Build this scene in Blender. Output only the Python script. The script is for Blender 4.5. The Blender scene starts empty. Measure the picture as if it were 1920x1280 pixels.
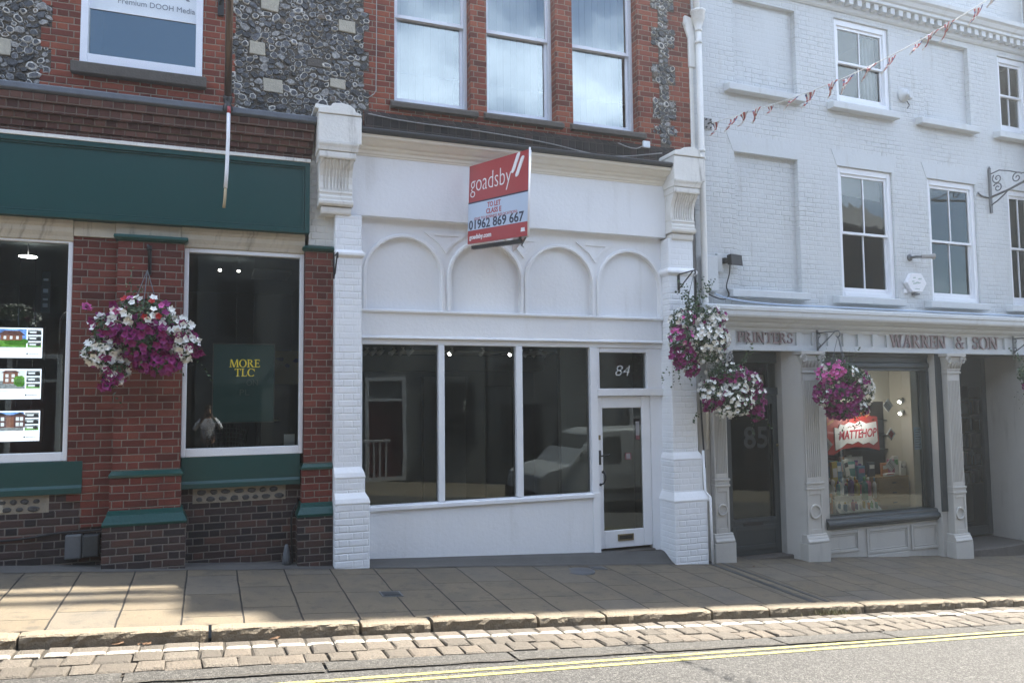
import bpy, math, random
from mathutils import Vector, Matrix
R = math.radians
rnd = random.Random(7)
S = bpy.context.scene
COL = S.collection

# ------------------------------------------------------------------ camera
CAM = Vector((0.0, -9.753, 1.98))
def cam_axes(yaw, pitch, roll):
    f = Vector((math.sin(yaw)*math.cos(pitch), math.cos(yaw)*math.cos(pitch), math.sin(pitch)))
    r0 = Vector((math.cos(yaw), -math.sin(yaw), 0)); u0 = r0.cross(f)
    r = r0*math.cos(roll)+u0*math.sin(roll); u = r.cross(f)
    return r, u, f
_r, _u, _f = cam_axes(R(21.3), R(4.1), R(-0.6))
cd = bpy.data.cameras.new('camera'); cam = bpy.data.objects.new('camera', cd); COL.objects.link(cam)
cd.sensor_width = 36; cd.lens = 1460/1920*36; cd.clip_end = 500; cd.clip_start = 0.05
m = Matrix((( _r.x, _u.x, -_f.x, CAM.x), (_r.y, _u.y, -_f.y, CAM.y), (_r.z, _u.z, -_f.z, CAM.z), (0, 0, 0, 1)))
cam.matrix_world = m
S.camera = cam

# ------------------------------------------------------------------ world, sun, exposure
SUN_EL, SUN_PHI = 54.0, 7.0            # elevation; degrees behind the frontage line
az = 90-SUN_PHI
W = bpy.data.worlds.new("World"); S.world = W; W.use_nodes = True
wn, wl = W.node_tree.nodes, W.node_tree.links
bg = wn['Background']; bg.inputs['Strength'].default_value = 0.06
sky = wn.new('ShaderNodeTexSky'); sky.sky_type = 'NISHITA'; sky.sun_disc = False
sky.sun_elevation = R(SUN_EL); sky.sun_rotation = R(az); sky.air_density = 1.0; sky.dust_density = 0.5; sky.ozone_density = 3.5
# broken cloud over the blue
tcw = wn.new('ShaderNodeTexCoord'); mpw = wn.new('ShaderNodeMapping'); mpw.inputs['Scale'].default_value = (1, 1, 1.9)
nzw = wn.new('ShaderNodeTexNoise'); nzw.inputs['Scale'].default_value = 2.6; nzw.inputs['Detail'].default_value = 7
rpw = wn.new('ShaderNodeValToRGB'); rpw.color_ramp.elements[0].position = .49; rpw.color_ramp.elements[1].position = .66
mxw = wn.new('ShaderNodeMix'); mxw.data_type = 'RGBA'; mxw.inputs[7].default_value = (13.5, 15.3, 18.3, 1)
wl.new(tcw.outputs['Generated'], mpw.inputs[0]); wl.new(mpw.outputs[0], nzw.inputs['Vector']); wl.new(nzw.outputs['Fac'], rpw.inputs[0])
wl.new(rpw.outputs[0], mxw.inputs[0]); wl.new(sky.outputs[0], mxw.inputs[6]); wl.new(mxw.outputs[2], bg.inputs['Color'])

sd = bpy.data.lights.new('sun', 'SUN'); sd.energy = 5.0; sd.angle = R(0.53); sd.color = (1, .93, .82)
sun = bpy.data.objects.new('sun', sd); COL.objects.link(sun)
SUNDIR = Vector((math.cos(R(SUN_PHI))*math.cos(R(SUN_EL)), math.sin(R(SUN_PHI))*math.cos(R(SUN_EL)), math.sin(R(SUN_EL))))
sun.rotation_euler = SUNDIR.to_track_quat('Z', 'Y').to_euler(); sun.location = (20, 3, 25)
S.view_settings.view_transform = 'Standard'; S.view_settings.look = 'None'
S.view_settings.exposure = 2.36; S.view_settings.gamma = 1
S.cycles.use_denoising = True
VEIL_DENSITY = .0042
S.cycles.max_bounces = 8; S.cycles.diffuse_bounces = 4; S.cycles.glossy_bounces = 4
S.cycles.transparent_max_bounces = 16; S.cycles.transmission_bounces = 4
S.cycles.caustics_reflective = False; S.cycles.caustics_refractive = False

# ------------------------------------------------------------------ frames: W = main frontage, G = grey building (turned 1.5 degrees)
GA = R(1.5); GP = Vector((6.8, 0, 0))
def G2W(u, v, z):
    return Vector((GP.x+u*math.cos(GA)-v*math.sin(GA), GP.y+u*math.sin(GA)+v*math.cos(GA), z))
def gz(x, y):                           # the street falls to the right
    if y > -2.5: return .12-.075*x+.03*y
    if y > -8.0: return -.04-.075*x+.02*min(abs(y+2.5), abs(y+8.0))
    return .06-.075*x+.02*(y+8)*-1

# ------------------------------------------------------------------ mesh builder
class MB:
    def __init__(s): s.v = []; s.f = []; s.m = []; s.smooth = []
    def add(s, vs, fs, mi=0, sm=False):
        b = len(s.v); s.v += [tuple(p) for p in vs]
        for f in fs: s.f.append([b+i for i in f]); s.m.append(mi); s.smooth.append(sm)
        return s
    def box(s, x0, x1, y0, y1, z0, z1, mi=0):
        x0, x1 = min(x0, x1), max(x0, x1); y0, y1 = min(y0, y1), max(y0, y1); z0, z1 = min(z0, z1), max(z0, z1)
        vs = [(x0,y0,z0),(x1,y0,z0),(x1,y1,z0),(x0,y1,z0),(x0,y0,z1),(x1,y0,z1),(x1,y1,z1),(x0,y1,z1)]
        return s.add(vs, [(0,3,2,1),(4,5,6,7),(0,1,5,4),(1,2,6,5),(2,3,7,6),(3,0,4,7)], mi)
    def hexa(s, p, mi=0):              # eight corners, bottom ring then top ring
        return s.add(p, [(0,3,2,1),(4,5,6,7),(0,1,5,4),(1,2,6,5),(2,3,7,6),(3,0,4,7)], mi)
    def quad(s, a, b, c, d, mi=0): return s.add([a, b, c, d], [(0,1,2,3)], mi)
    def prof_x(s, pts, x0, x1, mi=0, sm=False):   # (y,z) outline swept along x
        n = len(pts); vs = [(x0, y, z) for y, z in pts]+[(x1, y, z) for y, z in pts]
        fs = [(i, (i+1) % n, n+(i+1) % n, n+i) for i in range(n)]
        s.add(vs, fs, mi, sm); b = len(s.v)-2*n
        s.f.append([b+i for i in range(n)][::-1]); s.m.append(mi); s.smooth.append(False)
        s.f.append([b+n+i for i in range(n)]); s.m.append(mi); s.smooth.append(False)
        return s
    def prof_z(s, pts, z0, z1, mi=0, top=None):   # (x,y) outline swept upward
        n = len(pts); t = top or pts
        vs = [(x, y, z0) for x, y in pts]+[(x, y, z1) for x, y in t]
        s.add(vs, [(i, (i+1) % n, n+(i+1) % n, n+i) for i in range(n)]+[tuple(range(n))[::-1], tuple(range(n, 2*n))], mi); return s
    def prof_y(s, pts, y0, y1, mi=0):             # (x,z) outline swept in depth
        n = len(pts); vs = [(x, y0, z) for x, z in pts]+[(x, y1, z) for x, z in pts]
        s.add(vs, [(i, (i+1) % n, n+(i+1) % n, n+i) for i in range(n)]+[tuple(range(n))[::-1], tuple(range(n, 2*n))], mi); return s
    def tube(s, path, r, n=8, mi=0, caps=True):
        path = [Vector(p) for p in path]; rr = r if isinstance(r, (list, tuple)) else [r]*len(path)
        vs = []; prev = None
        for i, p in enumerate(path):
            d = (path[min(i+1, len(path)-1)]-path[max(i-1, 0)])
            d = d.normalized() if d.length > 1e-9 else Vector((0, 0, 1))
            a = prev if prev is not None else (Vector((0, 0, 1)) if abs(d.z) < .9 else Vector((1, 0, 0)))
            a = (a-d*a.dot(d)).normalized(); prev = a; b = d.cross(a)
            for k in range(n):
                t = 2*math.pi*k/n; vs.append(p+(a*math.cos(t)+b*math.sin(t))*rr[i])
        fs = [(i*n+k, i*n+(k+1) % n, (i+1)*n+(k+1) % n, (i+1)*n+k) for i in range(len(path)-1) for k in range(n)]
        s.add(vs, fs, mi, True)
        if caps:
            b = len(s.v)-len(vs)
            s.f.append([b+k for k in range(n)][::-1]); s.m.append(mi); s.smooth.append(False)
            s.f.append([b+(len(path)-1)*n+k for k in range(n)]); s.m.append(mi); s.smooth.append(False)
        return s
    def lathe(s, prof, c, n=16, mi=0, axis='z'):  # (r, h) profile
        vs = []
        for r_, h in prof:
            for k in range(n):
                t = 2*math.pi*k/n
                if axis == 'z': vs.append((c[0]+r_*math.cos(t), c[1]+r_*math.sin(t), c[2]+h))
                else: vs.append((c[0]+r_*math.cos(t), c[1]-h, c[2]+r_*math.sin(t)))
        fs = [(i*n+k, i*n+(k+1) % n, (i+1)*n+(k+1) % n, (i+1)*n+k) for i in range(len(prof)-1) for k in range(n)]
        s.add(vs, fs, mi, True); b = len(s.v)-len(vs)
        s.f.append([b+k for k in range(n)][::-1]); s.m.append(mi); s.smooth.append(False)
        s.f.append([b+(len(prof)-1)*n+k for k in range(n)]); s.m.append(mi); s.smooth.append(False)
        return s
    def wall(s, x0, x1, z0, z1, y, depth, holes, mi=0, mr=None):
        """front face at y with rectangular holes; reveals run back by depth"""
        mr = mi if mr is None else mr
        xs = sorted({x0, x1, *[min(max(h[i], x0), x1) for h in holes for i in (0, 1)]})
        zs = sorted({z0, z1, *[min(max(h[i], z0), z1) for h in holes for i in (2, 3)]})
        for i in range(len(xs)-1):
            for j in range(len(zs)-1):
                cx, cz = (xs[i]+xs[i+1])/2, (zs[j]+zs[j+1])/2
                if any(h[0] < cx < h[1] and h[2] < cz < h[3] for h in holes): continue
                s.quad((xs[i],y,zs[j]), (xs[i+1],y,zs[j]), (xs[i+1],y,zs[j+1]), (xs[i],y,zs[j+1]), mi)
        for a, b, c, d in holes:
            yb = y+depth
            s.quad((a,y,c), (a,yb,c), (a,yb,d), (a,y,d), mr); s.quad((b,yb,c), (b,y,c), (b,y,d), (b,yb,d), mr)
            s.quad((a,y,d), (a,yb,d), (b,yb,d), (b,y,d), mr); s.quad((a,yb,c), (a,y,c), (b,y,c), (b,yb,c), mr)
        return s
    def frame(s, x0, x1, z0, z1, y0, y1, w, wb=None, wt=None, mi=0):
        wb = w if wb is None else wb; wt = w if wt is None else wt
        s.box(x0, x0+w, y0, y1, z0, z1, mi); s.box(x1-w, x1, y0, y1, z0, z1, mi)
        s.box(x0+w, x1-w, y0, y1, z0, z0+wb, mi); s.box(x0+w, x1-w, y0, y1, z1-wt, z1, mi); return s
    def room(s, x0, x1, y0, y1, z0, z1, mi=0, mf=None, mc=None):
        s.quad((x0,y1,z0), (x1,y1,z0), (x1,y1,z1), (x0,y1,z1), mi)
        s.quad((x0,y0,z0), (x0,y1,z0), (x0,y1,z1), (x0,y0,z1), mi); s.quad((x1,y1,z0), (x1,y0,z0), (x1,y0,z1), (x1,y1,z1), mi)
        s.quad((x0,y0,z0), (x1,y0,z0), (x1,y1,z0), (x0,y1,z0), mi if mf is None else mf); s.quad((x0,y1,z1), (x1,y1,z1), (x1,y0,z1), (x0,y0,z1), mi if mc is None else mc)
        return s

_roots = {}
def thing(name, label, cat, loc=(0, 0, 0), fr='W', group=None, kind=None):
    o = bpy.data.objects.new(name, None); COL.objects.link(o); o.empty_display_size = .2
    _place(o, loc, fr); o['label'] = label; o['category'] = cat
    if group: o['group'] = group
    if kind: o['kind'] = kind
    _roots[o.name] = Vector(loc)
    return o
def _place(o, loc, fr):
    if fr == 'G': o.location = G2W(*loc); o.rotation_euler = (0, 0, GA)
    else: o.location = loc
def part(name, mb, mats, root, parent=None, bevel=0, seg=1, label=None, kind=None):
    """vertices are given in the root's frame (W or G) and stored relative to the root"""
    off = _roots[root.name]
    me = bpy.data.meshes.new(name)
    me.from_pydata([(x-off.x, y-off.y, z-off.z) for x, y, z in mb.v], [], mb.f)
    for mt in (mats if isinstance(mats, (list, tuple)) else [mats]): me.materials.append(mt)
    me.polygons.foreach_set('material_index', mb.m); me.polygons.foreach_set('use_smooth', mb.smooth); me.update()
    o = bpy.data.objects.new(name, me); COL.objects.link(o); o.parent = parent or root
    if bevel:
        b = o.modifiers.new('bevel', 'BEVEL'); b.width = bevel; b.segments = seg; b.limit_method = 'ANGLE'; b.angle_limit = R(40)
    if label: o['label'] = label
    if kind: o['kind'] = kind
    return o
def single(name, mb, mats, label=None, cat=None, loc=(0, 0, 0), fr='W', group=None, kind=None, bevel=0, seg=1):
    me = bpy.data.meshes.new(name)
    me.from_pydata([(x-loc[0], y-loc[1], z-loc[2]) for x, y, z in mb.v], [], mb.f)
    for mt in (mats if isinstance(mats, (list, tuple)) else [mats]): me.materials.append(mt)
    me.polygons.foreach_set('material_index', mb.m); me.polygons.foreach_set('use_smooth', mb.smooth); me.update()
    o = bpy.data.objects.new(name, me); COL.objects.link(o); _place(o, loc, fr)
    if bevel:
        b = o.modifiers.new('bevel', 'BEVEL'); b.width = bevel; b.segments = seg; b.limit_method = 'ANGLE'; b.angle_limit = R(40)
    if label: o['label'] = label
    if cat: o['category'] = cat
    if group: o['group'] = group
    if kind: o['kind'] = kind
    return o

# ------------------------------------------------------------------ materials
class NT:
    def __init__(s, name):
        s.mat = bpy.data.materials.new(name); s.mat.use_nodes = True
        s.n = s.mat.node_tree.nodes; s.l = s.mat.node_tree.links; s.b = s.n['Principled BSDF']; s.out = s.n['Material Output']
    def new(s, t, **kw):
        nd = s.n.new(t)
        for k, v in kw.items(): setattr(nd, k, v)
        return nd
    def put(s, sock, v):
        if isinstance(v, bpy.types.NodeSocket): s.l.new(v, sock)
        else: sock.default_value = v
    def math(s, op, a, b=0, c=None, clamp=False):
        nd = s.new('ShaderNodeMath', operation=op, use_clamp=clamp); s.put(nd.inputs[0], a); s.put(nd.inputs[1], b)
        if c is not None: s.put(nd.inputs[2], c)
        return nd.outputs[0]
    def mix(s, fac, a, b, mode='MIX'):
        nd = s.new('ShaderNodeMix', data_type='RGBA', blend_type=mode); s.put(nd.inputs[0], fac); s.put(nd.inputs[6], c4(a)); s.put(nd.inputs[7], c4(b)); return nd.outputs[2]
    def noise(s, vec, scale, detail=4, rough=.55):
        nd = s.new('ShaderNodeTexNoise'); s.put(nd.inputs['Vector'], vec); nd.inputs['Scale'].default_value = scale; nd.inputs['Detail'].default_value = detail; nd.inputs['Roughness'].default_value = rough; return nd.outputs['Fac']
    def ramp(s, fac, stops):
        nd = s.new('ShaderNodeValToRGB'); cr = nd.color_ramp
        while len(cr.elements) < len(stops): cr.elements.new(.5)
        for e, (p, c) in zip(cr.elements, stops): e.position = p; e.color = c4(c) if not isinstance(c, float) else (c, c, c, 1)
        s.put(nd.inputs[0], fac); return nd.outputs[0]
    def step(s, v, a, b):              # smooth 0..1 between a and b
        nd = s.new('ShaderNodeMapRange', interpolation_type='SMOOTHSTEP'); s.put(nd.inputs[0], v); nd.inputs[1].default_value = a; nd.inputs[2].default_value = b; return nd.outputs[0]
    def comb(s, x, y, z=0):
        nd = s.new('ShaderNodeCombineXYZ'); s.put(nd.inputs[0], x); s.put(nd.inputs[1], y); s.put(nd.inputs[2], z); return nd.outputs[0]
    def pos(s):
        g = s.new('ShaderNodeNewGeometry'); sp = s.new('ShaderNodeSeparateXYZ'); s.l.new(g.outputs['Position'], sp.inputs[0]); return g.outputs['Position'], sp.outputs[0], sp.outputs[1], sp.outputs[2]
    def bump(s, h, dist=.01, strength=1.0):
        nd = s.new('ShaderNodeBump'); nd.inputs['Distance'].default_value = dist; nd.inputs['Strength'].default_value = strength; s.put(nd.inputs['Height'], h); s.l.new(nd.outputs[0], s.b.inputs['Normal'])
    def white(s, x, y):
        nd = s.new('ShaderNodeTexWhiteNoise', noise_dimensions='2D'); s.l.new(s.comb(x, y), nd.inputs['Vector']); return nd.outputs['Value']
def c4(c): return c if isinstance(c, bpy.types.NodeSocket) else (c[0], c[1], c[2], 1.0)
def mul(c, k): return tuple(min(1, a*k) for a in c)

def plain(name, col, rough=.6, metal=0.0, var=.12, nscale=6, bump=.0, bscale=60, spec=.5, dirt=None):
    t = NT(name); p, x, y, z = t.pos()
    n = t.noise(p, nscale, 5)
    c = t.mix(n, mul(col, 1-var), mul(col, 1+var))
    if dirt:                            # (colour, amount, streaky scale)
        st = t.noise(t.comb(t.math('MULTIPLY', t.math('ADD', x, y), 9), t.math('MULTIPLY', z, 1.2), 0), dirt[2], 6, .65)
        c = t.mix(t.math('MULTIPLY', t.step(st, .52, .72), dirt[1]), c, dirt[0])
    t.put(t.b.inputs['Base Color'], c); t.b.inputs['Roughness'].default_value = rough; t.b.inputs['Metallic'].default_value = metal
    t.b.inputs['Specular IOR Level'].default_value = spec
    if bump: t.bump(t.noise(p, bscale, 4), bump)
    return t.mat
def emit(name, col, strength=1.0, grain=0):
    t = NT(name)
    if grain:
        p, x, y, z = t.pos(); t.put(t.b.inputs['Emission Color'], t.mix(t.step(t.noise(p, grain, 5, .7), .35, .65), mul(col, .35), mul(col, 1.5))); t.b.inputs['Emission Strength'].default_value = strength; t.b.inputs['Base Color'].default_value = c4(mul(col, .8)); return t.mat
    t.b.inputs['Base Color'].default_value = c4(mul(col, .8)); t.b.inputs['Base Color'].default_value = c4(mul(col, .8)); t.b.inputs['Emission Color'].default_value = c4(col); t.b.inputs['Emission Strength'].default_value = strength; return t.mat

def brick(name, stops, mortar, h=.082, jw=.006, paint=None, rough=.85, bond='flemish', relief=.006, soot=None, P=.345, joint_shade=.8):
    """brickwork in the wall's own metres: courses along z, lengths along x+y"""
    t = NT(name); p, x, y, z = t.pos()
    w1 = t.math('MULTIPLY', t.math('SUBTRACT', t.noise(p, 7, 2), .5), .012); w2 = t.math('MULTIPLY', t.math('SUBTRACT', t.noise(p, 23, 2), .5), .008)
    u = t.math('ADD', t.math('ADD', x, y), w2); zz = t.math('ADD', z, w1)
    v = t.math('DIVIDE', zz, h); row = t.math('FLOOR', v); fv = t.math('MULTIPLY', t.math('SUBTRACT', v, row), h)
    par = t.math('FLOORED_MODULO', row, 2)
    if bond == 'flemish':
        up = t.math('ADD', t.math('DIVIDE', u, P), t.math('MULTIPLY', par, .5)); cell = t.math('FLOOR', up); fx = t.math('SUBTRACT', up, cell)
        hd = t.math('GREATER_THAN', fx, .665)
        lx = t.math('MULTIPLY', t.math('SUBTRACT', fx, t.math('MULTIPLY', hd, .665)), P)
        ww = t.math('MULTIPLY', t.math('SUBTRACT', .665, t.math('MULTIPLY', hd, .33)), P)
        cid = t.math('ADD', t.math('MULTIPLY', cell, 2), hd)
    elif bond == 'stack':               # soldier course
        up = t.math('DIVIDE', u, .11); cid = t.math('FLOOR', up); lx = t.math('MULTIPLY', t.math('SUBTRACT', up, cid), .11); ww = .11
    else:
        up = t.math('ADD', t.math('DIVIDE', u, .232), t.math('MULTIPLY', par, .5)); cid = t.math('FLOOR', up); lx = t.math('MULTIPLY', t.math('SUBTRACT', up, cid), .232); ww = .232
    du = t.math('MINIMUM', lx, t.math('SUBTRACT', ww, lx)); dv = t.math('MINIMUM', fv, t.math('SUBTRACT', h, fv))
    d = t.math('MINIMUM', du, dv); face = t.step(d, jw*.55, jw*1.25)
    rn = t.white(cid, row)
    grain = t.noise(p, 55, 5, .6); big = t.noise(p, 1.6, 4)
    if paint:
        c = t.mix(t.noise(p, 3, 5), mul(paint, .94), mul(paint, 1.04))
        c = t.mix(t.math('MULTIPLY', t.math('SUBTRACT', 1, face), t.math('MULTIPLY', t.step(t.noise(p, 11, 3), .45, .7), t.step(t.noise(p, 1.1, 3), .35, .62))), c, mul(paint, joint_shade))  # shade of the joints put into the paint colour
        if soot:
            st = t.noise(t.comb(t.math('MULTIPLY', t.math('ADD', x, y), 9), t.math('MULTIPLY', z, 1.3), 0), .8, 6, .65)
            c = t.mix(t.math('MULTIPLY', t.step(st, .55, .75), soot[1]), c, soot[0])
    else:
        bc = t.ramp(t.math('ADD', t.math('MULTIPLY', rn, .8), t.math('MULTIPLY', grain, .2)), stops)
        bc = t.mix(t.math('MULTIPLY', t.step(grain, .5, .75), .35), bc, mul(stops[0][1], .6))
        mc = t.mix(grain, mul(mortar, .7), mul(mortar, 1.15))
        c = t.mix(face, mc, bc)
        c = t.mix(t.step(big, .45, .75), c, t.mix(.35, c, (.02, .018, .017)))
    t.put(t.b.inputs['Base Color'], c); t.b.inputs['Roughness'].default_value = rough; t.b.inputs['Specular IOR Level'].default_value = .25 if not paint else .4
    crisp = t.math('ADD', .25, t.math('MULTIPLY', t.step(t.noise(p, 1.1, 3), .35, .62), .75)) if paint else 1.0
    hgt = t.math('ADD', t.math('MULTIPLY', t.math('MULTIPLY', t.step(d, jw*.3, jw*2.2), crisp), t.math('ADD', .6, t.math('MULTIPLY', t.noise(p, 9, 2), .8))), t.math('MULTIPLY', grain, .35))
    t.bump(hgt, relief)
    return t.mat

def flintwork(name):
    t = NT(name); p, x, y, z = t.pos()
    u = t.math('ADD', x, y)
    wv = t.new('ShaderNodeTexNoise'); wv.inputs['Scale'].default_value = 9; wv.inputs['Detail'].default_value = 3; t.l.new(p, wv.inputs['Vector'])
    vm = t.new('ShaderNodeVectorMath', operation='MULTIPLY_ADD'); t.l.new(wv.outputs['Color'], vm.inputs[0]); vm.inputs[1].default_value = (.075, .075, 0)
    t.l.new(t.comb(u, t.math('MULTIPLY', z, 1.12)), vm.inputs[2])
    SC = 13.5
    va = t.new('ShaderNodeTexVoronoi', feature='DISTANCE_TO_EDGE', voronoi_dimensions='2D'); va.inputs['Scale'].default_value = SC; t.l.new(vm.outputs[0], va.inputs['Vector'])
    vb = t.new('ShaderNodeTexVoronoi', feature='F1', voronoi_dimensions='2D'); vb.inputs['Scale'].default_value = SC; t.l.new(vm.outputs[0], vb.inputs['Vector'])
    sp = t.new('ShaderNodeSeparateColor'); t.l.new(vb.outputs['Color'], sp.inputs[0]); r1, r2, r3 = sp.outputs[0], sp.outputs[1], sp.outputs[2]
    d = t.math('ADD', va.outputs['Distance'], t.math('MULTIPLY', t.math('SUBTRACT', t.noise(p, 42, 3), .5), .09))
    gap = t.math('ADD', .035, t.math('MULTIPLY', r3, .07))
    stone = t.step(t.math('SUBTRACT', d, gap), 0, .025)
    rimw = t.math('ADD', .03, t.math('MULTIPLY', r1, .07))
    rim = t.math('MULTIPLY', t.math('SUBTRACT', 1, t.step(t.math('SUBTRACT', t.math('SUBTRACT', d, gap), rimw), 0, .03)), t.step(r2, .12, .3))
    n1 = t.noise(p, 34, 5, .65)
    core = t.ramp(r1, [(0, (.008, .009, .012)), (.4, (.022, .025, .032)), (.66, (.07, .074, .083)), (.86, (.22, .22, .215)), (1, (.5, .48, .44))])
    core = t.mix(t.step(n1, .5, .68), core, t.mix(.5, core, (.26, .265, .28)))
    mort = t.mix(t.noise(p, 60, 4), (.05, .045, .037), (.15, .135, .11))
    rimc = t.mix(t.noise(p, 20, 3), (.46, .44, .40), (.8, .78, .74))
    c = t.mix(rim, core, rimc); c = t.mix(stone, mort, c)
    c = t.mix(t.math('MULTIPLY', t.step(t.noise(p, 1.3, 4), .5, .8), .4), c, (.05, .045, .035))
    t.put(t.b.inputs['Base Color'], c); t.put(t.b.inputs['Roughness'], t.math('SUBTRACT', .9, t.math('MULTIPLY', t.math('MULTIPLY', stone, t.math('SUBTRACT', 1, rim)), .6)))
    t.bump(t.math('ADD', t.math('MULTIPLY', t.step(d, .0, .3), 1.0), t.math('MULTIPLY', n1, .35)), .022)
    return t.mat

def glass(name, ior=1.5, tint=(1, 1, 1), wav=.0, wsc=1.5):
    t = NT(name); t.n.remove(t.b)
    fr = t.new('ShaderNodeFresnel'); fr.inputs['IOR'].default_value = ior
    gl = t.new('ShaderNodeBsdfGlossy'); gl.inputs['Roughness'].default_value = 0.0; gl.inputs['Color'].default_value = (.86, .98, 1, 1)
    tr = t.new('ShaderNodeBsdfTransparent'); tr.inputs['Color'].default_value = c4(tint)
    mx = t.new('ShaderNodeMixShader'); t.l.new(fr.outputs[0], mx.inputs[0]); t.l.new(tr.outputs[0], mx.inputs[1]); t.l.new(gl.outputs[0], mx.inputs[2]); t.l.new(mx.outputs[0], t.out.inputs['Surface'])
    if wav:
        p, x, y, z = t.pos(); bp = t.new('ShaderNodeBump'); bp.inputs['Distance'].default_value = wav; t.put(bp.inputs['Height'], t.noise(p, wsc, 2)); t.l.new(bp.outputs[0], gl.inputs['Normal'])
    return t.mat

RED = [(0, (.085, .024, .018)), (.35, (.185, .044, .029)), (.7, (.25, .063, .036)), (1, (.31, .095, .05))]
REDL = [(0, (.075, .021, .017)), (.35, (.125, .033, .025)), (.75, (.165, .043, .031)), (1, (.195, .066, .044))]
DRK = [(0, (.02, .018, .02)), (.4, (.045, .032, .032)), (.75, (.075, .043, .036)), (1, (.13, .062, .048))]
BRN = [(0, (.05, .022, .02)), (.5, (.1, .042, .034)), (1, (.15, .075, .058))]
M = {}
M['brick'] = brick('red_brick', REDL, (.22, .19, .155), jw=.0055)
M['brick_up'] = brick('red_brick_upper', RED, (.27, .22, .17), h=.078, jw=.006)
M['brick_dark'] = brick('dark_brick', DRK, (.17, .15, .13), jw=.007)
M['brick_corbel'] = brick('brown_brick', BRN, (.17, .13, .105), bond='stack', h=.095, jw=.006)
M['brick_band'] = brick('black_brick', [(0, (.012, .011, .012)), (.6, (.03, .024, .024)), (1, (.06, .035, .03))], (.06, .05, .045), bond='stack', h=.13, jw=.006)
M['flint'] = flintwork('flint')
M['white_brick'] = brick('white_painted_brick', None, None, paint=(.79, .815, .84), relief=.0055, rough=.55, joint_shade=.9)
M['white_brick_old'] = brick('old_white_painted_brick', None, None, paint=(.66, .65, .61), relief=.006, rough=.6, soot=((.2, .18, .16), .6))
M['grey_brick'] = brick('pale_grey_painted_brick', None, None, h=.078, paint=(.575, .597, .602), relief=.0065, rough=.55, joint_shade=.66, bond='flemish', soot=((.36, .35, .32), .42))
M['white'] = plain('white_paint', (.82, .835, .85), .5, var=.035, nscale=1.6, bump=.0035, bscale=22, dirt=((.5, .49, .46), .2, .55))
M['white_old'] = plain('weathered_white_paint', (.72, .71, .67), .55, var=.06, nscale=9, bump=.004, bscale=30, dirt=((.25, .23, .2), .75, .9))
M['cream'] = plain('cream_moulding_paint', (.78, .74, .65), .5, var=.05, nscale=4, bump=.002, bscale=20)
M['grey_paint'] = plain('pale_grey_paint', (.56, .585, .595), .5, var=.05, nscale=3, bump=.003, bscale=18, dirt=((.4, .39, .36), .4, .7))
M['stone_grey'] = plain('warm_grey_shopfront_paint', (.46, .45, .42), .5, var=.06, nscale=4, bump=.002, bscale=25, dirt=((.22, .2, .18), .35, .8))
M['green'] = plain('dark_green_paint', (0, .046, .044), .38, var=.08, nscale=2, bump=.0015, bscale=9)
M['green_gloss'] = plain('green_gloss_paint', (.001, .050, .042), .3, var=.12, nscale=7, bump=.004, bscale=22)
M['lintel'] = plain('buff_stone', (.50, .45, .36), .8, var=.14, nscale=9, bump=.004, bscale=40, dirt=((.17, .14, .11), .8, 1.0))
M['sill'] = plain('dark_weathered_stone', (.085, .075, .066), .85, var=.35, nscale=14, bump=.006, bscale=45)
M['block'] = plain('limestone_block', (.40, .37, .30), .85, var=.25, nscale=16, bump=.006, bscale=50)
M['lead'] = plain('lead_flashing', (.10, .115, .14), .55, var=.25, nscale=10, bump=.004, bscale=30)
M['lead_dark'] = plain('black_gutter', (.025, .027, .03), .5, var=.3, nscale=12, bump=.004, bscale=30)
M['pvc'] = plain('white_upvc', (.74, .77, .84), .35, var=.03)
M['frame_white'] = plain('white_gloss_frame', (.79, .81, .84), .35, var=.03)
M['frame_blue'] = plain('bluish_white_frame', (.62, .65, .70), .4, var=.06, nscale=10)
M['slate'] = plain('dark_slate_paint', (.032, .042, .047), .4, var=.12, nscale=5)
M['black'] = plain('black_metal', (.012, .012, .014), .45, var=.2)
M['iron'] = plain('grey_iron', (.10, .11, .12), .5, var=.2, nscale=20)
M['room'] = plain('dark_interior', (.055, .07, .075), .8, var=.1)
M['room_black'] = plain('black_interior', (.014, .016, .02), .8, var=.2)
M['room_white'] = plain('pale_interior_wall', (.20, .215, .215), .8, var=.06)
M['backing_pale'] = plain('pale_door_backing', (.42, .45, .46), .8, var=.05)
M['room_cream'] = plain('cream_interior_wall', (.62, .58, .50), .8, var=.05)
M['blind'] = plain('vertical_blind', (.8, .82, .82), .7, var=.04, nscale=4)
M['signred'] = plain('board_red', (.37, .045, .052), .35, var=.03)
M['signblue'] = plain('board_pale_blue', (.46, .55, .68), .35, var=.02)
M['signwhite'] = plain('board_white', (.8, .8, .82), .35, var=.01)
M['signnavy'] = plain('board_navy', (.012, .02, .055), .4, var=.05)
M['lettering'] = plain('dull_mauve_lettering', (.26, .195, .195), .5, var=.1)
M['chrome'] = plain('steel', (.5, .5, .52), .25, 1.0)
M['pole'] = plain('brown_pole', (.10, .065, .045), .3, .6, var=.2)
M['tan'] = plain('tan_rope', (.42, .33, .2), .7)
M['wood'] = plain('grey_weathered_timber', (.16, .155, .15), .85, var=.35, nscale=20, bump=.006)
M['glass'] = glass('shop_glass', 1.66, (.84, .90, .90), .0006, 1.2)
M['glass_up'] = glass('double_glazing', 2.7, (.9, .93, .95), .0012, 2.0)
M['glass_old'] = glass('old_sash_glass', 1.62, (.9, .93, .93), .003, 2.4)
M['gold'] = emit('glow_yellow_lettering', (.62, .50, .03), .11)  # faint glow added to lift the dim poster letters
M['lamp'] = emit('lamp_glow', (1, .95, .85), 7)
M['purple'] = plain('purple_petal', (.22, .004, .125), .55, var=.35, nscale=30)
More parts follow.
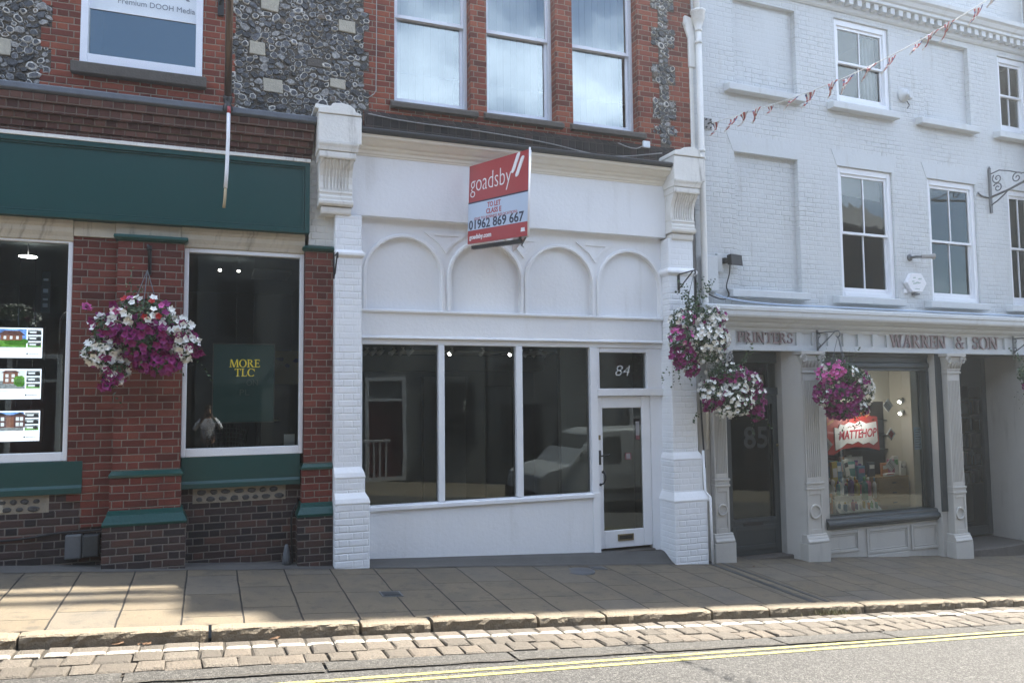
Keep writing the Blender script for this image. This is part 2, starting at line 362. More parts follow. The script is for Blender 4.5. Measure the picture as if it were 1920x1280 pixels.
M['wpetal'] = plain('white_petal', (.80, .80, .76), .55, var=.05, nscale=30)
M['pink'] = plain('pink_petal', (.62, .12, .38), .55, var=.2, nscale=30)
M['redpetal'] = plain('red_petal', (.45, .02, .025), .55, var=.2, nscale=30)

def leafmat(name, c0, c1):
    t = NT(name); p, x, y, z = t.pos()
    t.put(t.b.inputs['Base Color'], t.mix(t.step(t.noise(p, 26, 3), .35, .65), c0, c1)); t.b.inputs['Roughness'].default_value = .5
    return t.mat
M['leaf'] = leafmat('basket_leaves', (.012, .035, .012), (.05, .10, .028))

# ground materials
def slabmat():
    t = NT('concrete_slabs'); p, x, y, z = t.pos()
    xx = t.math('ADD', x, t.math('MULTIPLY', t.math('SUBTRACT', t.noise(p, 3, 2), .5), .02))
    P = .512; v = t.math('DIVIDE', t.math('ADD', xx, 1.21), P); row = t.math('FLOOR', v); fv = t.math('MULTIPLY', t.math('SUBTRACT', v, row), P)
    L = .76; up = t.math('ADD', t.math('DIVIDE', y, L), t.math('MULTIPLY', t.white(row, 3.0), 1.0)); cell = t.math('FLOOR', up); fu = t.math('MULTIPLY', t.math('SUBTRACT', up, cell), L)
    dv = t.math('MINIMUM', fv, t.math('SUBTRACT', P, fv)); du = t.math('MINIMUM', fu, t.math('SUBTRACT', L, fu))
    jn = t.noise(p, 8, 3)
    d = t.math('MINIMUM', dv, t.math('MULTIPLY', du, 1.6))
    face = t.step(t.math('SUBTRACT', d, t.math('MULTIPLY', jn, .006)), .001, .007)
    rn = t.white(cell, row)
    sp = t.noise(p, 150, 3, .7); big = t.noise(p, 2.2, 5)
    c = t.mix(rn, (.155, .124, .081), (.215, .174, .115)); c = t.mix(t.step(sp, .35, .7), (.10, .083, .06), c)
    c = t.mix(t.math('MULTIPLY', t.step(big, .44, .66), .6), c, (.085, .075, .06))
    vg = t.new('ShaderNodeTexVoronoi', feature='F1'); vg.inputs['Scale'].default_value = 3.3; t.l.new(p, vg.inputs['Vector'])
    sg = t.new('ShaderNodeSeparateColor'); t.l.new(vg.outputs['Color'], sg.inputs[0])
    gum = t.math('MULTIPLY', t.math('SUBTRACT', 1, t.step(vg.outputs['Distance'], .045, .07)), t.math('GREATER_THAN', sg.outputs[0], .45))
    c = t.mix(t.math('MULTIPLY', gum, .55), c, (.05, .045, .04))
    st2 = t.noise(p, 6.5, 6, .7); c = t.mix(t.math('MULTIPLY', t.step(st2, .52, .64), .55), c, (.06, .053, .045))
    c = t.mix(t.math('MULTIPLY', t.math('GREATER_THAN', rn, .86), .35), c, (.105, .1, .092))
    c = t.mix(face, (.014, .012, .011), c)
    t.put(t.b.inputs['Base Color'], c); t.b.inputs['Roughness'].default_value = .85
    t.bump(t.math('ADD', t.math('MULTIPLY', face, 1), t.math('MULTIPLY', sp, .25)), .008)
    return t.mat
M['slab'] = slabmat()
def asphaltmat(name, c0, c1, fleck):
    t = NT(name); p, x, y, z = t.pos()
    va = t.new('ShaderNodeTexVoronoi', feature='F1'); va.inputs['Scale'].default_value = 75; t.l.new(p, va.inputs['Vector'])
    sp = t.new('ShaderNodeSeparateColor'); t.l.new(va.outputs['Color'], sp.inputs[0])
    c = t.mix(t.noise(p, 1.4, 5), c0, c1)
    c = t.mix(t.math('MULTIPLY', t.step(sp.outputs[0], .45, .95), .9), c, fleck)
    c = t.mix(t.step(t.noise(p, 38, 3), .55, .75), c, mul(c0, .5))
    t.put(t.b.inputs['Base Color'], c); t.b.inputs['Roughness'].default_value = .8
    t.bump(t.math('ADD', t.math('MULTIPLY', t.math('SUBTRACT', 1, va.outputs['Distance']), .6), t.noise(p, 60, 3)), .012)
    return t.mat
M['asphalt'] = asphaltmat('asphalt', (.03, .029, .028), (.046, .044, .042), (.115, .112, .105))
M['asphalt_strip'] = asphaltmat('coarse_asphalt', (.032, .03, .028), (.05, .047, .042), (.105, .1, .09))
def settmat():
    t = NT('stone_setts'); p, x, y, z = t.pos()
    oi = t.new('ShaderNodeAttribute'); oi.attribute_name = 'tone'
    n = t.noise(p, 70, 4, .65)
    c = t.ramp(oi.outputs['Fac'], [(0, (.08, .07, .056)), (.4, (.125, .106, .082)), (.75, (.155, .134, .106)), (1, (.145, .117, .088))])
    c = t.mix(t.step(n, .3, .7), (.075, .064, .053), c)
    wob = t.math('MULTIPLY', t.math('SUBTRACT', t.noise(p, 14, 3), .5), .012)
    e = t.math('ABSOLUTE', t.math('ADD', t.math('ADD', y, 2.745), wob))
    paint = t.math('MULTIPLY', t.math('SUBTRACT', 1, t.step(e, .024, .036)), t.math('MULTIPLY', t.step(t.noise(p, 30, 4), .30, .50), .8))
    c = t.mix(paint, c, (.42, .41, .37))
    t.put(t.b.inputs['Base Color'], c); t.b.inputs['Roughness'].default_value = .8
    t.bump(t.math('ADD', n, t.noise(p, 18, 3)), .012)
    return t.mat
M['sett'] = settmat()
M['dirt'] = plain('dirt_joint', (.042, .036, .028), .95, var=.4, nscale=20, bump=.01)
M['kerb'] = plain('granite_kerb', (.18, .15, .108), .85, var=.28, nscale=30, bump=.012, bscale=45)
M['yellow'] = None
def linemat(name, col, wear):
    t = NT(name); p, x, y, z = t.pos()
    t.put(t.b.inputs['Base Color'], t.mix(t.noise(p, 9, 4), mul(col, .75), mul(col, 1.1))); t.b.inputs['Roughness'].default_value = .7
    t.put(t.b.inputs['Alpha'], t.step(t.noise(p, 55, 4, .7), wear-.05, wear+.03)); return t.mat
M['yellow'] = linemat('yellow_line_paint', (.36, .325, .11), .43)

# ------------------------------------------------------------------ lettering
_dg = None
def text_into(mb, s, xf, size, depth=.004, shear=0., offset=0., width=None, align='LEFT', mi=0, space=1.0):
    c = bpy.data.curves.new('lettering', 'FONT'); c.body = s; c.size = size; c.extrude = depth/2; c.shear = shear; c.offset = offset; c.align_x = align; c.resolution_u = 3; c.space_character = space
    o = bpy.data.objects.new('lettering', c); COL.objects.link(o)
    dg = bpy.context.evaluated_depsgraph_get(); dg.update()
    me = bpy.data.meshes.new_from_object(o.evaluated_get(dg))
    k = 1.0
    if width:
        xs = [v.co.x for v in me.vertices]; k = width/(max(xs)-min(xs))
    mb.add([xf(v.co.x*k, v.co.y, v.co.z) for v in me.vertices], [tuple(p.vertices) for p in me.polygons], mi)
    bpy.data.objects.remove(o); bpy.data.curves.remove(c); bpy.data.meshes.remove(me)
    return mb
TK, TN, SF = .12, .075, .055             # stem, hairline and serif weights of the cut letters (height 1)
def _bar(x0, z0, x1, z1, w0, w1=None): # slanting bar, horizontal ends
    w1 = w0 if w1 is None else w1
    return [(x0-w0/2, z0), (x0+w0/2, z0), (x1+w1/2, z1), (x1-w1/2, z1)]
def _serif(x, z, w): return [(x-w/2, z), (x+w/2, z), (x+w/2, z+SF), (x-w/2, z+SF)]
def _ring(cx, cz, rx, rz, wx, wz, a0, a1, n=14):
    out = []
    for i in range(n):
        t0, t1 = math.radians(a0+(a1-a0)*i/n), math.radians(a0+(a1-a0)*(i+1)/n)
        out.append([(cx+rx*math.cos(t0), cz+rz*math.sin(t0)), (cx+rx*math.cos(t1), cz+rz*math.sin(t1)), (cx+(rx-wx)*math.cos(t1), cz+(rz-wz)*math.sin(t1)), (cx+(rx-wx)*math.cos(t0), cz+(rz-wz)*math.sin(t0))])
    return out
def glyph(ch):
    I = lambda x: [_bar(x, 0, x, 1, TK), _serif(x, 0, .32), _serif(x, 1-SF, .32)]
    hb = lambda x0, x1, z, h=TN: [(x0, z), (x1, z), (x1, z+h), (x0, z+h)]
    if ch == 'I': return I(.16), .34
    if ch == 'P': return I(.16)+_ring(.24, .73, .36, .27, .14, .06, -90, 90), .64
    if ch == 'R': return I(.16)+_ring(.24, .75, .34, .25, .14, .06, -90, 90)+[_bar(.66, 0, .34, .52, .17), _serif(.68, 0, .22)], .80
    if ch == 'N': return [_bar(.14, 0, .14, 1, TN), _bar(.72, 0, .72, 1, TN), _bar(.69, 0, .17, 1, .18), _serif(.14, 0, .28), _serif(.1, 1-SF, .2), _serif(.72, 1-SF, .28)], .90
    if ch == 'T': return [_bar(.36, 0, .36, 1, TK), _serif(.36, 0, .34), hb(.04, .68, 1-TN), _bar(.065, .76, .065, .95, .05), _bar(.655, .76, .655, .95, .05)], .72
    if ch == 'E': return I(.16)+[hb(.2, .58, 1-TN), hb(.2, .48, .48), hb(.2, .6, 0), _bar(.56, .78, .56, .95, .05), _bar(.59, .05, .59, .24, .05), _bar(.47, .4, .47, .62, .04)], .66
    if ch == 'L': return I(.16)+[hb(.2, .58, 0), _bar(.56, .05, .56, .26, .05)], .62
    if ch == 'S': return _ring(.29, .745, .23, .255, .11, .07, 30, 250)+_ring(.29, .255, .25, .275, .12, .07, -150, 80)+[_bar(.5, .72, .5, .98, .04), _bar(.06, .02, .06, .3, .04)], .60
    if ch == 'O': return _ring(.44, .5, .42, .52, .15, .06, 0, 360, 26), .90
    if ch == 'C': return _ring(.44, .5, .42, .52, .15, .06, 42, 318, 22)+[_bar(.76, .64, .76, .96, .04)], .82
    if ch == 'W': return [_bar(.32, 0, .1, 1, .15), _bar(.32, 0, .52, 1, TN), _bar(.76, 0, .54, 1, .15), _bar(.76, 0, 1.0, 1, TN), _serif(.1, 1-SF, .28), _serif(1.0, 1-SF, .26)], 1.12
    if ch == 'A': return [_bar(.1, 0, .38, 1, TN), _bar(.68, 0, .4, 1, .16), hb(.2, .56, .32), _serif(.1, 0, .26), _serif(.68, 0, .32)], .82
    if ch == 'M': return [_bar(.12, 0, .16, 1, TN), _bar(.5, 0, .2, 1, .14), _bar(.5, 0, .8, 1, TN), _bar(.88, 0, .84, 1, .15), _serif(.12, 0, .26), _serif(.88, 0, .3)], 1.02
    if ch == '&': return _ring(.34, .78, .19, .22, .08, .06, 0, 360, 16)+_ring(.30, .27, .27, .29, .11, .07, 60, 350)+[_bar(.66, 0, .22, .68, .13), _bar(.52, .2, .66, .5, TN), _serif(.66, .46, .2)], .78
    return [], .42
def cut_letters(mb, s, x0, z0, h, width, y, depth=.02, mi=0, xf=None):
    adv = sum(glyph(c)[1]*(1 if c != ' ' else 1) for c in s); k = width/adv; cx = 0; n = 0
    for c in s:
        polys, a = glyph(c)
        for q in polys:
            n += 1; yy = y-depth-.0004*(n % 7)
            pts = [(x0+(cx+px)*k, z0+pz*h) for px, pz in q]
            area = sum(pts[i][0]*pts[(i+1) % 4][1]-pts[(i+1) % 4][0]*pts[i][1] for i in range(4))
            if area < 0: pts = pts[::-1]
            if xf: mb.add([xf(px, pz, yy) for px, pz in pts]+[xf(px, pz, y) for px, pz in pts], [(0,1,2,3),(4,7,6,5)]+[(i, 4+i, 4+(i+1) % 4, (i+1) % 4) for i in range(4)], mi)
            else: mb.prof_y(pts, yy, y, mi)
        cx += a
    return mb

# ================================================================== ground
def sheet(name, xs, ys, zf, mat, label=None):
    mb = MB(); nx, ny = len(xs), len(ys)
    vs = [(x, y, zf(x, y)) for y in ys for x in xs]
    mb.add(vs, [(j*nx+i, j*nx+i+1, (j+1)*nx+i+1, (j+1)*nx+i) for j in range(ny-1) for i in range(nx-1)])
    return single(name, mb, mat, kind='structure')
XS = [-80+i*4 for i in range(17)]+[-14+i for i in range(46)]+[34+i*6 for i in range(11)]
sheet('pavement', XS, [-2.36, -2.0, -1.2, -.5, 0, .8, 1.2], gz, M['slab'])
sheet('road', XS, [-8.0, -6.5, -5.25, -4.2, -3.7, -3.32, -2.36], lambda x, y: (gz(x, y) if y < -2.5 else gz(x, -2.501))-(.035 if y > -3.4 else 0), M['asphalt'])
sheet('ground', [-250, 0, 250], [-250, 0, 250], lambda x, y: -.075*x-2.5, M['dirt'])
sheet('far_pavement', XS, [-13, -10.5, -9.0, -8.2], gz, M['slab'])
mb = MB()                               # kerb opposite
for i in range(60):
    x0 = -26+i*.91; x1 = x0+.9
    mb.hexa([(x0,-8.2,gz(x0,-7.9)-.1),(x1,-8.2,gz(x1,-7.9)-.1),(x1,-8.0,gz(x1,-7.9)-.1),(x0,-8.0,gz(x0,-7.9)-.1),(x0,-8.2,gz(x0,-8.2)),(x1,-8.2,gz(x1,-8.2)),(x1,-8.0,gz(x1,-8.2)),(x0,-8.0,gz(x0,-8.2))])
single('far_kerb', mb, M['kerb'], kind='structure')
# kerb stones along our side: rounded, worn, unequal lengths
def kerb_stones():
    mb = MB(); x = -12.0; rr = random.Random(3)
    while x < 24:
        L = rr.uniform(1.0, 1.5) if rr.random() > .2 else rr.uniform(.45, .8)
        n = max(3, int(L/.06)); dy = rr.uniform(-.012, .012); dz = rr.uniform(-.008, .01)
        sec = [(-2.345, -.2), (-2.345, .0), (-2.42, .003), (-2.485, .003), (-2.516, -.001), (-2.529, -.014), (-2.53, -.05), (-2.528, -.16)]
        vs = []
        for i in range(n+1):
            xx = x+.006+(L-.012)*i/n; e = 1 if 0 < i < n else .0
            edge = .014 if i in (0, n) else (.004 if i in (1, n-1) else 0)
            for j, (yy, zz) in enumerate(sec):
                jit = rr.uniform(-.009, .009) if j > 2 else rr.uniform(-.002, .002)
                yo = yy+dy*(1 if j > 1 else 0)+(edge+jit)*(1 if j > 3 else 0)
                vs.append((xx, yo, gz(xx, -2.34)+zz+dz*(1 if j > 1 else 0)-(edge*.6+abs(jit)*.5)*(1 if j > 0 else 0)))
        k = len(sec)
        fs = [(i*k+j, (i+1)*k+j, (i+1)*k+j+1, i*k+j+1) for i in range(n) for j in range(k-1)]
        fs = [f[::-1] for f in fs]
        b = len(mb.v); mb.add(vs, fs, 0, False)
        mb.f.append([b+j for j in range(k)]); mb.m.append(0); mb.smooth.append(False)
        mb.f.append([b+n*k+j for j in range(k)][::-1]); mb.m.append(0); mb.smooth.append(False)
        x += L+rr.uniform(.004, .02)
    return single('kerb', mb, M['kerb'], kind='structure')
kerb_stones()
# three rows of worn setts in the gutter
def setts():
    mb = MB(); rr = random.Random(11); tones = []
    rows = [(-2.55, -2.785), (-2.795, -3.02), (-3.03, -3.26)]
    for ri, (ya, yb) in enumerate(rows):
        x = -12+rr.random()*.2
        while x < 22:
            L = rr.uniform(.18, .27)
            g = rr.uniform(.003, .009) if rr.random() < .82 else rr.uniform(.008, .018); x0, x1 = x+g, x+L-g
            if rr.random() > .015:
                h = rr.uniform(-.007, .006); c = rr.uniform(.005, .014); tl = rr.uniform(-.004, .004)
                t = rr.random(); zb = lambda a, b: gz(a, min(b, -2.501))
                j = lambda: rr.uniform(-.009, .009)
                o = [(x0+j(), yb+j()), (x1+j(), yb+j()), (x1+j(), ya+j()), (x0+j(), ya+j())]
                cx, cy = (x0+x1)/2, (ya+yb)/2
                ins = [(p+(cx-p)*.10*rr.uniform(.6, 1.6), q+(cy-q)*.13*rr.uniform(.6, 1.6)) for p, q in o]
                ins2 = [(p+(cx-p)*.36, q+(cy-q)*.36) for p, q in o]
                vs = [(p, q, zb(p, q)-.05) for p, q in o]+[(p, q, zb(p, q)+h-c) for p, q in o]+[(p, q, zb(p, q)+h+tl*(1 if k < 2 else -1)) for k, (p, q) in enumerate(ins)]+[(p, q, zb(p, q)+h+.004) for p, q in ins2]
                fs = []
                for k in range(4):
                    n_ = (k+1) % 4
                    fs += [(k, n_, 4+n_, 4+k), (4+k, 4+n_, 8+n_, 8+k), (8+k, 8+n_, 12+n_, 12+k)]
                fs.append((12, 13, 14, 15)); mb.add(vs, fs, 0, False); tones += [t]*len(vs)
            x += L
    o = single('sett_gutter', mb, M['sett'], kind='structure')
    a = o.data.attributes.new('tone', 'FLOAT', 'POINT'); a.data.foreach_set('value', tones)
setts()
sheet('gutter_bed', [-14+i for i in range(40)], [-3.3, -2.5, -2.4], lambda x, y: gz(x, -2.501)-.014, M['dirt'])
# coarse patching strip between setts and carriageway, in separate bays with open joints
mb = MB(); x = -12.0; rr = random.Random(5)
while x < 8.3:
    L = rr.uniform(1.15, 1.6); n = 14
    ya = [-3.27+rr.uniform(-.012, .012) for _ in range(n+1)]; yb = [-3.53+rr.uniform(-.012, .012) for _ in range(n+1)]
    vs = [(x+.012+(L-.024)*i/n, ya[i], gz(x, -2.501)-.075*((L)*i/n)+.004) for i in range(n+1)]+[(x+.012+(L-.024)*i/n, yb[i], gz(x, -2.501)-.075*(L*i/n)+.016) for i in range(n+1)]
    mb.add(vs, [(n+1+i, n+2+i, i+1, i) for i in range(n)]); x += L
single('road_patching', mb, M['asphalt_strip'], kind='structure')
mb = MB()                               # the dark crack line at the edge of the carriageway
pts = [(-12+i*.12, -3.54+rr.uniform(-.012, .012)) for i in range(170)]
mb.add([(x, y-.004-rr.random()*.007, gz(x, y)+.0075) for x, y in pts]+[(x, y+.006, gz(x, y)+.0075) for x, y in pts], [(i, i+1, 171+i-1+1, 170+i) for i in range(169)])
single('road_crack', mb, M['dirt'], kind='structure')
for y0, nm in ((-3.81, 'road_markings'), (-3.935, 'road_markings')):
    mb = MB(); pts = [(-5+i*.12, rr.uniform(-.003, .003)) for i in range(180)]
    mb.add([(x, y0+.029*x-.025+j, gz(x, y0+.029*x)+.006) for x, j in pts]+[(x, y0+.029*x+.025+j, gz(x, y0+.029*x)+.006) for x, j in pts], [(i, i+1, 181+i, 180+i) for i in range(179)])
    single(nm, mb, M['yellow'], kind='structure')
for y0 in (-7.35, -7.5):
    mb = MB(); mb.add([(-40, y0, gz(-40, y0)+.006), (40, y0, gz(40, y0)+.006), (40, y0+.055, gz(40, y0)+.006), (-40, y0+.055, gz(-40, y0)+.006)], [(0,1,2,3)])
    single('road_markings', mb, M['yellow'], kind='structure')
# paler concrete strip at the foot of the walls
mb = MB(); pts = [(-12+i*.3, rr.uniform(-.03, .03)) for i in range(63)]
mb.add([(x, -.36+j, gz(x, -.36)+.005) for x, j in pts]+[(x, .75, gz(x, .75)+.005) for x, j in pts], [(i, i+1, 64+i, 63+i) for i in range(62)])
M['apron'] = plain('grey_concrete_apron', (.085, .082, .077), .9, var=.25, nscale=5, bump=.006, bscale=60)
single('concrete_apron', mb, M['apron'], kind='structure')
def ramp_z(x, y):
    k = min(1, max(0, (y+.33)/.30)); return gz(x, y)+.006+(.035+.021*max(0, x-1.9))*k*k*(3-2*k)
sheet('threshold_ramp', [1.78+i*.24 for i in range(19)], [-.34, -.27, -.2, -.13, -.06, .0, .08], ramp_z, M['apron'])

# pavement covers and the drainage slot
def ground_cover(name, label, x, y, sx, sy, mat, rim, ang=0):
    t = thing(name, label, 'cover', (x, y, gz(x, y)))
    P = lambda a, b, h: (x+a*math.cos(ang)-b*math.sin(ang), y+a*math.sin(ang)+b*math.cos(ang), gz(x+a, y+b)+h)
    mb = MB(); mb.hexa([P(-sx,-sy,-.02),P(sx,-sy,-.02),P(sx,sy,-.02),P(-sx,sy,-.02),P(-sx,-sy,.006),P(sx,-sy,.006),P(sx,sy,.006),P(-sx,sy,.006)]); part('frame', mb, rim, t)
    mb = MB(); a, b = sx-.018, sy-.018; mb.hexa([P(-a,-b,-.01),P(a,-b,-.01),P(a,b,-.01),P(-a,b,-.01),P(-a,-b,.0085),P(a,-b,.0085),P(a,b,.0085),P(-a,b,.0085)])
    for i in range(-3, 4):
        w = a/9; c = i*a/4
        mb.hexa([P(c-w,-b*.8,.0086),P(c+w,-b*.8,.0086),P(c+w,b*.8,.0086),P(c-w,b*.8,.0086),P(c-w,-b*.8,.012),P(c+w,-b*.8,.012),P(c+w,b*.8,.012),P(c-w,b*.8,.012)])
    part('lid', mb, mat, t)
M['lid'] = plain('dark_iron_cover', (.05, .055, .058), .6, .3, var=.3, nscale=30)
M['lid2'] = plain('grey_steel_cover', (.10, .105, .115), .6, .3, var=.3, nscale=30)
ground_cover('stopcock_cover', 'small dark iron cover in the slabs before the left pane of the white shop', 1.82, -1.52, .11, .10, M['lid'], M['iron'])
ground_cover('stopcock_cover', 'small grey square cover in the pavement close to the white shop door', 4.78, -.50, .10, .08, M['lid2'], M['iron'])
mb = MB(); cx, cy = 4.43, -.66
mb.lathe([(.0, .006), (.15, .010), (.19, .010), (.2, .004), (.2, -.02)], (cx, cy, gz(cx, cy)), 28)
single('manhole_cover', mb, M['lid2'], 'round bluish steel cover in the pavement beside the small square cover', 'cover', (cx, cy, gz(cx, cy)))
mb = MB()
for a, b in ((6.62, 6.70), (6.84, 6.90)):
    mb.hexa([(a,-2.33,gz(a,-2.33)-.01),(b,-2.33,gz(b,-2.33)-.01),(b,-.25,gz(b,-.25)-.01),(a,-.25,gz(a,-.25)-.01),(a,-2.33,gz(a,-2.33)+.003),(b,-2.33,gz(b,-2.33)+.003),(b,-.25,gz(b,-.25)+.003),(a,-.25,gz(a,-.25)+.003)])
single('drain_channel', mb, M['lid'], 'dark drainage channel running across the pavement from the downpipe to the kerb', 'drain', (6.7, -1.2, gz(6.7, -1.2)))
# weeds at the kerb
mb = MB(); rr = random.Random(21)
for i in range(150):
    x, y = 6.75+rr.gauss(0, .16), -2.55+rr.gauss(0, .025); z = gz(x, -2.51)
    a = rr.random()*6.28; h = rr.uniform(.02, .08); w = .006; dx, dy = math.cos(a)*h*.9, math.sin(a)*h*.5
    mb.add([(x-w, y, z), (x+w, y, z), (x+dx+w*.3, y+dy, z+h), (x+dx-w, y+dy, z+h*.9)], [(0,1,2,3)])
M['weed'] = leafmat('dry_weed', (.05, .06, .02), (.16, .13, .06))
single('weed_tuft', mb, M['weed'], 'tuft of dry weeds growing at the kerb below the drainage channel', 'weeds', (6.75, -2.53, gz(6.75, -2.51)))
mb = MB()
for (x, y, s) in ((2.05, -2.42, .03), (-.6, -2.56, .05), (-.45, -2.6, .04), (7.1, -.62, .03), (.6, -2.6, .05)):
    for k in range(3):
        xx = x+rnd.uniform(-.06, .06); z = gz(xx, y if y > -2.5 else -2.51)+.012; a = rnd.random()*6
        mb.add([(xx, y, z), (xx+s*math.cos(a), y+s*math.sin(a)*.5, z+.004), (xx+s*.8, y+s*.6, z+.012), (xx-s*.3, y+s*.5, z+.004)], [(0,1,2,3)])
M['dryleaf'] = plain('dead_leaf', (.11, .06, .03), .8)
single('fallen_leaves', mb, M['dryleaf'], 'scattered dead leaves along the kerb and setts', 'leaves', kind='stuff')

# ================================================================== flint and brick building (upper storey)
M['mortar'] = plain('flint_mortar', (.10, .088, .072), .95, var=.4, nscale=30, bump=.012, bscale=50)
def flintmat(name, a, b, c, rough):
    t = NT(name); p, x, y, z = t.pos()
    n = t.noise(p, 28, 5, .65); n2 = t.noise(p, 75, 4, .6)
    k = t.mix(t.step(n, .40, .62), a, b); k = t.mix(t.step(n2, .60, .72), k, c)
    t.put(t.b.inputs['Base Color'], k); t.b.inputs['Roughness'].default_value = rough; t.bump(t.math('ADD', n, t.math('MULTIPLY', n2, .5)), .012); return t.mat
M['flint_a'] = flintmat('black_flint', (.006, .007, .009), (.03, .033, .04), (.16, .16, .165), .3)
M['flint_b'] = flintmat('grey_flint', (.03, .033, .04), (.10, .105, .115), (.3, .29, .28), .4)
M['flint_c'] = flintmat('pale_flint', (.16, .16, .16), (.34, .33, .31), (.5, .48, .44), .6)
M['flint_rim'] = flintmat('white_flint_rind', (.38, .36, .32), (.62, .60, .56), (.75, .73, .7), .8)
M['flint_brown'] = flintmat('brown_flint', (.07, .05, .035), (.14, .10, .07), (.3, .26, .2), .6)
def flints(name, root):
    rr = random.Random(77); mb = MB(); placed = {}
    blocks = [(.63, 6.86, .22, .18), (.49, 6.27, .185, .155), (.68, 5.83, .24, .17), (1.58, 6.73, .21, .165), (1.46, 5.955, .19, .11), (-2.2, 5.87, .22, .2), (-2.5, 6.6, .2, .18), (1.185, 6.19, .21, .10)]
    crosses = [(6.205, 6.365, 5.70, 8.3)]+[(6.085, 6.485, a, b) for a, b in ((7.44, 7.46), (7.21, 7.48), (6.64, 6.92), (6.10, 6.385), (7.77, 8.05))]+[(6.085, 6.485, 5.865, 5.99)]
    def inside(x, z, r):
        if any(abs(x-bx)-bw/2 < r*.7 and abs(z-bz)-bh/2 < r*.7 for bx, bz, bw, bh in blocks): return None
        if -2.7 < x < -1.70 and 5.44 < z < 6.9:
            k = int((z-5.42)/.25) % 2; return -.004 if x+r*.8 < -1.70-(.0 if k else .105) else None
        if .1 < x < 1.9 and 5.44 < z < 7.6:
            k = int((z-5.42)/.25) % 2; lo = .16+(0 if k else .08); k2 = int((z-5.40)/.26) % 2; hi = 1.86 if k2 else 1.79
            return -.004 if x-r*.8 > lo and x+r*.8 < hi else None
        for a, b, c, d in crosses:
            if a+r*.55 < x < b-r*.55 and c+r*.5 < z < d-r*.5: return -.0135
        return None
    cells = {}
    def free(x, z, r):
        i, j = int(x/.12), int(z/.12)
        for a in (-1, 0, 1):
            for b in (-1, 0, 1):
                for (X, Z, Q) in cells.get((i+a, j+b), ()):
                    if (X-x)**2+(Z-z)**2 < ((Q+r)*.86)**2: return False
        return True
    for phase, (r0, r1, tries) in enumerate(((.042, .056, 5000), (.030, .042, 14000), (.018, .030, 26000), (.011, .018, 16000))):
        for _ in range(tries):
            q = rr.random()
            x = rr.uniform(.1, 1.9) if q < .62 else (rr.uniform(-2.6, -1.65) if q < .84 else rr.uniform(6.08, 6.49)); z = rr.uniform(5.44, 7.5 if q < .62 else (6.8 if q < .84 else 8.1)); r = rr.uniform(r0, r1)
            y = inside(x, z, r)
            if y is None or not free(x, z, r): continue
            cells.setdefault((int(x/.12), int(z/.12)), []).append((x, z, r))
            n = rr.randint(6, 9); ex, ez, a0, ph = rr.uniform(.85, 1.4), rr.uniform(.65, 1.1), rr.uniform(-.9, .9), rr.random()*6
            base = []
            for k in range(n):
                t = ph+6.283*k/n; q2 = r*rr.uniform(.74, 1.16); u, w = q2*ex*math.cos(t), q2*ez*math.sin(t); base.append((u*math.cos(a0)-w*math.sin(a0), u*math.sin(a0)+w*math.cos(a0)))
            pr = r*rr.uniform(.22, .5); rim = rr.choice([.6, .72, .8, .86, .9]); tx, tz = rr.uniform(-.25, .25), rr.uniform(-.3, .2)
            kind = rr.choices([0, 1, 2, 4], [5, 3.4, 1.3, .35])[0]; rimm = 3 if rr.random() < .5 and kind != 2 else (kind if rr.random() < .6 else 2)
            vs = [(x+u, y, z+w) for u, w in base]+[(x+u*.95, y-pr*.7, z+w*.95) for u, w in base]
            vs += [(x+u*rim*rr.uniform(.8, 1.1), y-pr-(u*tx+w*tz)*.5, z+w*rim*rr.uniform(.8, 1.1)) for u, w in base]+[(x+rr.uniform(-.2, .2)*r, y-pr*rr.uniform(.75, 1.15), z+rr.uniform(-.2, .2)*r)]
            b = [(k, (k+1) % n, n+(k+1) % n, n+k) for k in range(n)]; c = [(n+k, n+(k+1) % n, 2*n+(k+1) % n, 2*n+k) for k in range(n)]; d = [(2*n+k, 2*n+(k+1) % n, 3*n) for k in range(n)]
            i0 = len(mb.v); mb.add(vs, b+c, rimm, False)
            for f in d: mb.f.append([i0+i for i in f]); mb.m.append(kind); mb.smooth.append(False)
    part(name, mb, [M['flint_a'], M['flint_b'], M['flint_c'], M['flint_rim'], M['flint_brown']], root, kind='stuff')
BA = thing('flint_building', 'red brick and flint building with three tall sash windows above the white shopfront', 'building', (2.2, 0, 0))
UW = [(2.19, 3.24), (3.47, 4.51), (4.77, 5.84)]        # three tall windows
LW = (-1.42, -.13)                                       # window over the green shop
mb = MB(); mb.wall(-3.2, 1.95, 5.3, 9.4, 0, .16, [(LW[0], LW[1], 5.80, 7.7)], 0); part('flint_bedding', mb, M['mortar'], BA)
mb = MB(); mb.wall(1.86, 6.80, 5.3, 9.4, -.006, .22, [(a, b, 5.84, 8.75) for a, b in UW], 0)
mb.quad((6.80,-.006,5.3), (6.80,.5,5.3), (6.80,.5,9.4), (6.80,-.006,9.4))
rr = random.Random(2)
z = 5.40; k = 0
while z < 9.3:                                            # toothed quoins into the flint
    h = .26
    if k % 2 == 0: mb.box(1.79, 1.862, -.008, .03, z, z+h)
    z += h; k += 1
part('brick_wall', mb, M['brick_up'], BA)
mb = MB(); z = 5.42; k = 0
while z < 9.3:
    h = .25; e = .0 if k % 2 else .105
    mb.box(-1.70-e, LW[0]-.001, -.012, .05, z, min(z+h, 9.3)); mb.box(LW[1]+.001, .16+e*.75, -.012, .05, z, min(z+h, 9.3)); z += h; k += 1
mb.box(LW[0]-.001, LW[1]+.001, -.012, .05, 5.42, 5.66)
part('brick_surround', mb, M['brick_up'], BA)
mb = MB()
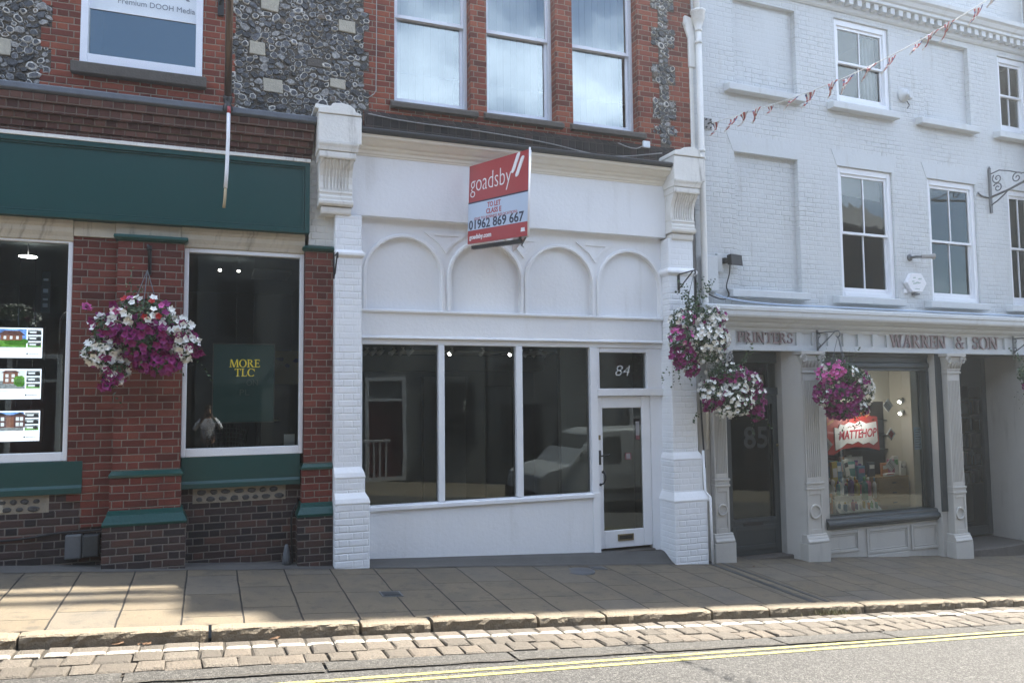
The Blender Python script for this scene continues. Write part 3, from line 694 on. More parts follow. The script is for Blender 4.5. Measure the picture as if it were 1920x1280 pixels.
for x, z, w, h in ((.63, 6.86, .22, .18), (.49, 6.27, .185, .155), (.68, 5.83, .24, .17), (1.58, 6.73, .21, .165), (1.46, 5.955, .19, .11), (-2.2, 5.87, .22, .2), (-2.5, 6.6, .2, .18), (1.1, 7.5, .22, .18)):
    j = lambda: rr.uniform(-.012, .012); z0, z1 = z-h/2, z+h/2; a, b = x-w/2, x+w/2
    mb = MB(); mb.prof_y([(a+j(), z0+j()), (b+j(), z0+j()), (b+j(), z1+j()), (a+j(), z1+j())], -.026, .03); part('stone_block', mb, M['block'], BA, bevel=.006)
mb = MB(); mb.box(1.08, 1.29, -.012, .03, 6.14, 6.24); part('brown_block', mb, M['sill'], BA, bevel=.01)
mb = MB()                                                # flint inlay of stacked crosses
mb.box(6.205, 6.365, -.012, .02, 5.66, 9.2)
for a, b in ((7.44, 7.18+.28), (7.21, 7.48), (6.64, 6.92), (6.10, 6.385), (5.855, 5.86), (7.77, 8.05), (8.33, 8.6)):
    if b-a > .1: mb.box(6.085, 6.485, -.0135, .02, a, b)
mb.box(6.085, 6.485, -.0135, .02, 5.86+.005, 6.0) if 0 else None
part('flint_inlay', mb, M['mortar'], BA)
flints('flint', BA)
mb = MB(); mb.prof_x([(-.05, 5.30), (-.05, 5.60), (-.012, 5.66), (.02, 5.66), (.02, 5.30)], 1.80, 6.72); part('plinth_band', mb, M['brick_band'], BA)
for a, b in UW:
    mb = MB(); mb.prof_x([(-.085, 5.735), (-.085, 5.80), (.0, 5.845), (.20, 5.86), (.20, 5.735)], a-.05, b+.09); part('window_sill', mb, M['sill'], BA, bevel=.008)
mb = MB(); mb.prof_x([(-.10, 5.665), (-.10, 5.795), (.02, 5.81), (.02, 5.665)], -1.50, -.08); part('window_sill', mb, M['sill'], BA, bevel=.01)
# three tall sashes
for i, (a, b) in enumerate(UW):
    mb = MB(); mb.frame(a, b, 5.86, 8.75, .15, .24, .045, .05, .06); w = part('sash_window', mb, M['frame_blue'], BA, bevel=.004)
    mb = MB(); mb.frame(a+.047, b-.047, 7.05, 8.68, .165, .205, .035, .05, .04); part('upper_sash', mb, M['pvc'], BA, w, bevel=.003)
    mb = MB(); mb.frame(a+.047, b-.047, 5.912, 7.09, .21, .245, .04, .06, .04); part('lower_sash', mb, M['pvc'], BA, w, bevel=.003)
    mb = MB(); mb.quad((a+.08,.186,7.1), (b-.08,.186,7.1), (b-.08,.186,8.64), (a+.08,.186,8.64)); mb.quad((a+.085,.228,5.97), (b-.085,.228,5.97), (b-.085,.228,7.05), (a+.085,.228,7.05)); part('pane', mb, M['glass_up'], BA, w)
    mb = MB(); n = 9; wd = (b-a-.10)/n; end = n-1 if i != 0 else n-1
    for k in range(end):
        x0 = a+.05+k*wd; t = .012*((k % 2)*2-1)
        mb.add([(x0,.30+t,5.9), (x0+wd*.97,.30-t,5.9), (x0+wd*.97,.30-t,8.7), (x0,.30+t,8.7)], [(0,1,2,3)])
    part('vertical_blind', mb, M['blind'], BA, w)
    mb = MB(); mb.box(a+.05, b-.05, .262, .27, 6.34, 6.352); mb.box(a+.05, b-.1, .31, .316, 5.9, 6.34) if 0 else None
    part('inner_glass_rail', mb, M['pvc'], BA, w)
    mb = MB(); mb.room(a-.02, b+.02, .24, 1.6, 5.85, 8.75); part('room', mb, M['room_white'], BA, w)
# plastic framed window above the green shop
mb = MB(); mb.frame(LW[0]+.002, LW[1]-.002, 5.80, 7.7, -.035, .10, .075, .12, .08); w = part('plastic_window', mb, M['pvc'], BA, bevel=.006)
mb = MB(); mb.quad((LW[0]+.07,.06,5.92), (LW[1]-.07,.06,5.92), (LW[1]-.07,.06,7.62), (LW[0]+.07,.06,7.62)); part('pane', mb, M['glass_up'], BA, w)
M['decal'] = plain('pale_blue_window_film', (.70, .75, .79), .5, var=.03)
M['decaltext'] = plain('grey_film_lettering', (.17, .2, .24), .5)
mb = MB(); mb.box(LW[0]+.07, LW[1]-.07, .052, .056, 6.49, 7.62); f = part('window_film', mb, M['decal'], BA, w)
mb = MB(); mb.box(LW[0]+.075, LW[1]-.075, .046, .051, 6.485, 6.497)
part('film_edge', mb, M['signwhite'], BA, w)
mb = MB(); text_into(mb, 'Premium DOOH Media', lambda x, y, d: (x-1.06, .050-d, 6.60+y), .095, .002, width=.83); text_into(mb, 'AX', lambda x, y, d: (x-.72, .050-d, 6.75+y), .36, .002, width=.44)
part('film_lettering', mb, M['decaltext'], BA, w)
mb = MB(); mb.room(LW[0], LW[1], .12, 1.8, 5.8, 7.7); part('room', mb, M['room_black'], BA, w)
# roof slab so that no light leaks in, and parapet
M['slates'] = plain('roof_slates', (.06, .06, .068), .7, var=.2, nscale=9)
mb = MB(); mb.prof_x([(-.10, 9.4), (-.10, 9.55), (.3, 9.6), (4, 12.2), (8, 9.6), (8, 9.4)], -3.2, 6.8); part('roof', mb, M['slates'], BA)
mb = MB(); mb.quad((-3.2,8,-1), (6.8,8,-1), (6.8,8,9.4), (-3.2,8,9.4)); mb.quad((-3.2,0,-1), (-3.2,8,-1), (-3.2,8,9.4), (-3.2,0,9.4)); mb.quad((6.79,0.3,-1), (6.79,8,-1), (6.79,8,9.4), (6.79,.3,9.4)); part('rear_wall', mb, M['brick_up'], BA)

# ================================================================== green estate agent's shopfront (left)
GS = thing('green_shopfront', "brick shopfront with a dark green fascia board and green plinth mouldings", 'shopfront', (-.6, 0, .15))
XL = -3.2
mb = MB(); mb.prof_x([(-.02, 5.47), (-.30, 5.40), (-.325, 5.385), (-.325, 5.325), (-.29, 5.31), (-.02, 5.31)], XL, 1.175); part('lead_flashing', mb, M['lead'], GS, bevel=.006)
steps = [(-.285, 5.308, 5.215), (-.25, 5.215, 5.11), (-.205, 5.11, 5.035), (-.175, 5.035, 4.965), (-.145, 4.965, 4.90)]
mb = MB()
for y, za, zb in steps: mb.box(XL, 1.155-(.285+y)*.12, y, 0, zb, za-.003)
part('corbel_course', mb, M['brick_corbel'], GS, bevel=.006)
mb = MB(); mb.box(XL, 1.12, -.215, -.05, 4.85, 4.892); part('fascia_capping', mb, M['white_old'], GS, bevel=.004)
mb = MB(); mb.box(XL, 1.11, -.17, -.04, 3.98, 4.848)
mb.frame(XL-.1, 1.11, 3.98, 4.848, -.205, -.171, .055); mb.frame(XL-.1, 1.052, 4.038, 4.79, -.188, -.171, .02); part('fascia_board', mb, M['green'], GS, bevel=.004)
mb = MB()                                               # stone lintels with a stepped underside
for a, b in ((XL, -1.42), (-.32, 1.07)):
    mb.prof_x([(-.02, 3.98), (-.115, 3.98), (-.115, 3.93), (-.09, 3.90), (-.085, 3.85), (-.06, 3.80), (-.05, 3.76), (-.02, 3.75), (.1, 3.75), (.1, 3.98)], a, b)
mb.box(-1.418, -1.0, -.075, 0, 3.81, 3.978); mb.box(-.998, -.322, -.10, 0, 3.85, 3.978)
part('stone_lintel', mb, M['lintel'], GS, bevel=.005)
mb = MB(); mb.box(-1.418, -.93, -.05, .3, .9, 3.808); mb.box(-.33, -.285, -.05, .3, 1.3, 3.76) if 0 else None
mb.box(-1.28, -.93, -.047, .3, .62, .9); part('brick_pier', mb, M['brick'], GS)
def plinth(x0, x1, y0, steps_, xr=None):
    pass
P0, P1 = -.965, -.285
mb = MB(); mb.box(P0, P1, -.155, .2, 1.20, 3.785); mb.box(P0-.02, P1+.015, -.19, .2, .79, 1.155); part('brick_pier', mb, M['brick'], GS)
mb = MB(); mb.box(P0-.075, P1+.075, -.25, .2, -.15, .635); part('pier_base', mb, M['brick_dark'], GS)
def mould(x0, x1, pr, name, mat, root, side=True):
    """moulding wrapped round the front and both sides of a pier; pr = (out, z) outline from bottom to top, out measured from y"""
    mb = MB(); vs = []
    for o, z in pr: vs += [(x0-o[0], .1, z), (x0-o[0], -o[1], z), (x1+o[0], -o[1], z), (x1+o[0], .1, z)]
    n = len(pr); fs = []
    for i in range(n-1):
        for k in range(3): fs.append((i*4+k, i*4+k+1, (i+1)*4+k+1, (i+1)*4+k))
    fs.append((0, 3, 2, 1)); fs.append(((n-1)*4, (n-1)*4+1, (n-1)*4+2, (n-1)*4+3))
    mb.add(vs, fs); return part(name, mb, mat, root, bevel=.004)
mould(P0, P1, [((.0, .155), 3.775), ((.03, .185), 3.785), ((.045, .205), 3.81), ((.04, .2), 3.84), ((.0, .16), 3.85)], 'pier_cap', M['green_gloss'], GS)
mould(P0, P1, [((.035, .205), 1.148), ((.035, .21), 1.175), ((.03, .2), 1.185), ((.012, .17), 1.215), ((-.01, .15), 1.222)], 'plinth_moulding', M['green_gloss'], GS)
mould(P0, P1, [((.08, .255), .628), ((.085, .262), .655), ((.078, .25), .675), ((.045, .215), .745), ((.035, .2), .79), ((.01, .18), .805)], 'plinth_moulding', M['green_gloss'], GS)
Q0, Q1 = 1.075, 1.405
mb = MB(); mb.box(Q0, Q1, -.125, .2, 1.20, 3.80); mb.box(Q0-.025, Q1, -.16, .2, .76, 1.16); part('brick_pier', mb, M['brick'], GS)
mb = MB(); mb.box(Q0-.075, Q1, -.22, .2, -.2, .61); part('pier_base', mb, M['brick_dark'], GS)
def mould2(x0, x1, pr, name):
    mb = MB(); vs = []
    for o, z in pr: vs += [(x0-o[0], .1, z), (x0-o[0], -o[1], z), (x1, -o[1], z)]
    n = len(pr); fs = [(i*3+k, i*3+k+1, (i+1)*3+k+1, (i+1)*3+k) for i in range(n-1) for k in range(2)]
    fs += [(n*3-3, n*3-2, n*3-1)]; mb.add(vs, fs); part(name, mb, M['green_gloss'], GS, bevel=.004)
mould2(Q0, 1.43, [((.0, .125), 3.78), ((.03, .155), 3.79), ((.045, .175), 3.815), ((.0, .13), 3.85)], 'pier_cap')
mould2(Q0, 1.407, [((.035, .175), 1.15), ((.035, .18), 1.175), ((.012, .14), 1.215), ((-.01, .12), 1.222)], 'plinth_moulding')
mould2(Q0, 1.407, [((.08, .225), .60), ((.085, .232), .63), ((.045, .185), .71), ((.035, .17), .755), ((.01, .15), .77)], 'plinth_moulding')
# brick infill below the windows, flint strips
mb = MB(); mb.box(-.33, 1.02, .02, .3, -.2, .80); mb.box(-.30, -.15, .018, .3, .80, .98); mb.box(.88, 1.05, .018, .3, .80, .98); mb.box(XL, -1.0, -.035, .3, -.2, .80); mb.box(-1.58, -1.28, -.03, .3, .80, .985); part('dark_brick_wall', mb, M['brick_dark'], GS)
def flint_strip(x0, x1, z0, z1, y, seed):
    mb = MB(); mb.box(x0, x1, y, .3, z0, z1); part('flint_bedding', mb, M['bed'], GS)
    mb = MB(); rr = random.Random(seed)
    for r_ in range(2):
        x = x0+.03
        while x < x1-.09:
            w = rr.uniform(.07, .13); h = rr.uniform(.05, .068); cz = z0+.045+r_*.08; cx = x+w/2
            n = 9; a0 = rr.random(); pts = [(cx+math.cos(a0+6.283*k/n)*w*.5*rr.uniform(.8, 1.05), cz+math.sin(a0+6.283*k/n)*h*.55*rr.uniform(.8, 1.05)) for k in range(n)]
            ins = [(cx+(px-cx)*.6, cz+(pz-cz)*.6) for px, pz in pts]
            vs = [(px, y+.002, pz) for px, pz in pts]+[(px, y-.018, pz) for px, pz in ins]
            mb.add(vs, [(k, (k+1) % n, n+(k+1) % n, n+k) for k in range(n)]+[tuple(range(n, 2*n))], 0, False); x += w+.025
    part('flint', mb, M['flintstone'], GS, kind='stuff')
M['bed'] = plain('lime_bedding', (.26, .23, .18), .9, var=.2, nscale=20, bump=.006)
M['flintstone'] = plain('knapped_flint', (.05, .05, .052), .45, var=.6, nscale=30, bump=.006)
flint_strip(-.15, .88, .80, .975, .012, 4); flint_strip(XL, -1.58, .80, .985, -.03, 5)
mb = MB(); mb.box(-2.12, -2.0, -.045, .1, .815, .96); part('stone_block', mb, M['block'], GS, bevel=.012)
# windows
def shop_window(x0, x1, z0, z1, name='shop_window'):
    mb = MB(); mb.frame(x0, x1, z0, z1, -.03, .09, .05, .095, .05); w = part(name, mb, M['frame_white'], GS, bevel=.006)
    mb = MB(); mb.quad((x0+.05,.03,z0+.095), (x1-.05,.03,z0+.095), (x1-.05,.03,z1-.05), (x0+.05,.03,z1-.05)); part('pane', mb, M['glass'], GS, w)
    return w
W1 = shop_window(-.285, 1.07, 1.335, 3.755); W2 = shop_window(XL, -1.42, 1.34, 3.78)
mb = MB(); mb.prof_x([(.1, 1.333), (-.035, 1.333), (-.035, 1.06), (-.055, 1.03), (-.055, .975), (.1, .975)], -.275, 1.04); part('green_panel', mb, M['green'], GS, bevel=.003)
mb = MB(); mb.prof_x([(.1, 1.338), (-.055, 1.338), (-.055, 1.08), (-.075, 1.05), (-.075, .99), (.1, .99)], XL, -1.27); part('green_panel', mb, M['green'], GS, bevel=.003)
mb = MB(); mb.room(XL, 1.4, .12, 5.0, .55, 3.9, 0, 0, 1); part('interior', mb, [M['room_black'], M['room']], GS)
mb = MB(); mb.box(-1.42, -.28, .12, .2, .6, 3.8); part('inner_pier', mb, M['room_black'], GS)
# dirty ledge, gap between fascia end and white pilaster
mb = MB(); mb.box(1.112, 1.42, -.10, .3, 3.852, 5.3); part('painted_brick', mb, M['white_brick_old'], GS)

# ------------------------------------------------------------------ things inside the estate agent's
M['card'] = emit('backlit_card', (.80, .86, 1.0), .40)
M['skyblue'] = emit('photo_sky', (.15, .3, .75), .33, 14); M['photogreen'] = emit('photo_lawn', (.12, .3, .05), .33, 50); M['phototree'] = emit('photo_tree', (.05, .16, .02), .33, 60)
M['photobrick'] = emit('photo_brick', (.2, .09, .06), .33, 90); M['photoroof'] = emit('photo_roof', (.1, .05, .05), .33, 70); M['photogrey'] = emit('photo_grey', (.22, .25, .27), .33, 60); M['photowhite'] = emit('photo_white', (.6, .65, .7), .35); M['photodark'] = emit('photo_dark', (.03, .035, .04), .33, 60)
CARD = [M['card'], M['skyblue'], M['photogreen'], M['phototree'], M['photobrick'], M['photoroof'], M['photogrey'], M['photowhite'], M['photodark'], M['black']]
def card(zc, style, label):
    x1, x0 = -1.755, -2.48; h = .335; y = .34; z0, z1 = zc-h/2, zc+h/2
    t = thing('property_display', label, 'display', (-2.1, y, z0), group='lit property cards hanging in the left window')
    mb = MB(); mb.box(x0-.02, x1+.025, y, y+.03, z0-.02, z1+.02, 9); part('panel_frame', mb, CARD, t)
    mb = MB(); mb.box(x0, x1, y-.006, y-.001, z0, z1, 0); part('card', mb, CARD, t)
    mb = MB(); yy = y-.008; px0, px1, pz0, pz1 = x0, x1-.155, z0+.115, z1-.012; n = [0]
    def q(a, b, c, d, mi): n[0] += 1; mb.quad((a, yy-n[0]*.0004, c), (b, yy-n[0]*.0004, c), (b, yy-n[0]*.0004, d), (a, yy-n[0]*.0004, d), mi)
    def poly(pts, mi): n[0] += 1; mb.add([(a, yy-n[0]*.0004, b) for a, b in pts], [tuple(range(len(pts)))], mi)
    q(px0, px1, pz0, pz1, 1 if style != 1 else 7); gm = pz0+(pz1-pz0)*.42; q(px0, px1, pz0, gm, 2 if style == 0 else 6)
    rr = random.Random(style+30)
    def blob(cx, cz, rx, rz, mi): poly([(cx+rx*math.cos(k*.524)*rr.uniform(.8, 1.15), min(cz+rz*math.sin(k*.524)*rr.uniform(.8, 1.1), pz1)) for k in range(12)], mi)
    if style == 0:
        q(-2.16, -1.95, gm-.01, gm+.05, 4); poly([(-2.19, gm+.05), (-1.92, gm+.05), (-1.98, gm+.10), (-2.12, gm+.10)], 5)
        for k in range(3): q(-2.13+k*.06, -2.105+k*.06, gm+.005, gm+.04, 7)
        blob(-2.26, gm+.02, .08, .09, 3); blob(-2.02, gm-.035, .12, .03, 3); blob(-2.44, gm, .1, .1, 2); blob(-1.93, gm-.02, .04, .03, 3)
    elif style == 1:
        q(-2.12, -1.98, gm-.03, gm+.09, 4); poly([(-2.14, gm+.09), (-1.96, gm+.09), (-2.0, gm+.115), (-2.1, gm+.115)], 5)
        for k in range(2):
            for r_ in range(2): q(-2.10+k*.06, -2.07+k*.06, gm+r_*.05-.01, gm+.025+r_*.05, 7)
        blob(-2.30, gm+.03, .13, .1, 2); blob(-2.28, gm-.01, .11, .07, 3); blob(-1.97, gm+.0, .055, .065, 2); blob(-1.96, gm-.02, .05, .05, 3)
    else:
        q(px0, px1, gm-.05, pz1-.05, 4); q(px0, px1, pz1-.055, pz1-.03, 5)
        for c in (-2.30, -2.13, -1.95):
            q(c-.055, c+.055, gm-.05, gm+.09, 5); poly([(c-.07, gm+.085), (c+.07, gm+.085), (c, pz1-.005)], 8)
            for r_ in range(2): q(c-.035, c+.035, gm-.035+r_*.06, gm+.005+r_*.06, 7); q(c-.004, c+.004, gm-.035+r_*.06, gm+.005+r_*.06, 8)
    for k in range(3):
        a, b = px1+.012, x1-.008; c = pz0+k*(pz1-pz0)/3+.003; d = c+(pz1-pz0)/3-.01
        q(a, b, c, d, 6); q(a, b, c, c+(d-c)*.45, 2 if k == 0 else 8); q(a+.02, b-.05, c+.02, d-.02, 7); blob(b-.03, c+.03, .025, .018, 8)
    q(x0, x0+.42, z0+.085, z0+.091, 6); q(x0, x0+.28, z0+.068, z0+.073, 6); q(x1-.15, x1-.135, z0+.035, z0+.055, 8); q(x1-.13, x1-.03, z0+.042, z0+.05, 6)
    part('printed_photo', mb, CARD, t)
card(2.645, 0, 'top lit property card with a red-roofed house, blue sky and green lawn')
card(2.185, 1, 'middle lit property card with a house between green trees')
card(1.72, 2, 'bottom lit property card with a row of bay-windowed brick houses')
mb = MB()
for x in (-2.0, -1.85): mb.tube([(x, .36, 1.55), (x, .36, 3.70)], .0025, 5)
single('display_wire', mb, M['chrome'], 'thin steel wires that hold the lit property cards', 'wire', (-1.9, .36, 1.55))
t = thing('pendant_lamp', 'lit flat round lamp hanging behind the left window pane', 'lamp', (-2.03, .9, 3.72))
mb = MB(); mb.lathe([(.0, .012), (.095, .0), (.095, -.006), (.0, -.008)], (-2.03, .9, 3.715), 20); part('lamp_disc', mb, M['lamp'], t)
mb = MB(); mb.tube([(-2.03, .9, 3.73), (-2.03, .9, 3.9)], .006, 6); part('stem', mb, M['black'], t)
mb = MB(); mb.box(-1.62, -1.54, .6, .61, 3.05, 3.5); text_into(mb, 'ABC', lambda x, y, d: (0, 0, 0), .01) if 0 else None
M['bluesign'] = plain('dark_blue_hanging_sign', (.012, .035, .06), .4)
t = thing('hanging_sign', 'narrow dark blue sign with pale bars hanging inside the left window', 'sign', (-1.8, .6, 3.0))
part('panel', mb, M['bluesign'], t) if 0 else None
mb = MB(); mb.box(-1.83, -1.74, .6, .61, 3.02, 3.50); part('panel', mb, M['bluesign'], t)
mb = MB()
for k, z in enumerate((3.39, 3.25, 3.16, 3.08)): mb.box(-1.81, -1.76, .594, .599, z, z+.025+.02*(k % 2))
part('printed_bar', mb, M['signblue'], t)
mb = MB(); pts = []
for k in range(13):
    a = math.pi*k/12; pts.append((-1.55+.14*math.cos(math.pi-a), 1.0, 2.95+.14*math.sin(a)))
mb.tube([(-1.69, 1.0, 2.45)]+pts+[(-1.41, 1.0, 2.45)], .012, 6); single('floor_lamp', mb, M['chrome'], 'curved steel floor lamp arch behind the left window', 'lamp', (-1.55, 1.0, 2.4))
# poster with gold words
M['poster'] = emit('glow_teal_poster', (.008, .075, .08), .02); M['postergrey'] = plain('grey_poster_word', (.10, .15, .16), .5)  # faint glow added so the poster shows in the dim window
t = thing('poster', 'teal poster with a faint added glow in a slim frame with the yellow words MORE TLC', 'poster', (.39, .13, 1.72))
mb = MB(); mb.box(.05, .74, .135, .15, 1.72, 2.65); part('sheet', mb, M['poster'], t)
mb = MB(); mb.frame(.04, .75, 1.71, 2.66, .12, .16, .012); part('frame', mb, M['iron'], t)
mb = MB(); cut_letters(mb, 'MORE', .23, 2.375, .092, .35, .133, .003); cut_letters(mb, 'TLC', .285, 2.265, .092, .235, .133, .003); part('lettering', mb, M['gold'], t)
mb = MB(); text_into(mb, 'ON', lambda x, y, d: (.42+x, .131-d, 2.155+y), .10, .003, width=.13); text_into(mb, 'PL', lambda x, y, d: (.34+x, .131-d, 2.04+y), .10, .003, width=.11); part('pale_lettering', mb, M['postergrey'], t)
mb = MB()
for x in (.3, .5): mb.tube([(x, .14, 2.66), (x, .14, 3.70)], .002, 5)
single('poster_wire', mb, M['chrome'], 'two thin wires that hold the teal poster in the window', 'wire', (.4, .14, 2.66))
M['ochre'] = plain('ochre_wall_panel', (.20, .15, .02), .6)
t = thing('wall_map', 'ochre wall panel with dark map shapes at the back of the estate agent room', 'picture', (1.0, 2.6, 2.2))
mb = MB(); mb.box(.35, 1.38, 2.58, 2.62, 2.22, 2.72); part('panel', mb, M['ochre'], t)
mb = MB(); rr = random.Random(8)
for cx, cz, s in ((1.02, 2.6, .06), (1.12, 2.50, .05), (1.25, 2.58, .05), (.9, 2.47, .04)):
    mb.add([(cx+s*math.cos(k*.9)*rr.uniform(.6, 1.3), 2.574, cz+s*.6*math.sin(k*.9)*rr.uniform(.6, 1.3)) for k in range(7)], [tuple(range(7))])
part('map_shape', mb, M['room_black'], t)
M['table'] = plain('pale_table_top', (.40, .34, .24), .5)
t = thing('round_table', 'small round pale table behind the teal poster', 'table', (.62, .95, 1.0))
mb = MB(); mb.lathe([(.0, .02), (.26, .02), (.27, .01), (.26, 0), (0, 0)], (.62, .95, 1.70), 26); part('table_top', mb, M['table'], t)
mb = MB(); mb.tube([(.62, .95, 1.7), (.62, .95, .6)], .03, 8); mb.lathe([(.2, 0), (.2, .02), (.03, .04)], (.62, .95, .58), 16); part('leg', mb, M['black'], t)
def wire_chair(x, y, label):
    t = thing('wire_chair', label, 'chair', (x, y, .6))
    mb = MB()
    for k in range(13):
        a = (k-6)/6; mb.tube([(x+a*.26, y+.10*(1-a*a), 1.68-.06*a*a), (x+a*.22, y+.06, 1.42), (x+a*.2, y-.10, 1.20), (x+a*.19, y-.34, 1.22)], .004, 4)
    for k in range(8):
        f = k/7; z = 1.62-f*.38; w = .26-.06*f
        mb.tube([(x-w, y+.02-f*.05, z-.03), (x-w*.5, y+.08-f*.05, z), (x, y+.1-f*.05, z+.01), (x+w*.5, y+.08-f*.05, z), (x+w, y+.02-f*.05, z-.03)], .004, 4)
    part('wire_shell', mb, M['iron'], t)
    mb = MB(); mb.tube([(x-.15, y-.25, 1.2), (x-.2, y-.3, .6)], .01, 6); mb.tube([(x+.15, y-.25, 1.2), (x+.2, y-.3, .6)], .01, 6); mb.tube([(x-.15, y, 1.2), (x-.2, y+.05, .6)], .01, 6); mb.tube([(x+.15, y, 1.2), (x+.2, y+.05, .6)], .01, 6); part('leg', mb, M['iron'], t)
wire_chair(.22, .75, 'grey wire mesh chair behind the lower left of the right shop window')
mb = MB(); mb.box(.87, .995, .16, .19, 1.43, 1.56); single('small_card', mb, M['decal'], 'small plain pale card standing in the corner of the right green shop window', 'card', (.93, .17, 1.43))
t = thing('ceiling_light', 'pale rectangular ceiling light panel inside the estate agent', 'light', (.75, 1.6, 3.7))
mb = MB(); mb.box(.55, 1.05, 1.2, 2.0, 3.72, 3.75); part('diffuser', mb, M['room_white'], t)
for x in (.12, .36):
    mb = MB(); mb.lathe([(.0, 0), (.02, 0), (.02, .02), (0, .02)], (x, 1.5, 3.74), 12); single('downlight', mb, M['lamp'], 'small round lit downlight, %s, in the estate agent ceiling' % ('the left one' if x < .2 else 'the one nearer the ceiling panel'), 'light', (x, 1.5, 3.74), group='downlights in the estate agent ceiling')

# ================================================================== white shopfront
WS = thing('white_shopfront', 'white painted empty shopfront numbered 84 with four blind arches and fluted consoles', 'shopfront', (3.9, 0, -.1))
# pilasters
def pilaster(x0, x1, steps, ztop, x0s=None):
    """brick pilaster: steps = [(z0, z1, extra_left, extra_right, y)]"""
    mb = MB()
    for z0, z1, el, er, y in steps: mb.box(x0-el, x1+er, y, .2, z0, z1)
    return part('pilaster', mb, M['white_brick'], WS, bevel=.012)
pilaster(1.41, 1.735, [(-.25, .735, 0, .085, -.36), (.80, 1.04, 0, .038, -.305), (1.09, 4.24, 0, 0, -.25)], 4.24)
def mouldW(x0, x1, pr, name, mat, flat_left=False, flat_right=False):
    mb = MB(); vs = []
    for o, z in pr:
        l = 0 if flat_left else o[0]; r_ = 0 if flat_right else o[0]
        vs += [(x0-l, .1, z), (x0-l, -o[1], z), (x1+r_, -o[1], z), (x1+r_, .1, z)]
    n = len(pr); fs = [(i*4+k, i*4+k+1, (i+1)*4+k+1, (i+1)*4+k) for i in range(n-1) for k in range(3)]
    fs += [(0, 3, 2, 1), (n*4-4, n*4-3, n*4-2, n*4-1)]; mb.add(vs, fs); return part(name, mb, mat, WS, bevel=.006, seg=2)
mouldW(1.408, 1.735, [((.085, .36), .73), ((.09, .365), .75), ((.075, .35), .80), ((.04, .31), .86), ((.035, .30), .87)], 'base_moulding', M['white'], True)
mouldW(1.408, 1.735, [((.04, .305), 1.03), ((.042, .31), 1.05), ((.03, .295), 1.10), ((.005, .255), 1.16), ((.0, .25), 1.17)], 'base_moulding', M['white'], True)
mouldW(1.408, 1.735, [((.0, .25), 3.70), ((.035, .285), 3.73), ((.035, .285), 3.76), ((.01, .26), 3.79), ((.0, .25), 3.80)], 'band_moulding', M['white'], True)
# right pilaster is battered: wide foot, slimmer shaft
pilaster(6.13, 6.555, [(-.7, .50, .07, .045, -.37), (.58, 1.08, .035, .022, -.31), (1.12, 4.24, 0, 0, -.25)], 4.24)
mouldW(6.13, 6.555, [((.075, .372), .49), ((.078, .378), .52), ((.06, .35), .57), ((.03, .305), .64), ((.02, .3), .65)], 'base_moulding', M['white'])
mouldW(6.13, 6.555, [((.036, .312), 1.07), ((.037, .315), 1.09), ((.02, .29), 1.14), ((.0, .252), 1.18), ((.0, .25), 1.19)], 'base_moulding', M['white'])
mouldW(6.13, 6.555, [((.0, .25), 3.70), ((.04, .29), 3.74), ((.04, .29), 3.77), ((.01, .26), 3.81), ((.0, .25), 3.82)], 'band_moulding', M['white'])
def console(x0, x1, bx0, bx1, seed):
    """scrolled bracket with flutes carrying a block with a broken shallow pediment"""
    w = x1-x0; mb = MB()
    sc = [(0, 4.50), (-.29, 4.50), (-.30, 4.54), (-.295, 4.60), (-.305, 4.68), (-.335, 4.76), (-.385, 4.83), (-.41, 4.87), (-.41, 4.90), (0, 4.90)]
    fl = [(0, 4.501), (-.289, 4.501), (-.288, 4.53), (-.280, 4.55), (-.282, 4.60), (-.294, 4.68), (-.324, 4.76), (-.374, 4.83), (-.395, 4.865), (0, 4.88)]
    n = 8; ed = .05; st = (w-2*ed)/(2*n-1)
    mb.prof_x(sc, x0, x0+ed); mb.prof_x(sc, x1-ed, x1)
    for k in range(2*n-1):
        a = x0+ed+k*st; mb.prof_x(fl if k % 2 == 0 else sc, a+.0005, a+st-.0005)
    part('fluted_console', mb, M['white_old'], WS, bevel=.003)
    mb = MB()
    mb.prof_x([(0, 4.87), (-.425, 4.87), (-.435, 4.89), (-.435, 4.945), (-.42, 4.96), (0, 4.96)], x0-.015, x1+.02)
    mb.prof_x([(0, 4.958), (-.445, 4.958), (-.455, 5.0), (-.47, 5.03), (-.475, 5.055), (0, 5.055)], x0-.03, x1+.045)
    part('console_moulding', mb, M['white_old'], WS, bevel=.006, seg=2); mb = MB()
    mb.prof_x([(0, 4.32), (-.31, 4.32), (-.33, 4.34), (-.335, 4.375), (-.325, 4.39), (0, 4.39)], x0-.005, x1+.01)
    mb.prof_x([(0, 4.388), (-.315, 4.388), (-.32, 4.43), (-.305, 4.44), (-.305, 4.47), (-.315, 4.475), (-.315, 4.50), (0, 4.50)], x0+.005, x1-.0)
    mb.prof_x([(0, 4.225), (-.27, 4.225), (-.28, 4.25), (-.28, 4.31), (0, 4.318)], x0+.03, x1-.01)
    part('console_moulding', mb, M['white_old'], WS, bevel=.006, seg=2)
    mb = MB(); mb.box(bx0, bx1, -.455, 0, 5.057, 5.40); rr = random.Random(seed)
    cx = (bx0+bx1)/2; hw = (bx1-bx0)/2
    top = [(cx-hw*1.02, 5.402), (cx+hw*1.0, 5.402), (cx+hw*.98, 5.43), (cx+hw*.72, 5.455), (cx+hw*.66, 5.49), (cx+hw*.45, 5.53), (cx+hw*.1, 5.545), (cx-hw*.35, 5.53), (cx-hw*.45, 5.50), (cx-hw*.95, 5.475), (cx-hw*1.0, 5.44)]
    mb.prof_y([(a, b+rr.uniform(-.006, .006)) for a, b in top], -.47, 0)
    part('console_block', mb, M['white_old'], WS, bevel=.01, seg=2)
console(1.205, 1.605, 1.175, 1.69, 1)
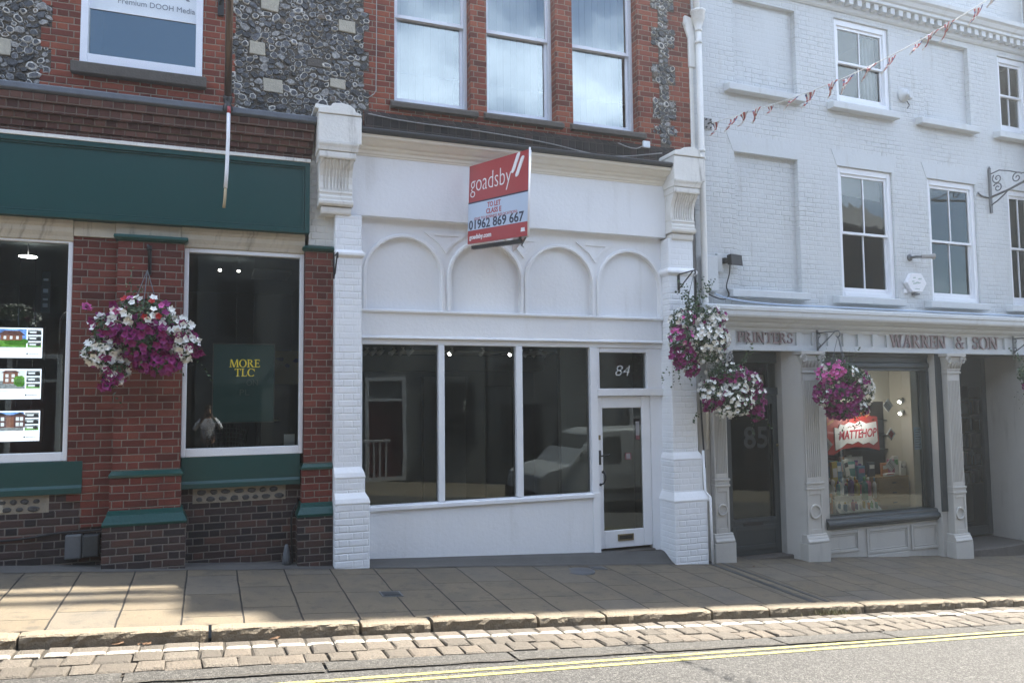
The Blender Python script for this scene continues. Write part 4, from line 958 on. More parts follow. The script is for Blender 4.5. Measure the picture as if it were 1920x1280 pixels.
mb = MB(); mb.prof_y([(1.13, 5.46), (1.35, 5.445), (1.36, 5.50), (1.14, 5.515)], -.44, 0); part('broken_slab', mb, M['white_old'], WS, bevel=.006)
console(6.155, 6.555, 6.135, 6.655, 2)
# cornice, fascia, frieze
CX0, CX1 = 1.60, 6.165
mb = MB(); mb.prof_x([(0, 5.02), (-.165, 5.02), (-.17, 5.045), (-.185, 5.05), (-.19, 5.085), (-.225, 5.10), (-.235, 5.115), (-.235, 5.135), (-.29, 5.15), (-.33, 5.175), (-.335, 5.19), (-.375, 5.20), (-.385, 5.235), (0, 5.235)], 1.60, 6.14)
part('cornice', mb, M['cream'], WS, bevel=.002)
mb = MB(); mb.prof_x([(0, 5.237), (-.40, 5.237), (-.43, 5.25), (-.44, 5.285), (-.425, 5.30), (0, 5.40)], 1.68, 6.13); part('gutter', mb, M['lead_dark'], WS, bevel=.006)
mb = MB(); mb.box(1.61, 6.16, -.155, 0, 4.265, 5.022); part('fascia', mb, M['white'], WS, bevel=.004)
# arcade plate
Z0, ZS, RI = 3.112, 3.55, .487
arches = [2.315, 3.425, 4.505, 5.605]
mb = MB(); YP, YB = -.035, .012
bays = [1.735]+[(arches[i]+arches[i+1])/2 for i in range(3)]+[6.14]
for i, cx in enumerate(arches):
    a, b = bays[i], bays[i+1]; N = 28
    arc = [(cx-RI*math.cos(math.pi*k/N), ZS+RI*math.sin(math.pi*k/N)) for k in range(N+1)]
    mb.quad((a,YP,Z0), (cx-RI,YP,Z0), (cx-RI,YP,ZS), (a,YP,ZS)); mb.quad((cx+RI,YP,Z0), (b,YP,Z0), (b,YP,ZS), (cx+RI,YP,ZS))
    ZT = 4.27
    for k in range(N):
        (xa, za), (xb, zb) = arc[k], arc[k+1]
        mb.quad((xa,YP,za), (xb,YP,zb), (xb,YP,ZT), (xa,YP,ZT)); mb.quad((xa,YP,za), (xa,YB,za), (xb,YB,zb), (xb,YP,zb))
    mb.quad((a,YP,ZS), (cx-RI,YP,ZS), (cx-RI,YP,ZT), (a,YP,ZT)); mb.quad((cx+RI,YP,ZS), (b,YP,ZS), (b,YP,ZT), (cx+RI,YP,ZT))
    mb.quad((cx-RI,YP,Z0), (cx-RI,YB,Z0), (cx-RI,YB,ZS), (cx-RI,YP,ZS)); mb.quad((cx+RI,YB,Z0), (cx+RI,YP,Z0), (cx+RI,YP,ZS), (cx+RI,YB,ZS))
    mb.quad((cx-RI-.01,YB,Z0), (cx+RI+.01,YB,Z0), (cx+RI+.01,YB,ZT), (cx-RI-.01,YB,ZT))
part('arch_panel', mb, M['white'], WS)
for cx in arches:
    mb = MB(); N = 30; ro = RI+.05; prof = [(RI-.002, -.045), (RI+.008, -.066), (ro-.012, -.066), (ro, -.05), (ro, -.034)]
    path = [(cx-1, ZS, 'l', Z0)]+[None]
    ring = []
    pts = [(180, Z0)]+[(180-180*k/N, None) for k in range(N+1)]+[(0, Z0)]
    for ang, zz in pts:
        c, s_ = math.cos(math.radians(ang)), math.sin(math.radians(ang)); zb = ZS if zz is None else zz
        ring.append([(cx+r_*c, y, zb+(r_*s_ if zz is None else 0)) for r_, y in prof])
    vs = [p for r_ in ring for p in r_]; k = len(prof)
    mb.add(vs, [((i+1)*k+j, i*k+j, i*k+j+1, (i+1)*k+j+1) for i in range(len(ring)-1) for j in range(k-1)], 0, False)
    part('archivolt', mb, M['white'], WS)
for i in range(3):                                        # raised triangular spandrels between the arches
    cx = (arches[i]+arches[i+1])/2
    tri = [(cx-.30, 4.135), (cx+.30, 4.135), (cx+.10, 3.99), (cx, 3.86), (cx-.10, 3.99)]
    ins = [(cx-.165, 4.095), (cx+.165, 4.095), (cx+.07, 4.005), (cx, 3.925), (cx-.07, 4.005)]
    mb = MB(); vs = [(x, -.034, z) for x, z in tri]+[(x, -.058, z) for x, z in tri]+[(x, -.058, z) for x, z in ins]+[(x, -.044, z) for x, z in ins]
    fs = []
    for k in range(5):
        n_ = (k+1) % 5; fs += [(k, n_, 5+n_, 5+k), (5+k, 5+n_, 10+n_, 10+k), (10+k, 10+n_, 15+n_, 15+k)]
    fs.append((15, 16, 17, 18, 19)); mb.add(vs, [f[::-1] for f in fs]); part('spandrel', mb, M['white'], WS)
mb = MB(); mb.prof_x([(.05, 3.11), (-.05, 3.11), (-.085, 3.105), (-.09, 3.095), (-.09, 3.075), (-.065, 3.06), (-.05, 3.058), (-.05, 2.77), (-.065, 2.765), (-.07, 2.74), (-.05, 2.735), (.05, 2.735)], 1.736, 6.12)
part('window_head', mb, M['white'], WS, bevel=.003)
# shop window: three panes
mb = MB()
SX = [1.71, 2.81, 3.895, 5.01]
mb.box(1.70, 6.2, -.02, .10, 2.665, 2.734)
for x, w in ((1.735, .05), (2.81, .04), (3.895, .045), (5.015, .055)): mb.box(x-w, x+w, -.03, .10, .66, 2.664)
mb.box(1.70, 5.07, -.01, .09, .60, .659)
W3 = part('shop_window', mb, M['frame_white'], WS, bevel=.006)
for i in range(3):
    a, b = (1.785, 2.77, 1.785)[0:2] if i == 0 else ((2.85, 3.85) if i == 1 else (3.94, 4.96))
    mb = MB(); mb.quad((a,.04,.66), (b,.04,.66), (b,.04,2.665), (a,.04,2.665)); part('pane', mb, M['glass'], WS, W3)
mb = MB(); mb.prof_x([(.1, .662), (-.055, .65), (-.065, .64), (-.065, .595), (-.04, .585), (.1, .585)], 1.70, 4.975); part('window_sill', mb, M['frame_white'], WS, bevel=.003)
mb = MB(); mb.hexa([(1.7,-.03,-.1),(4.96,-.03,-.34),(4.96,.2,-.34),(1.7,.2,-.1),(1.7,-.03,.586),(4.96,-.03,.586),(4.96,.2,.586),(1.7,.2,.586)]); mb.box(4.96, 5.07, -.05, .12, -.3, .66); part('stallriser', mb, M['white'], WS, bevel=.004)
# door
D = None
mb = MB(); mb.box(5.07, 5.12, .0, .12, 2.0, 2.664); mb.box(5.885, 6.14, -.0, .12, 2.09, 2.664); mb.box(5.1205, 5.8845, .0, .12, 2.60, 2.664); mb.box(5.07, 6.16, -.03, .12, 1.985, 2.089); mb.box(5.94, 6.14, .02, .12, -.4, 1.985)
F = part('door_frame', mb, M['frame_white'], WS, bevel=.006)
mb = MB(); mb.quad((5.12,.06,2.095), (5.885,.06,2.095), (5.885,.06,2.60), (5.12,.06,2.60)); part('fanlight_pane', mb, M['glass'], WS, F)
mb = MB(); M['etched'] = plain('pale_number', (.55, .57, .56), .5)
text_into(mb, '84', lambda x, y, d: (5.375+x, .052-d, 2.27+y), .22, .002, shear=.25, offset=-.002, width=.245); part('door_number', mb, M['etched'], WS, F)
mb = MB(); dz0 = -.13
mb.box(5.075, 5.165, .025, .075, dz0, 1.98); mb.box(5.795, 5.935, .025, .075, dz0, 1.98); mb.box(5.165, 5.795, .025, .075, 1.815, 1.98); mb.box(5.165, 5.795, .025, .075, dz0, .115)
DR = part('door', mb, M['frame_white'], WS, bevel=.008)
mb = MB(); mb.quad((5.165,.045,.115), (5.795,.045,.115), (5.795,.045,1.815), (5.165,.045,1.815)); part('pane', mb, M['glass'], WS, DR)
mb = MB(); mb.box(5.095, 5.125, .012, .026, 1.03, 1.23); mb.tube([(5.11, .012, 1.155), (5.11, -.035, 1.155), (5.13, -.045, 1.158), (5.20, -.045, 1.165), (5.235, -.045, 1.17)], .009, 8); part('lever_handle', mb, M['black'], WS, DR)
mb = MB(); mb.tube([(5.155, .024, .93), (5.155, -.02, .925), (5.162, -.04, .88), (5.16, -.043, .83), (5.14, -.035, .78), (5.115, .024, .755)], .010, 8); mb.lathe([(.02, 0), (.02, .006), (0, .008)], (5.155, .026, .93), 10, axis='y'); mb.lathe([(.02, 0), (.02, .006), (0, .008)], (5.115, .026, .755), 10, axis='y'); part('pull_handle', mb, M['black'], WS, DR)
M['brass'] = plain('aged_brass', (.25, .21, .13), .45, .8)
mb = MB(); mb.box(5.09, 5.125, .016, .026, 1.375, 1.44); part('lock', mb, M['brass'], WS, DR)
mb = MB(); mb.frame(5.37, 5.62, -.035, .055, .012, .026, .018); part('letterbox', mb, M['brass'], WS, DR)
mb = MB(); mb.box(5.388, 5.602, .018, .026, -.017, .037); mb.box(5.42, 5.57, .006, .016, .0, .016); part('letter_flap', mb, M['black'], WS, DR)
M['sticker'] = plain('red_sticker', (.16, .05, .06), .5); M['stickerw'] = plain('grey_sticker', (.25, .25, .26), .5)
mb = MB(); mb.box(5.70, 5.76, .036, .038, 1.40, 1.62, 1); mb.box(5.70, 5.76, .034, .036, 1.36, 1.42, 0); mb.box(5.52, 5.62, .036, .038, 1.085, 1.18, 0); mb.box(5.54, 5.60, .034, .036, 1.10, 1.165, 1); part('door_sticker', mb, [M['sticker'], M['stickerw']], WS, DR)
mb = MB(); mb.hexa([(5.07,-.03,-.32),(5.95,-.03,-.38),(5.95,.3,-.38),(5.07,.3,-.32),(5.07,-.03,-.165),(5.95,-.03,-.172),(5.95,.3,-.165),(5.07,.3,-.158)]); part('doorstep', mb, M['sill'], WS, bevel=.008)
# empty room behind
mb = MB(); mb.box(5.02, 6.28, 1.1, 1.2, -.3, 2.79); part('door_backing', mb, M['backing_pale'], WS)  # pale wall added behind the door to make its glass look lighter
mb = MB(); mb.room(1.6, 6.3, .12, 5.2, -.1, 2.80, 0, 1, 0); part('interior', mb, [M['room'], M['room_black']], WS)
mb = MB(); mb.box(3.9, 4.75, 5.0, 5.15, -.1, 2.40); mb.box(5.2, 5.75, 5.05, 5.15, -.1, 2.2); mb.box(1.62, 6.28, 4.6, 4.9, 2.50, 2.79); part('inner_wall', mb, M['room_white'], WS)
def spotlight(x, y, lit, label, ang):
    zc = 2.80; t = thing('track_spotlight', label, 'spotlight', (x, y, zc), group='ceiling spotlights in the empty shop')
    mb = MB(); mb.tube([(x, y, zc-.002), (x, y, zc-.06)], .012, 8); mb.lathe([(.03, -.002), (.03, -.012), (.0, -.014)], (x, y, zc), 10); part('stem', mb, M['signwhite'], t)
    dx, dy = math.cos(ang), math.sin(ang)*.6
    mb = MB(); mb.tube([(x-dx*.03, y-dy*.03, zc-.045), (x+dx*.02, y+dy*.02, zc-.075), (x+dx*.08, y+dy*.08, zc-.115)], [.02, .034, .042], 10); part('lamp_head', mb, M['signwhite'], t)
    if lit:
        mb = MB(); mb.tube([(x+dx*.081, y+dy*.081, zc-.116), (x+dx*.088, y+dy*.088, zc-.120)], .024, 10); part('lit_bulb', mb, M['lamp'], t)
NTH = ['first', 'second', 'third', 'fourth', 'fifth', 'sixth']
for i, px in enumerate((2.36, 2.47, 2.58, 2.76, 2.89, 3.02)):
    spotlight(px, 2.7-.06*i, False, 'unlit white ceiling spotlight, %s from the left behind the left window pane' % NTH[i], math.pi*1.15)
for px, lit, lb in ((3.66, True, 'lit white spotlight at the left of the middle window pane'), (4.18, False, 'unlit white spotlight between the two lit ones'), (4.70, True, 'lit white spotlight at the right of the middle window pane')):
    spotlight(px, 2.3, lit, lb, math.pi*1.25)
for i, px in enumerate((5.0, 5.16, 5.36)):
    spotlight(px, 2.6, False, 'unlit white ceiling spotlight, %s from the left behind the right window pane' % NTH[i], math.pi*1.9)
M['lightpanel'] = plain('pale_ceiling_panel', (.75, .72, .66), .5)
for x, y, w, lb in ((3.45, 3.5, .35, 'left'), (4.45, 3.6, .45, 'middle'), (5.45, 3.4, .35, 'right')):
    mb = MB(); mb.box(x-w, x+w, y-.5, y+.5, 2.772, 2.79); single('ceiling_panel', mb, M['lightpanel'], 'flat pale ceiling panel in the empty shop, the %s one of three' % lb, 'panel', (x, y, 2.79), group='ceiling panels in the empty shop', bevel=.004)

# ------------------------------------------------------------------ letting board
BL, TL, TR, BR = Vector((3.105, -.24, 3.965)), Vector((3.14, -.24, 4.995)), Vector((3.465, -1.48, 4.885)), Vector((3.43, -1.48, 3.855))
def bq(s, t, d=0):                      # board coordinates: s 0..1 along, t 0..1 up, d towards the viewer's side
    p = (BL*(1-s)+BR*s)*(1-t)+(TL*(1-s)+TR*s)*t
    n = (BR-BL).cross(TL-BL).normalized()
    return p+n*d
LB = thing('letting_board', 'red and pale blue TO LET board projecting from the white fascia', 'sign', (3.3, -.2, 3.95))
def bpanel(mb, s0, s1, t0, t1, d0, d1, mi=0):
    mb.hexa([bq(s0,t0,d0), bq(s1,t0,d0), bq(s1,t0,d1), bq(s0,t0,d1), bq(s0,t1,d0), bq(s1,t1,d0), bq(s1,t1,d1), bq(s0,t1,d1)], mi)
mb = MB(); bpanel(mb, 0, 1, 0, 1, -.012, 0); part('board', mb, M['signred'], LB)
mb = MB(); bpanel(mb, .0, 1, .165, .51, .0005, .003); part('pale_panel', mb, M['signblue'], LB)
mb = MB(); bpanel(mb, .0, 1, .508, .526, .0005, .0035); part('navy_line', mb, M['signnavy'], LB)
bw = (BR-BL).length; bh = (TL-BL).length
def bx(s0, t0): return lambda x, y, d: bq(s0+x/bw, t0+y/bh, .004+d)
mb = MB(); text_into(mb, 'goadsby', bx(.03, .655), .33, .003, offset=-.005, width=.90); part('name_lettering', mb, M['signwhite'], LB)
mb = MB()
for s0, t0 in ((.765, .80), (.83, .745)):
    pts = []
    for k in range(9): a = math.pi*(1+k/8); pts.append((math.cos(a)*.034, math.sin(a)*.034))
    for k in range(9): a = math.pi*k/8; pts.append((math.cos(a)*.034, .17+math.sin(a)*.034))
    mb.add([bq(s0+(x+y*.55)/bw, t0+y/bh, .006) for x, y in pts]+[bq(s0+(x+y*.55)/bw, t0+y/bh, .0) for x, y in pts], [tuple(range(18))]+[(i, 18+i, 18+(i+1) % 18, (i+1) % 18) for i in range(18)])
part('slash_emblem', mb, M['signwhite'], LB)
mb = MB(); text_into(mb, 'TO LET', bx(.345, .425), .088, .003, offset=.002, width=.29); text_into(mb, 'CLASS E', bx(.325, .345), .088, .003, offset=.002, width=.33); part('red_lettering', mb, M['signred'], LB); mb = MB(); text_into(mb, '(DUE TO BUSINESS RELOCATION)', bx(.115, .288), .05, .003, width=.93); part('red_lettering', mb, M['signred'], LB)
mb = MB(); text_into(mb, '01962 869 667', bx(.02, .18), .165, .003, offset=.003, width=1.19); part('number_lettering', mb, M['signnavy'], LB)
mb = MB(); text_into(mb, 'goadsby.com', bx(.035, .055), .085, .003, offset=.002, width=.50); part('address_lettering', mb, M['signwhite'], LB); mb = MB(); bpanel(mb, .90, .965, .055, .068, .001, .004); bpanel(mb, .905, .96, .069, .10, .001, .0035); part('small_print', mb, M['signwhite'], LB)
mb = MB()
S2 = [Vector((3.73, -.24, 3.90)), Vector((3.45, -1.475, 3.865)), Vector((3.49, -1.475, 4.88)), Vector((3.76, -.24, 4.93))]
o2 = Vector((.012, .003, 0)); mb.hexa([S2[0], S2[1], S2[1]+o2, S2[0]+o2, S2[3], S2[2], S2[2]+o2, S2[3]+o2]); part('rear_board', mb, M['signwhite'], LB)
mb = MB(); mb.tube([TR+Vector((.01, -.005, .02)), BR+Vector((.01, -.005, -.02))], .012, 6); part('edge_strip', mb, M['signwhite'], LB)
mb = MB(); mb.hexa([(3.15,-.25,3.90),(3.41,-1.30,3.80),(3.45,-1.28,3.80),(3.20,-.24,3.90),(3.15,-.25,3.945),(3.41,-1.30,3.85),(3.45,-1.28,3.85),(3.20,-.24,3.945)])
mb.tube([(3.42, -1.28, 3.83), (3.42, -1.28, 4.2)], .02, 6); mb.tube([(3.6, -.16, 4.4), (3.58, -.4, 4.4)], .02, 6); part('support_bracket', mb, M['black'], LB)
mb = MB(); g = [Vector((3.46, -1.36, 3.86)), Vector((3.46, -1.22, 3.79)), Vector((3.62, -.9, 3.83)), Vector((3.70, -.6, 3.92)), Vector((3.62, -.9, 3.97))]
mb.add(g+[p+Vector((.012, 0, 0)) for p in g], [(0,1,2,3,4),(9,8,7,6,5)]+[(i, (i+1) % 5, 5+(i+1) % 5, 5+i) for i in range(5)]); part('gusset', mb, M['iron'], LB)

# ================================================================== grey painted building (right), in its own frame
GB = thing('grey_building', 'tall pale grey painted brick building with white sashes and blind window recesses', 'building', (3.5, 0, 3.3), 'G')
WIN_M = [(2.85, 4.08, 3.58, 5.75), (4.92, 6.14, 3.58, 5.75), (7.0, 7.74, 3.58, 5.75)]
WIN_U = [(2.90, 4.14, 6.86, 8.30), (6.93, 7.74, 6.86, 8.30)]
BLD = [(.74, 2.0, 3.60, 5.75), (.80, 2.05, 6.80, 8.24), (4.93, 6.13, 6.80, 8.30)]
mb = MB(); mb.wall(-.02, 7.75, 3.0, 8.50, 0, .11, WIN_M+WIN_U+BLD, 0); mb.wall(-.02, 7.75, 8.50, 11.0, .02, .1, [], 0)
mb.quad((-.02,2.5,3.0), (-.02,0,3.0), (-.02,0,11.0), (-.02,2.5,11.0))
for a, b, c, d in BLD: mb.quad((a,.085,c), (b,.085,c), (b,.085,d), (a,.085,d))
part('brick_wall', mb, M['grey_brick'], GB)
mb = MB()
for a, b, c, d in WIN_M+[BLD[0]]:                        # flat rendered arches over the first-floor openings
    mb.prof_y([(a-.02, d+.003), (b+.02, d+.003), (b+.13, d+.27), (a-.13, d+.27)], -.006, .02)
part('flat_arch', mb, M['grey_paint'], GB)
for a, b, c, d in WIN_M+[BLD[0]]:
    mb = MB(); e0, e1 = (.25, .05); mb.prof_x([(-.14, c-.135), (-.14, c-.03), (.0, c-.001), (.1, c+.012), (.1, c-.135)], a-e0+.04, b+e1); part('window_sill', mb, M['grey_paint'], GB, bevel=.008)
for a, b, c, d in WIN_U+BLD[1:]:
    mb = MB(); c0 = 6.80; mb.prof_x([(-.14, c0-.125), (-.14, c0-.02), (.0, c0+.01), (.1, c0+.02), (.1, c0-.125)], a-.22, b+.05); part('window_sill', mb, M['grey_paint'], GB, bevel=.008)
M['curtain'] = plain('pale_curtain', (.5, .5, .48), .8, var=.06)
def sash(a, b, c, d, blind):
    mid = c+(d-c)*.49; xc = (a+b)/2
    mb = MB(); mb.frame(a+.003, b-.003, c+.003, d-.003, .035, .14, .085, .07, .10); w = part('sash_window', mb, M['frame_white'], GB, bevel=.005)
    mb = MB(); x0, x1 = a+.088, b-.088; z1 = d-.103
    mb.frame(x0, x1, mid-.012, z1, .062, .098, .045, .04, .05); mb.box(xc-.011, xc+.011, .064, .096, mid+.03, z1-.05); part('upper_sash', mb, M['frame_white'], GB, w, bevel=.003)
    mb = MB(); z0 = c+.073; mb.frame(x0, x1, z0, mid+.028, .10, .135, .045, .085, .035); mb.box(xc-.011, xc+.011, .102, .133, z0+.085, mid-.01); part('lower_sash', mb, M['frame_white'], GB, w, bevel=.003)
    mb = MB(); mb.quad((x0+.04,.08,mid), (x1-.04,.08,mid), (x1-.04,.08,z1-.04), (x0+.04,.08,z1-.04)); mb.quad((x0+.04,.118,z0+.08), (x1-.04,.118,z0+.08), (x1-.04,.118,mid), (x0+.04,.118,mid)); part('pane', mb, M['glass_old'], GB, w)
    mb = MB(); mb.room(a, b, .14, 2.2, c, d); part('room', mb, M['room'], GB, w)
    if blind == 1:
        mb = MB(); mb.prof_y([(x0, z1-.30), (x1, z1-.36), (x1, z1), (x0, z1)], .20, .21); part('half_blind', mb, M['curtain'], GB, w)
    if blind == 2:
        mb = MB()
        for k in range(6): mb.tube([(x1-.02-k*.045, .25+.02*(k % 2), c+.05), (x1-.02-k*.045, .25+.02*(k % 2), z1)], .026, 6)
        part('curtain', mb, M['curtain'], GB, w)
sash(*WIN_M[0], 1); sash(*WIN_M[1], 0); sash(*WIN_M[2], 0); sash(*WIN_U[0], 2); sash(*WIN_U[1], 0)
# eaves cornice with dentils
mb = MB(); mb.prof_x([(.05, 8.40), (-.02, 8.40), (-.05, 8.43), (-.06, 8.47), (-.06, 8.585), (-.20, 8.60), (-.20, 8.65), (-.23, 8.67), (-.26, 8.73), (-.30, 8.76), (-.31, 8.83), (-.28, 8.85), (.05, 8.92)], -.02, 7.75); part('cornice', mb, M['grey_paint'], GB, bevel=.004)
mb = MB(); x = .05
while x < 7.6: mb = MB(); mb.box(x, x+.10, -.165, -.058, 8.49, 8.597); part('dentil', mb, M['grey_paint'], GB, bevel=.004); x += .19
mb = MB(); mb.prof_x([(-.03, 11.0), (-.03, 11.1), (.3, 11.15), (4, 13.4), (8, 11.2), (8, 11.0)], -.02, 7.75); part('roof', mb, M['slates'], GB)
mb = MB(); mb.quad((-.02,8,-2), (7.75,8,-2), (7.75,8,11.0), (-.02,8,11.0)); mb.quad((7.75,0,-2), (7.75,8,-2), (7.75,8,11.0), (7.75,0,11.0)); mb.quad((-.02,2.5,-1), (-.02,8,-1), (-.02,8,11.0), (-.02,2.5,11.0)); part('rear_wall', mb, M['grey_brick'], GB)

# ------------------------------------------------------------------ its shopfront
SF_ = thing('grey_shopfront', 'warm grey Victorian shopfront with fluted columns and dark window and door frames', 'shopfront', (3.0, 0, -.6), 'G')
mb = MB(); mb.prof_x([(0, 2.95), (-.22, 2.95), (-.23, 2.985), (-.27, 3.0), (-.30, 3.03), (-.305, 3.06), (-.36, 3.075), (-.39, 3.10), (-.44, 3.12), (-.455, 3.15), (-.455, 3.21), (-.47, 3.22), (-.47, 3.27), (-.44, 3.285), (0, 3.36)], -.19, 7.75); part('cornice', mb, M['grey_paint'], SF_, bevel=.003)
# fascia with a row of sunk square panels
holes = [(.50+.3165*k, .71+.3165*k, 2.735, 2.935) for k in range(22)]
mb = MB(); mb.wall(-.19, 7.75, 2.645, 2.955, -.205, .035, holes)
for a, b, c, d in holes: mb.quad((a,-.172,c), (b,-.172,c), (b,-.172,d), (a,-.172,d))
mb.quad((-.19,0,2.645), (7.75,0,2.645), (7.75,-.205,2.645), (-.19,-.205,2.645)); mb.box(-.19, 7.75, -.225, -.2055, 2.645, 2.69); part('fascia', mb, M['grey_paint'], SF_)
mb = MB(); cut_letters(mb, 'PRINTERS', .515, 2.765, .155, 1.06, -.206, .022); part('printers_lettering', mb, M['lettering'], SF_)
mb = MB(); cut_letters(mb, 'WARREN', 3.615, 2.735, .21, 1.30, -.206, .022); part('name_lettering', mb, M['lettering'], SF_); mb = MB(); cut_letters(mb, '&', 5.14, 2.735, .21, .22, -.206, .022); part('ampersand', mb, M['lettering'], SF_); mb = MB(); cut_letters(mb, 'SON', 5.56, 2.735, .21, .66, -.206, .022); part('name_lettering', mb, M['lettering'], SF_)
def column(u0, u1, zb, zt, v0, name, cap=True, pane=True):
    """square column with base block, panel with a ring, fluted shaft and a scrolled capital"""
    w = u1-u0; c = (u0+u1)/2; z1 = zb+.40; z2 = zb+1.06; z3 = zt-.34
    mb = MB(); mb.box(u0-.06, u1+.06, v0-.05, .02, zb-.1, zb+.27)
    mb.prof_x([(0, zb+.27), (v0-.055, zb+.27), (v0-.055, zb+.30), (v0-.035, zb+.33), (v0-.03, zb+.35), (v0-.015, zb+.37), (v0-.012, zb+.40), (0, zb+.40)], u0-.045, u1+.045)
    part('column_base', mb, M['stone_grey'], SF_, bevel=.008)
    mb = MB(); mb.box(u0, u1, v0+.012, .02, z1, z2)
    mb.box(u0, u0+w*.16, v0, v0+.0115, z1, z2); mb.box(u1-w*.16, u1, v0, v0+.0115, z1, z2); mb.box(u0+w*.16, u1-w*.16, v0, v0+.0115, z1, z1+.07); mb.box(u0+w*.16, u1-w*.16, v0, v0+.0115, z2-.07, z2)
    zc = (z1+z2)/2; ro = w*.36; pts = 20; vs = []
    for k in range(pts):
        a = 2*math.pi*k/pts; ca, sa = math.cos(a), math.sin(a)
        vs += [(c+ro*ca, v0+.012, zc+ro*sa), (c+ro*ca*.97, v0-.008, zc+ro*sa*.97), (c+ro*.72*ca, v0-.008, zc+ro*.72*sa), (c+ro*.68*ca, v0+.008, zc+ro*.68*sa)]
    mb.add(vs, [(k*4+j, ((k+1) % pts)*4+j, ((k+1) % pts)*4+j+1, k*4+j+1) for k in range(pts) for j in range(3)], 0, True)
    part('column_panel', mb, M['stone_grey'], SF_, bevel=.003)
    mb = MB(); mb.box(u0-.012, u1+.012, v0-.015, .02, z2, z2+.035); mb.box(u0-.004, u1+.004, v0-.006, .02, z2+.035, z2+.085); mb.box(u0-.014, u1+.014, v0-.017, .02, z2+.085, z2+.115); part('column_band', mb, M['stone_grey'], SF_, bevel=.005)
    mb = MB(); mb.box(u0+.006, u1-.006, v0+.02, .02, z2+.115, z3); n = 7; st = (w-.06)/(2*n-1)
    mb.box(u0+.006, u0+.03, v0+.006, v0+.0195, z2+.115, z3); mb.box(u1-.03, u1-.006, v0+.006, v0+.0195, z2+.115, z3)
    for k in range(1, 2*n-2, 2): mb.box(u0+.03+k*st, u0+.03+(k+1)*st, v0+.006, v0+.0195, z2+.19, z3-.12)
    mb.box(u0+.031, u1-.031, v0+.006, v0+.0195, z2+.115, z2+.19); mb.box(u0+.031, u1-.031, v0+.006, v0+.0195, z3-.12, z3)
    part('fluted_shaft', mb, M['stone_grey'], SF_, bevel=.002)
    mb = MB(); mb.box(u0-.015, u1+.015, v0-.012, .02, z3, z3+.03); mb.box(u0-.002, u1+.002, v0-.0, .02, z3+.03, z3+.06); mb.box(u0-.014, u1+.014, v0-.012, .02, z3+.06, z3+.085)
    if cap:
        mb.hexa([(u0, v0, z3+.085), (u1, v0, z3+.085), (u1, .02, z3+.085), (u0, .02, z3+.085), (u0-.04, v0-.04, zt-.06), (u1+.04, v0-.04, zt-.06), (u1+.04, .02, zt-.06), (u0-.04, .02, zt-.06)])
        mb.box(u0-.075, u1+.075, v0-.075, .02, zt-.055, zt-.005)
        for sx in (-1, 1):                                 # volutes
            ex = c+sx*(w/2+.02); pts = []
            for k in range(22):
                a = k*.55; rr_ = .068*(1-k/25); pts.append((ex-sx*.0+rr_*math.cos(a)*sx, v0-.055, zt-.12+rr_*math.sin(a)))
            mb.tube(pts, [.016*(1-k/40) for k in range(22)], 6)
        for k in range(5):                                 # acanthus leaves
            lx = c+(k-2)*w*.22; mb.tube([(lx, v0-.005, z3+.09), (lx, v0-.035, z3+.15), (lx, v0-.05, z3+.19), (lx, v0-.07, z3+.195)], [.02, .022, .018, .006], 6)
    part('capital', mb, M['stone_grey'], SF_, bevel=.003)
column(.015, .262, -.40, 2.645, -.25, 'col')
column(1.665, 1.985, -.53, 2.645, -.30, 'col')
column(4.80, 5.10, -.76, 2.645, -.30, 'col')
column(6.98, 7.28, -.9, 2.645, -.30, 'col')
# splayed jambs beside the columns
mb = MB(); mb.box(-.19, .013, -.16, .4, -.5, 2.644); part('jamb', mb, M['stone_grey'], SF_, bevel=.006)
mb = MB(); mb.hexa([(1.50,-.02,-.55),(1.664,-.28,-.55),(1.664,.3,-.55),(1.50,.3,-.55),(1.50,-.02,2.644),(1.664,-.28,2.644),(1.664,.3,2.644),(1.50,.3,2.644)]); part('jamb', mb, M['stone_grey'], SF_, bevel=.006)
mb = MB(); mb.box(1.987, 2.30, -.10, .3, -.6, 2.644); part('jamb', mb, M['stone_grey'], SF_, bevel=.006)
mb = MB(); mb.box(4.66, 4.797, -.18, .3, -.85, 2.644); part('jamb', mb, M['stone_grey'], SF_, bevel=.006); mb = MB()
mb.box(7.0, 7.06, -.2, .71, -1.2, 2.644); part('jamb', mb, M['stone_grey'], SF_, bevel=.006)
mb = MB(); mb.box(7.285, 7.75, -.12, .4, -1.2, 2.644)
part('jamb', mb, M['stone_grey'], SF_, bevel=.006)
# door 85, slightly set back
M['glass_dark'] = glass('door_glass', 1.5, (.75, .79, .79), .0008, 1.5)
mb = MB(); v0 = .10
mb.box(.265, .50, v0-.02, .3, -.45, 2.64); mb.box(1.60, 1.66, v0-.02, .3, -.45, 2.64) if 0 else None
mb.box(.50, 1.50, v0-.03, .3, 2.475, 2.64); mb.box(.50, 1.50, v0-.03, .3, 1.98, 2.09); part('door_frame', mb, M['slate'], SF_, bevel=.006)
mb = MB(); mb.quad((.50,v0+.02,2.09), (1.50,v0+.02,2.09), (1.50,v0+.02,2.475), (.50,v0+.02,2.475)); part('fanlight_pane', mb, M['glass_dark'], SF_)
M['buff'] = plain('buff_door_card', (.38, .30, .2), .6)
mb = MB(); mb.box(1.0, 1.28, v0+.03, v0+.04, 2.14, 2.29); part('fanlight_card', mb, M['buff'], SF_)
mb = MB(); mb.frame(.503, 1.497, -.44, 1.977, v0-.005, v0+.05, .095, .55, .14); mb.frame(.56, 1.44, -.36, .0, v0-.018, v0-.0055, .07); mb.box(.598, 1.402, v0-.012, v0-.0055, .05, .095); DG = part('door', mb, M['slate'], SF_, bevel=.006)
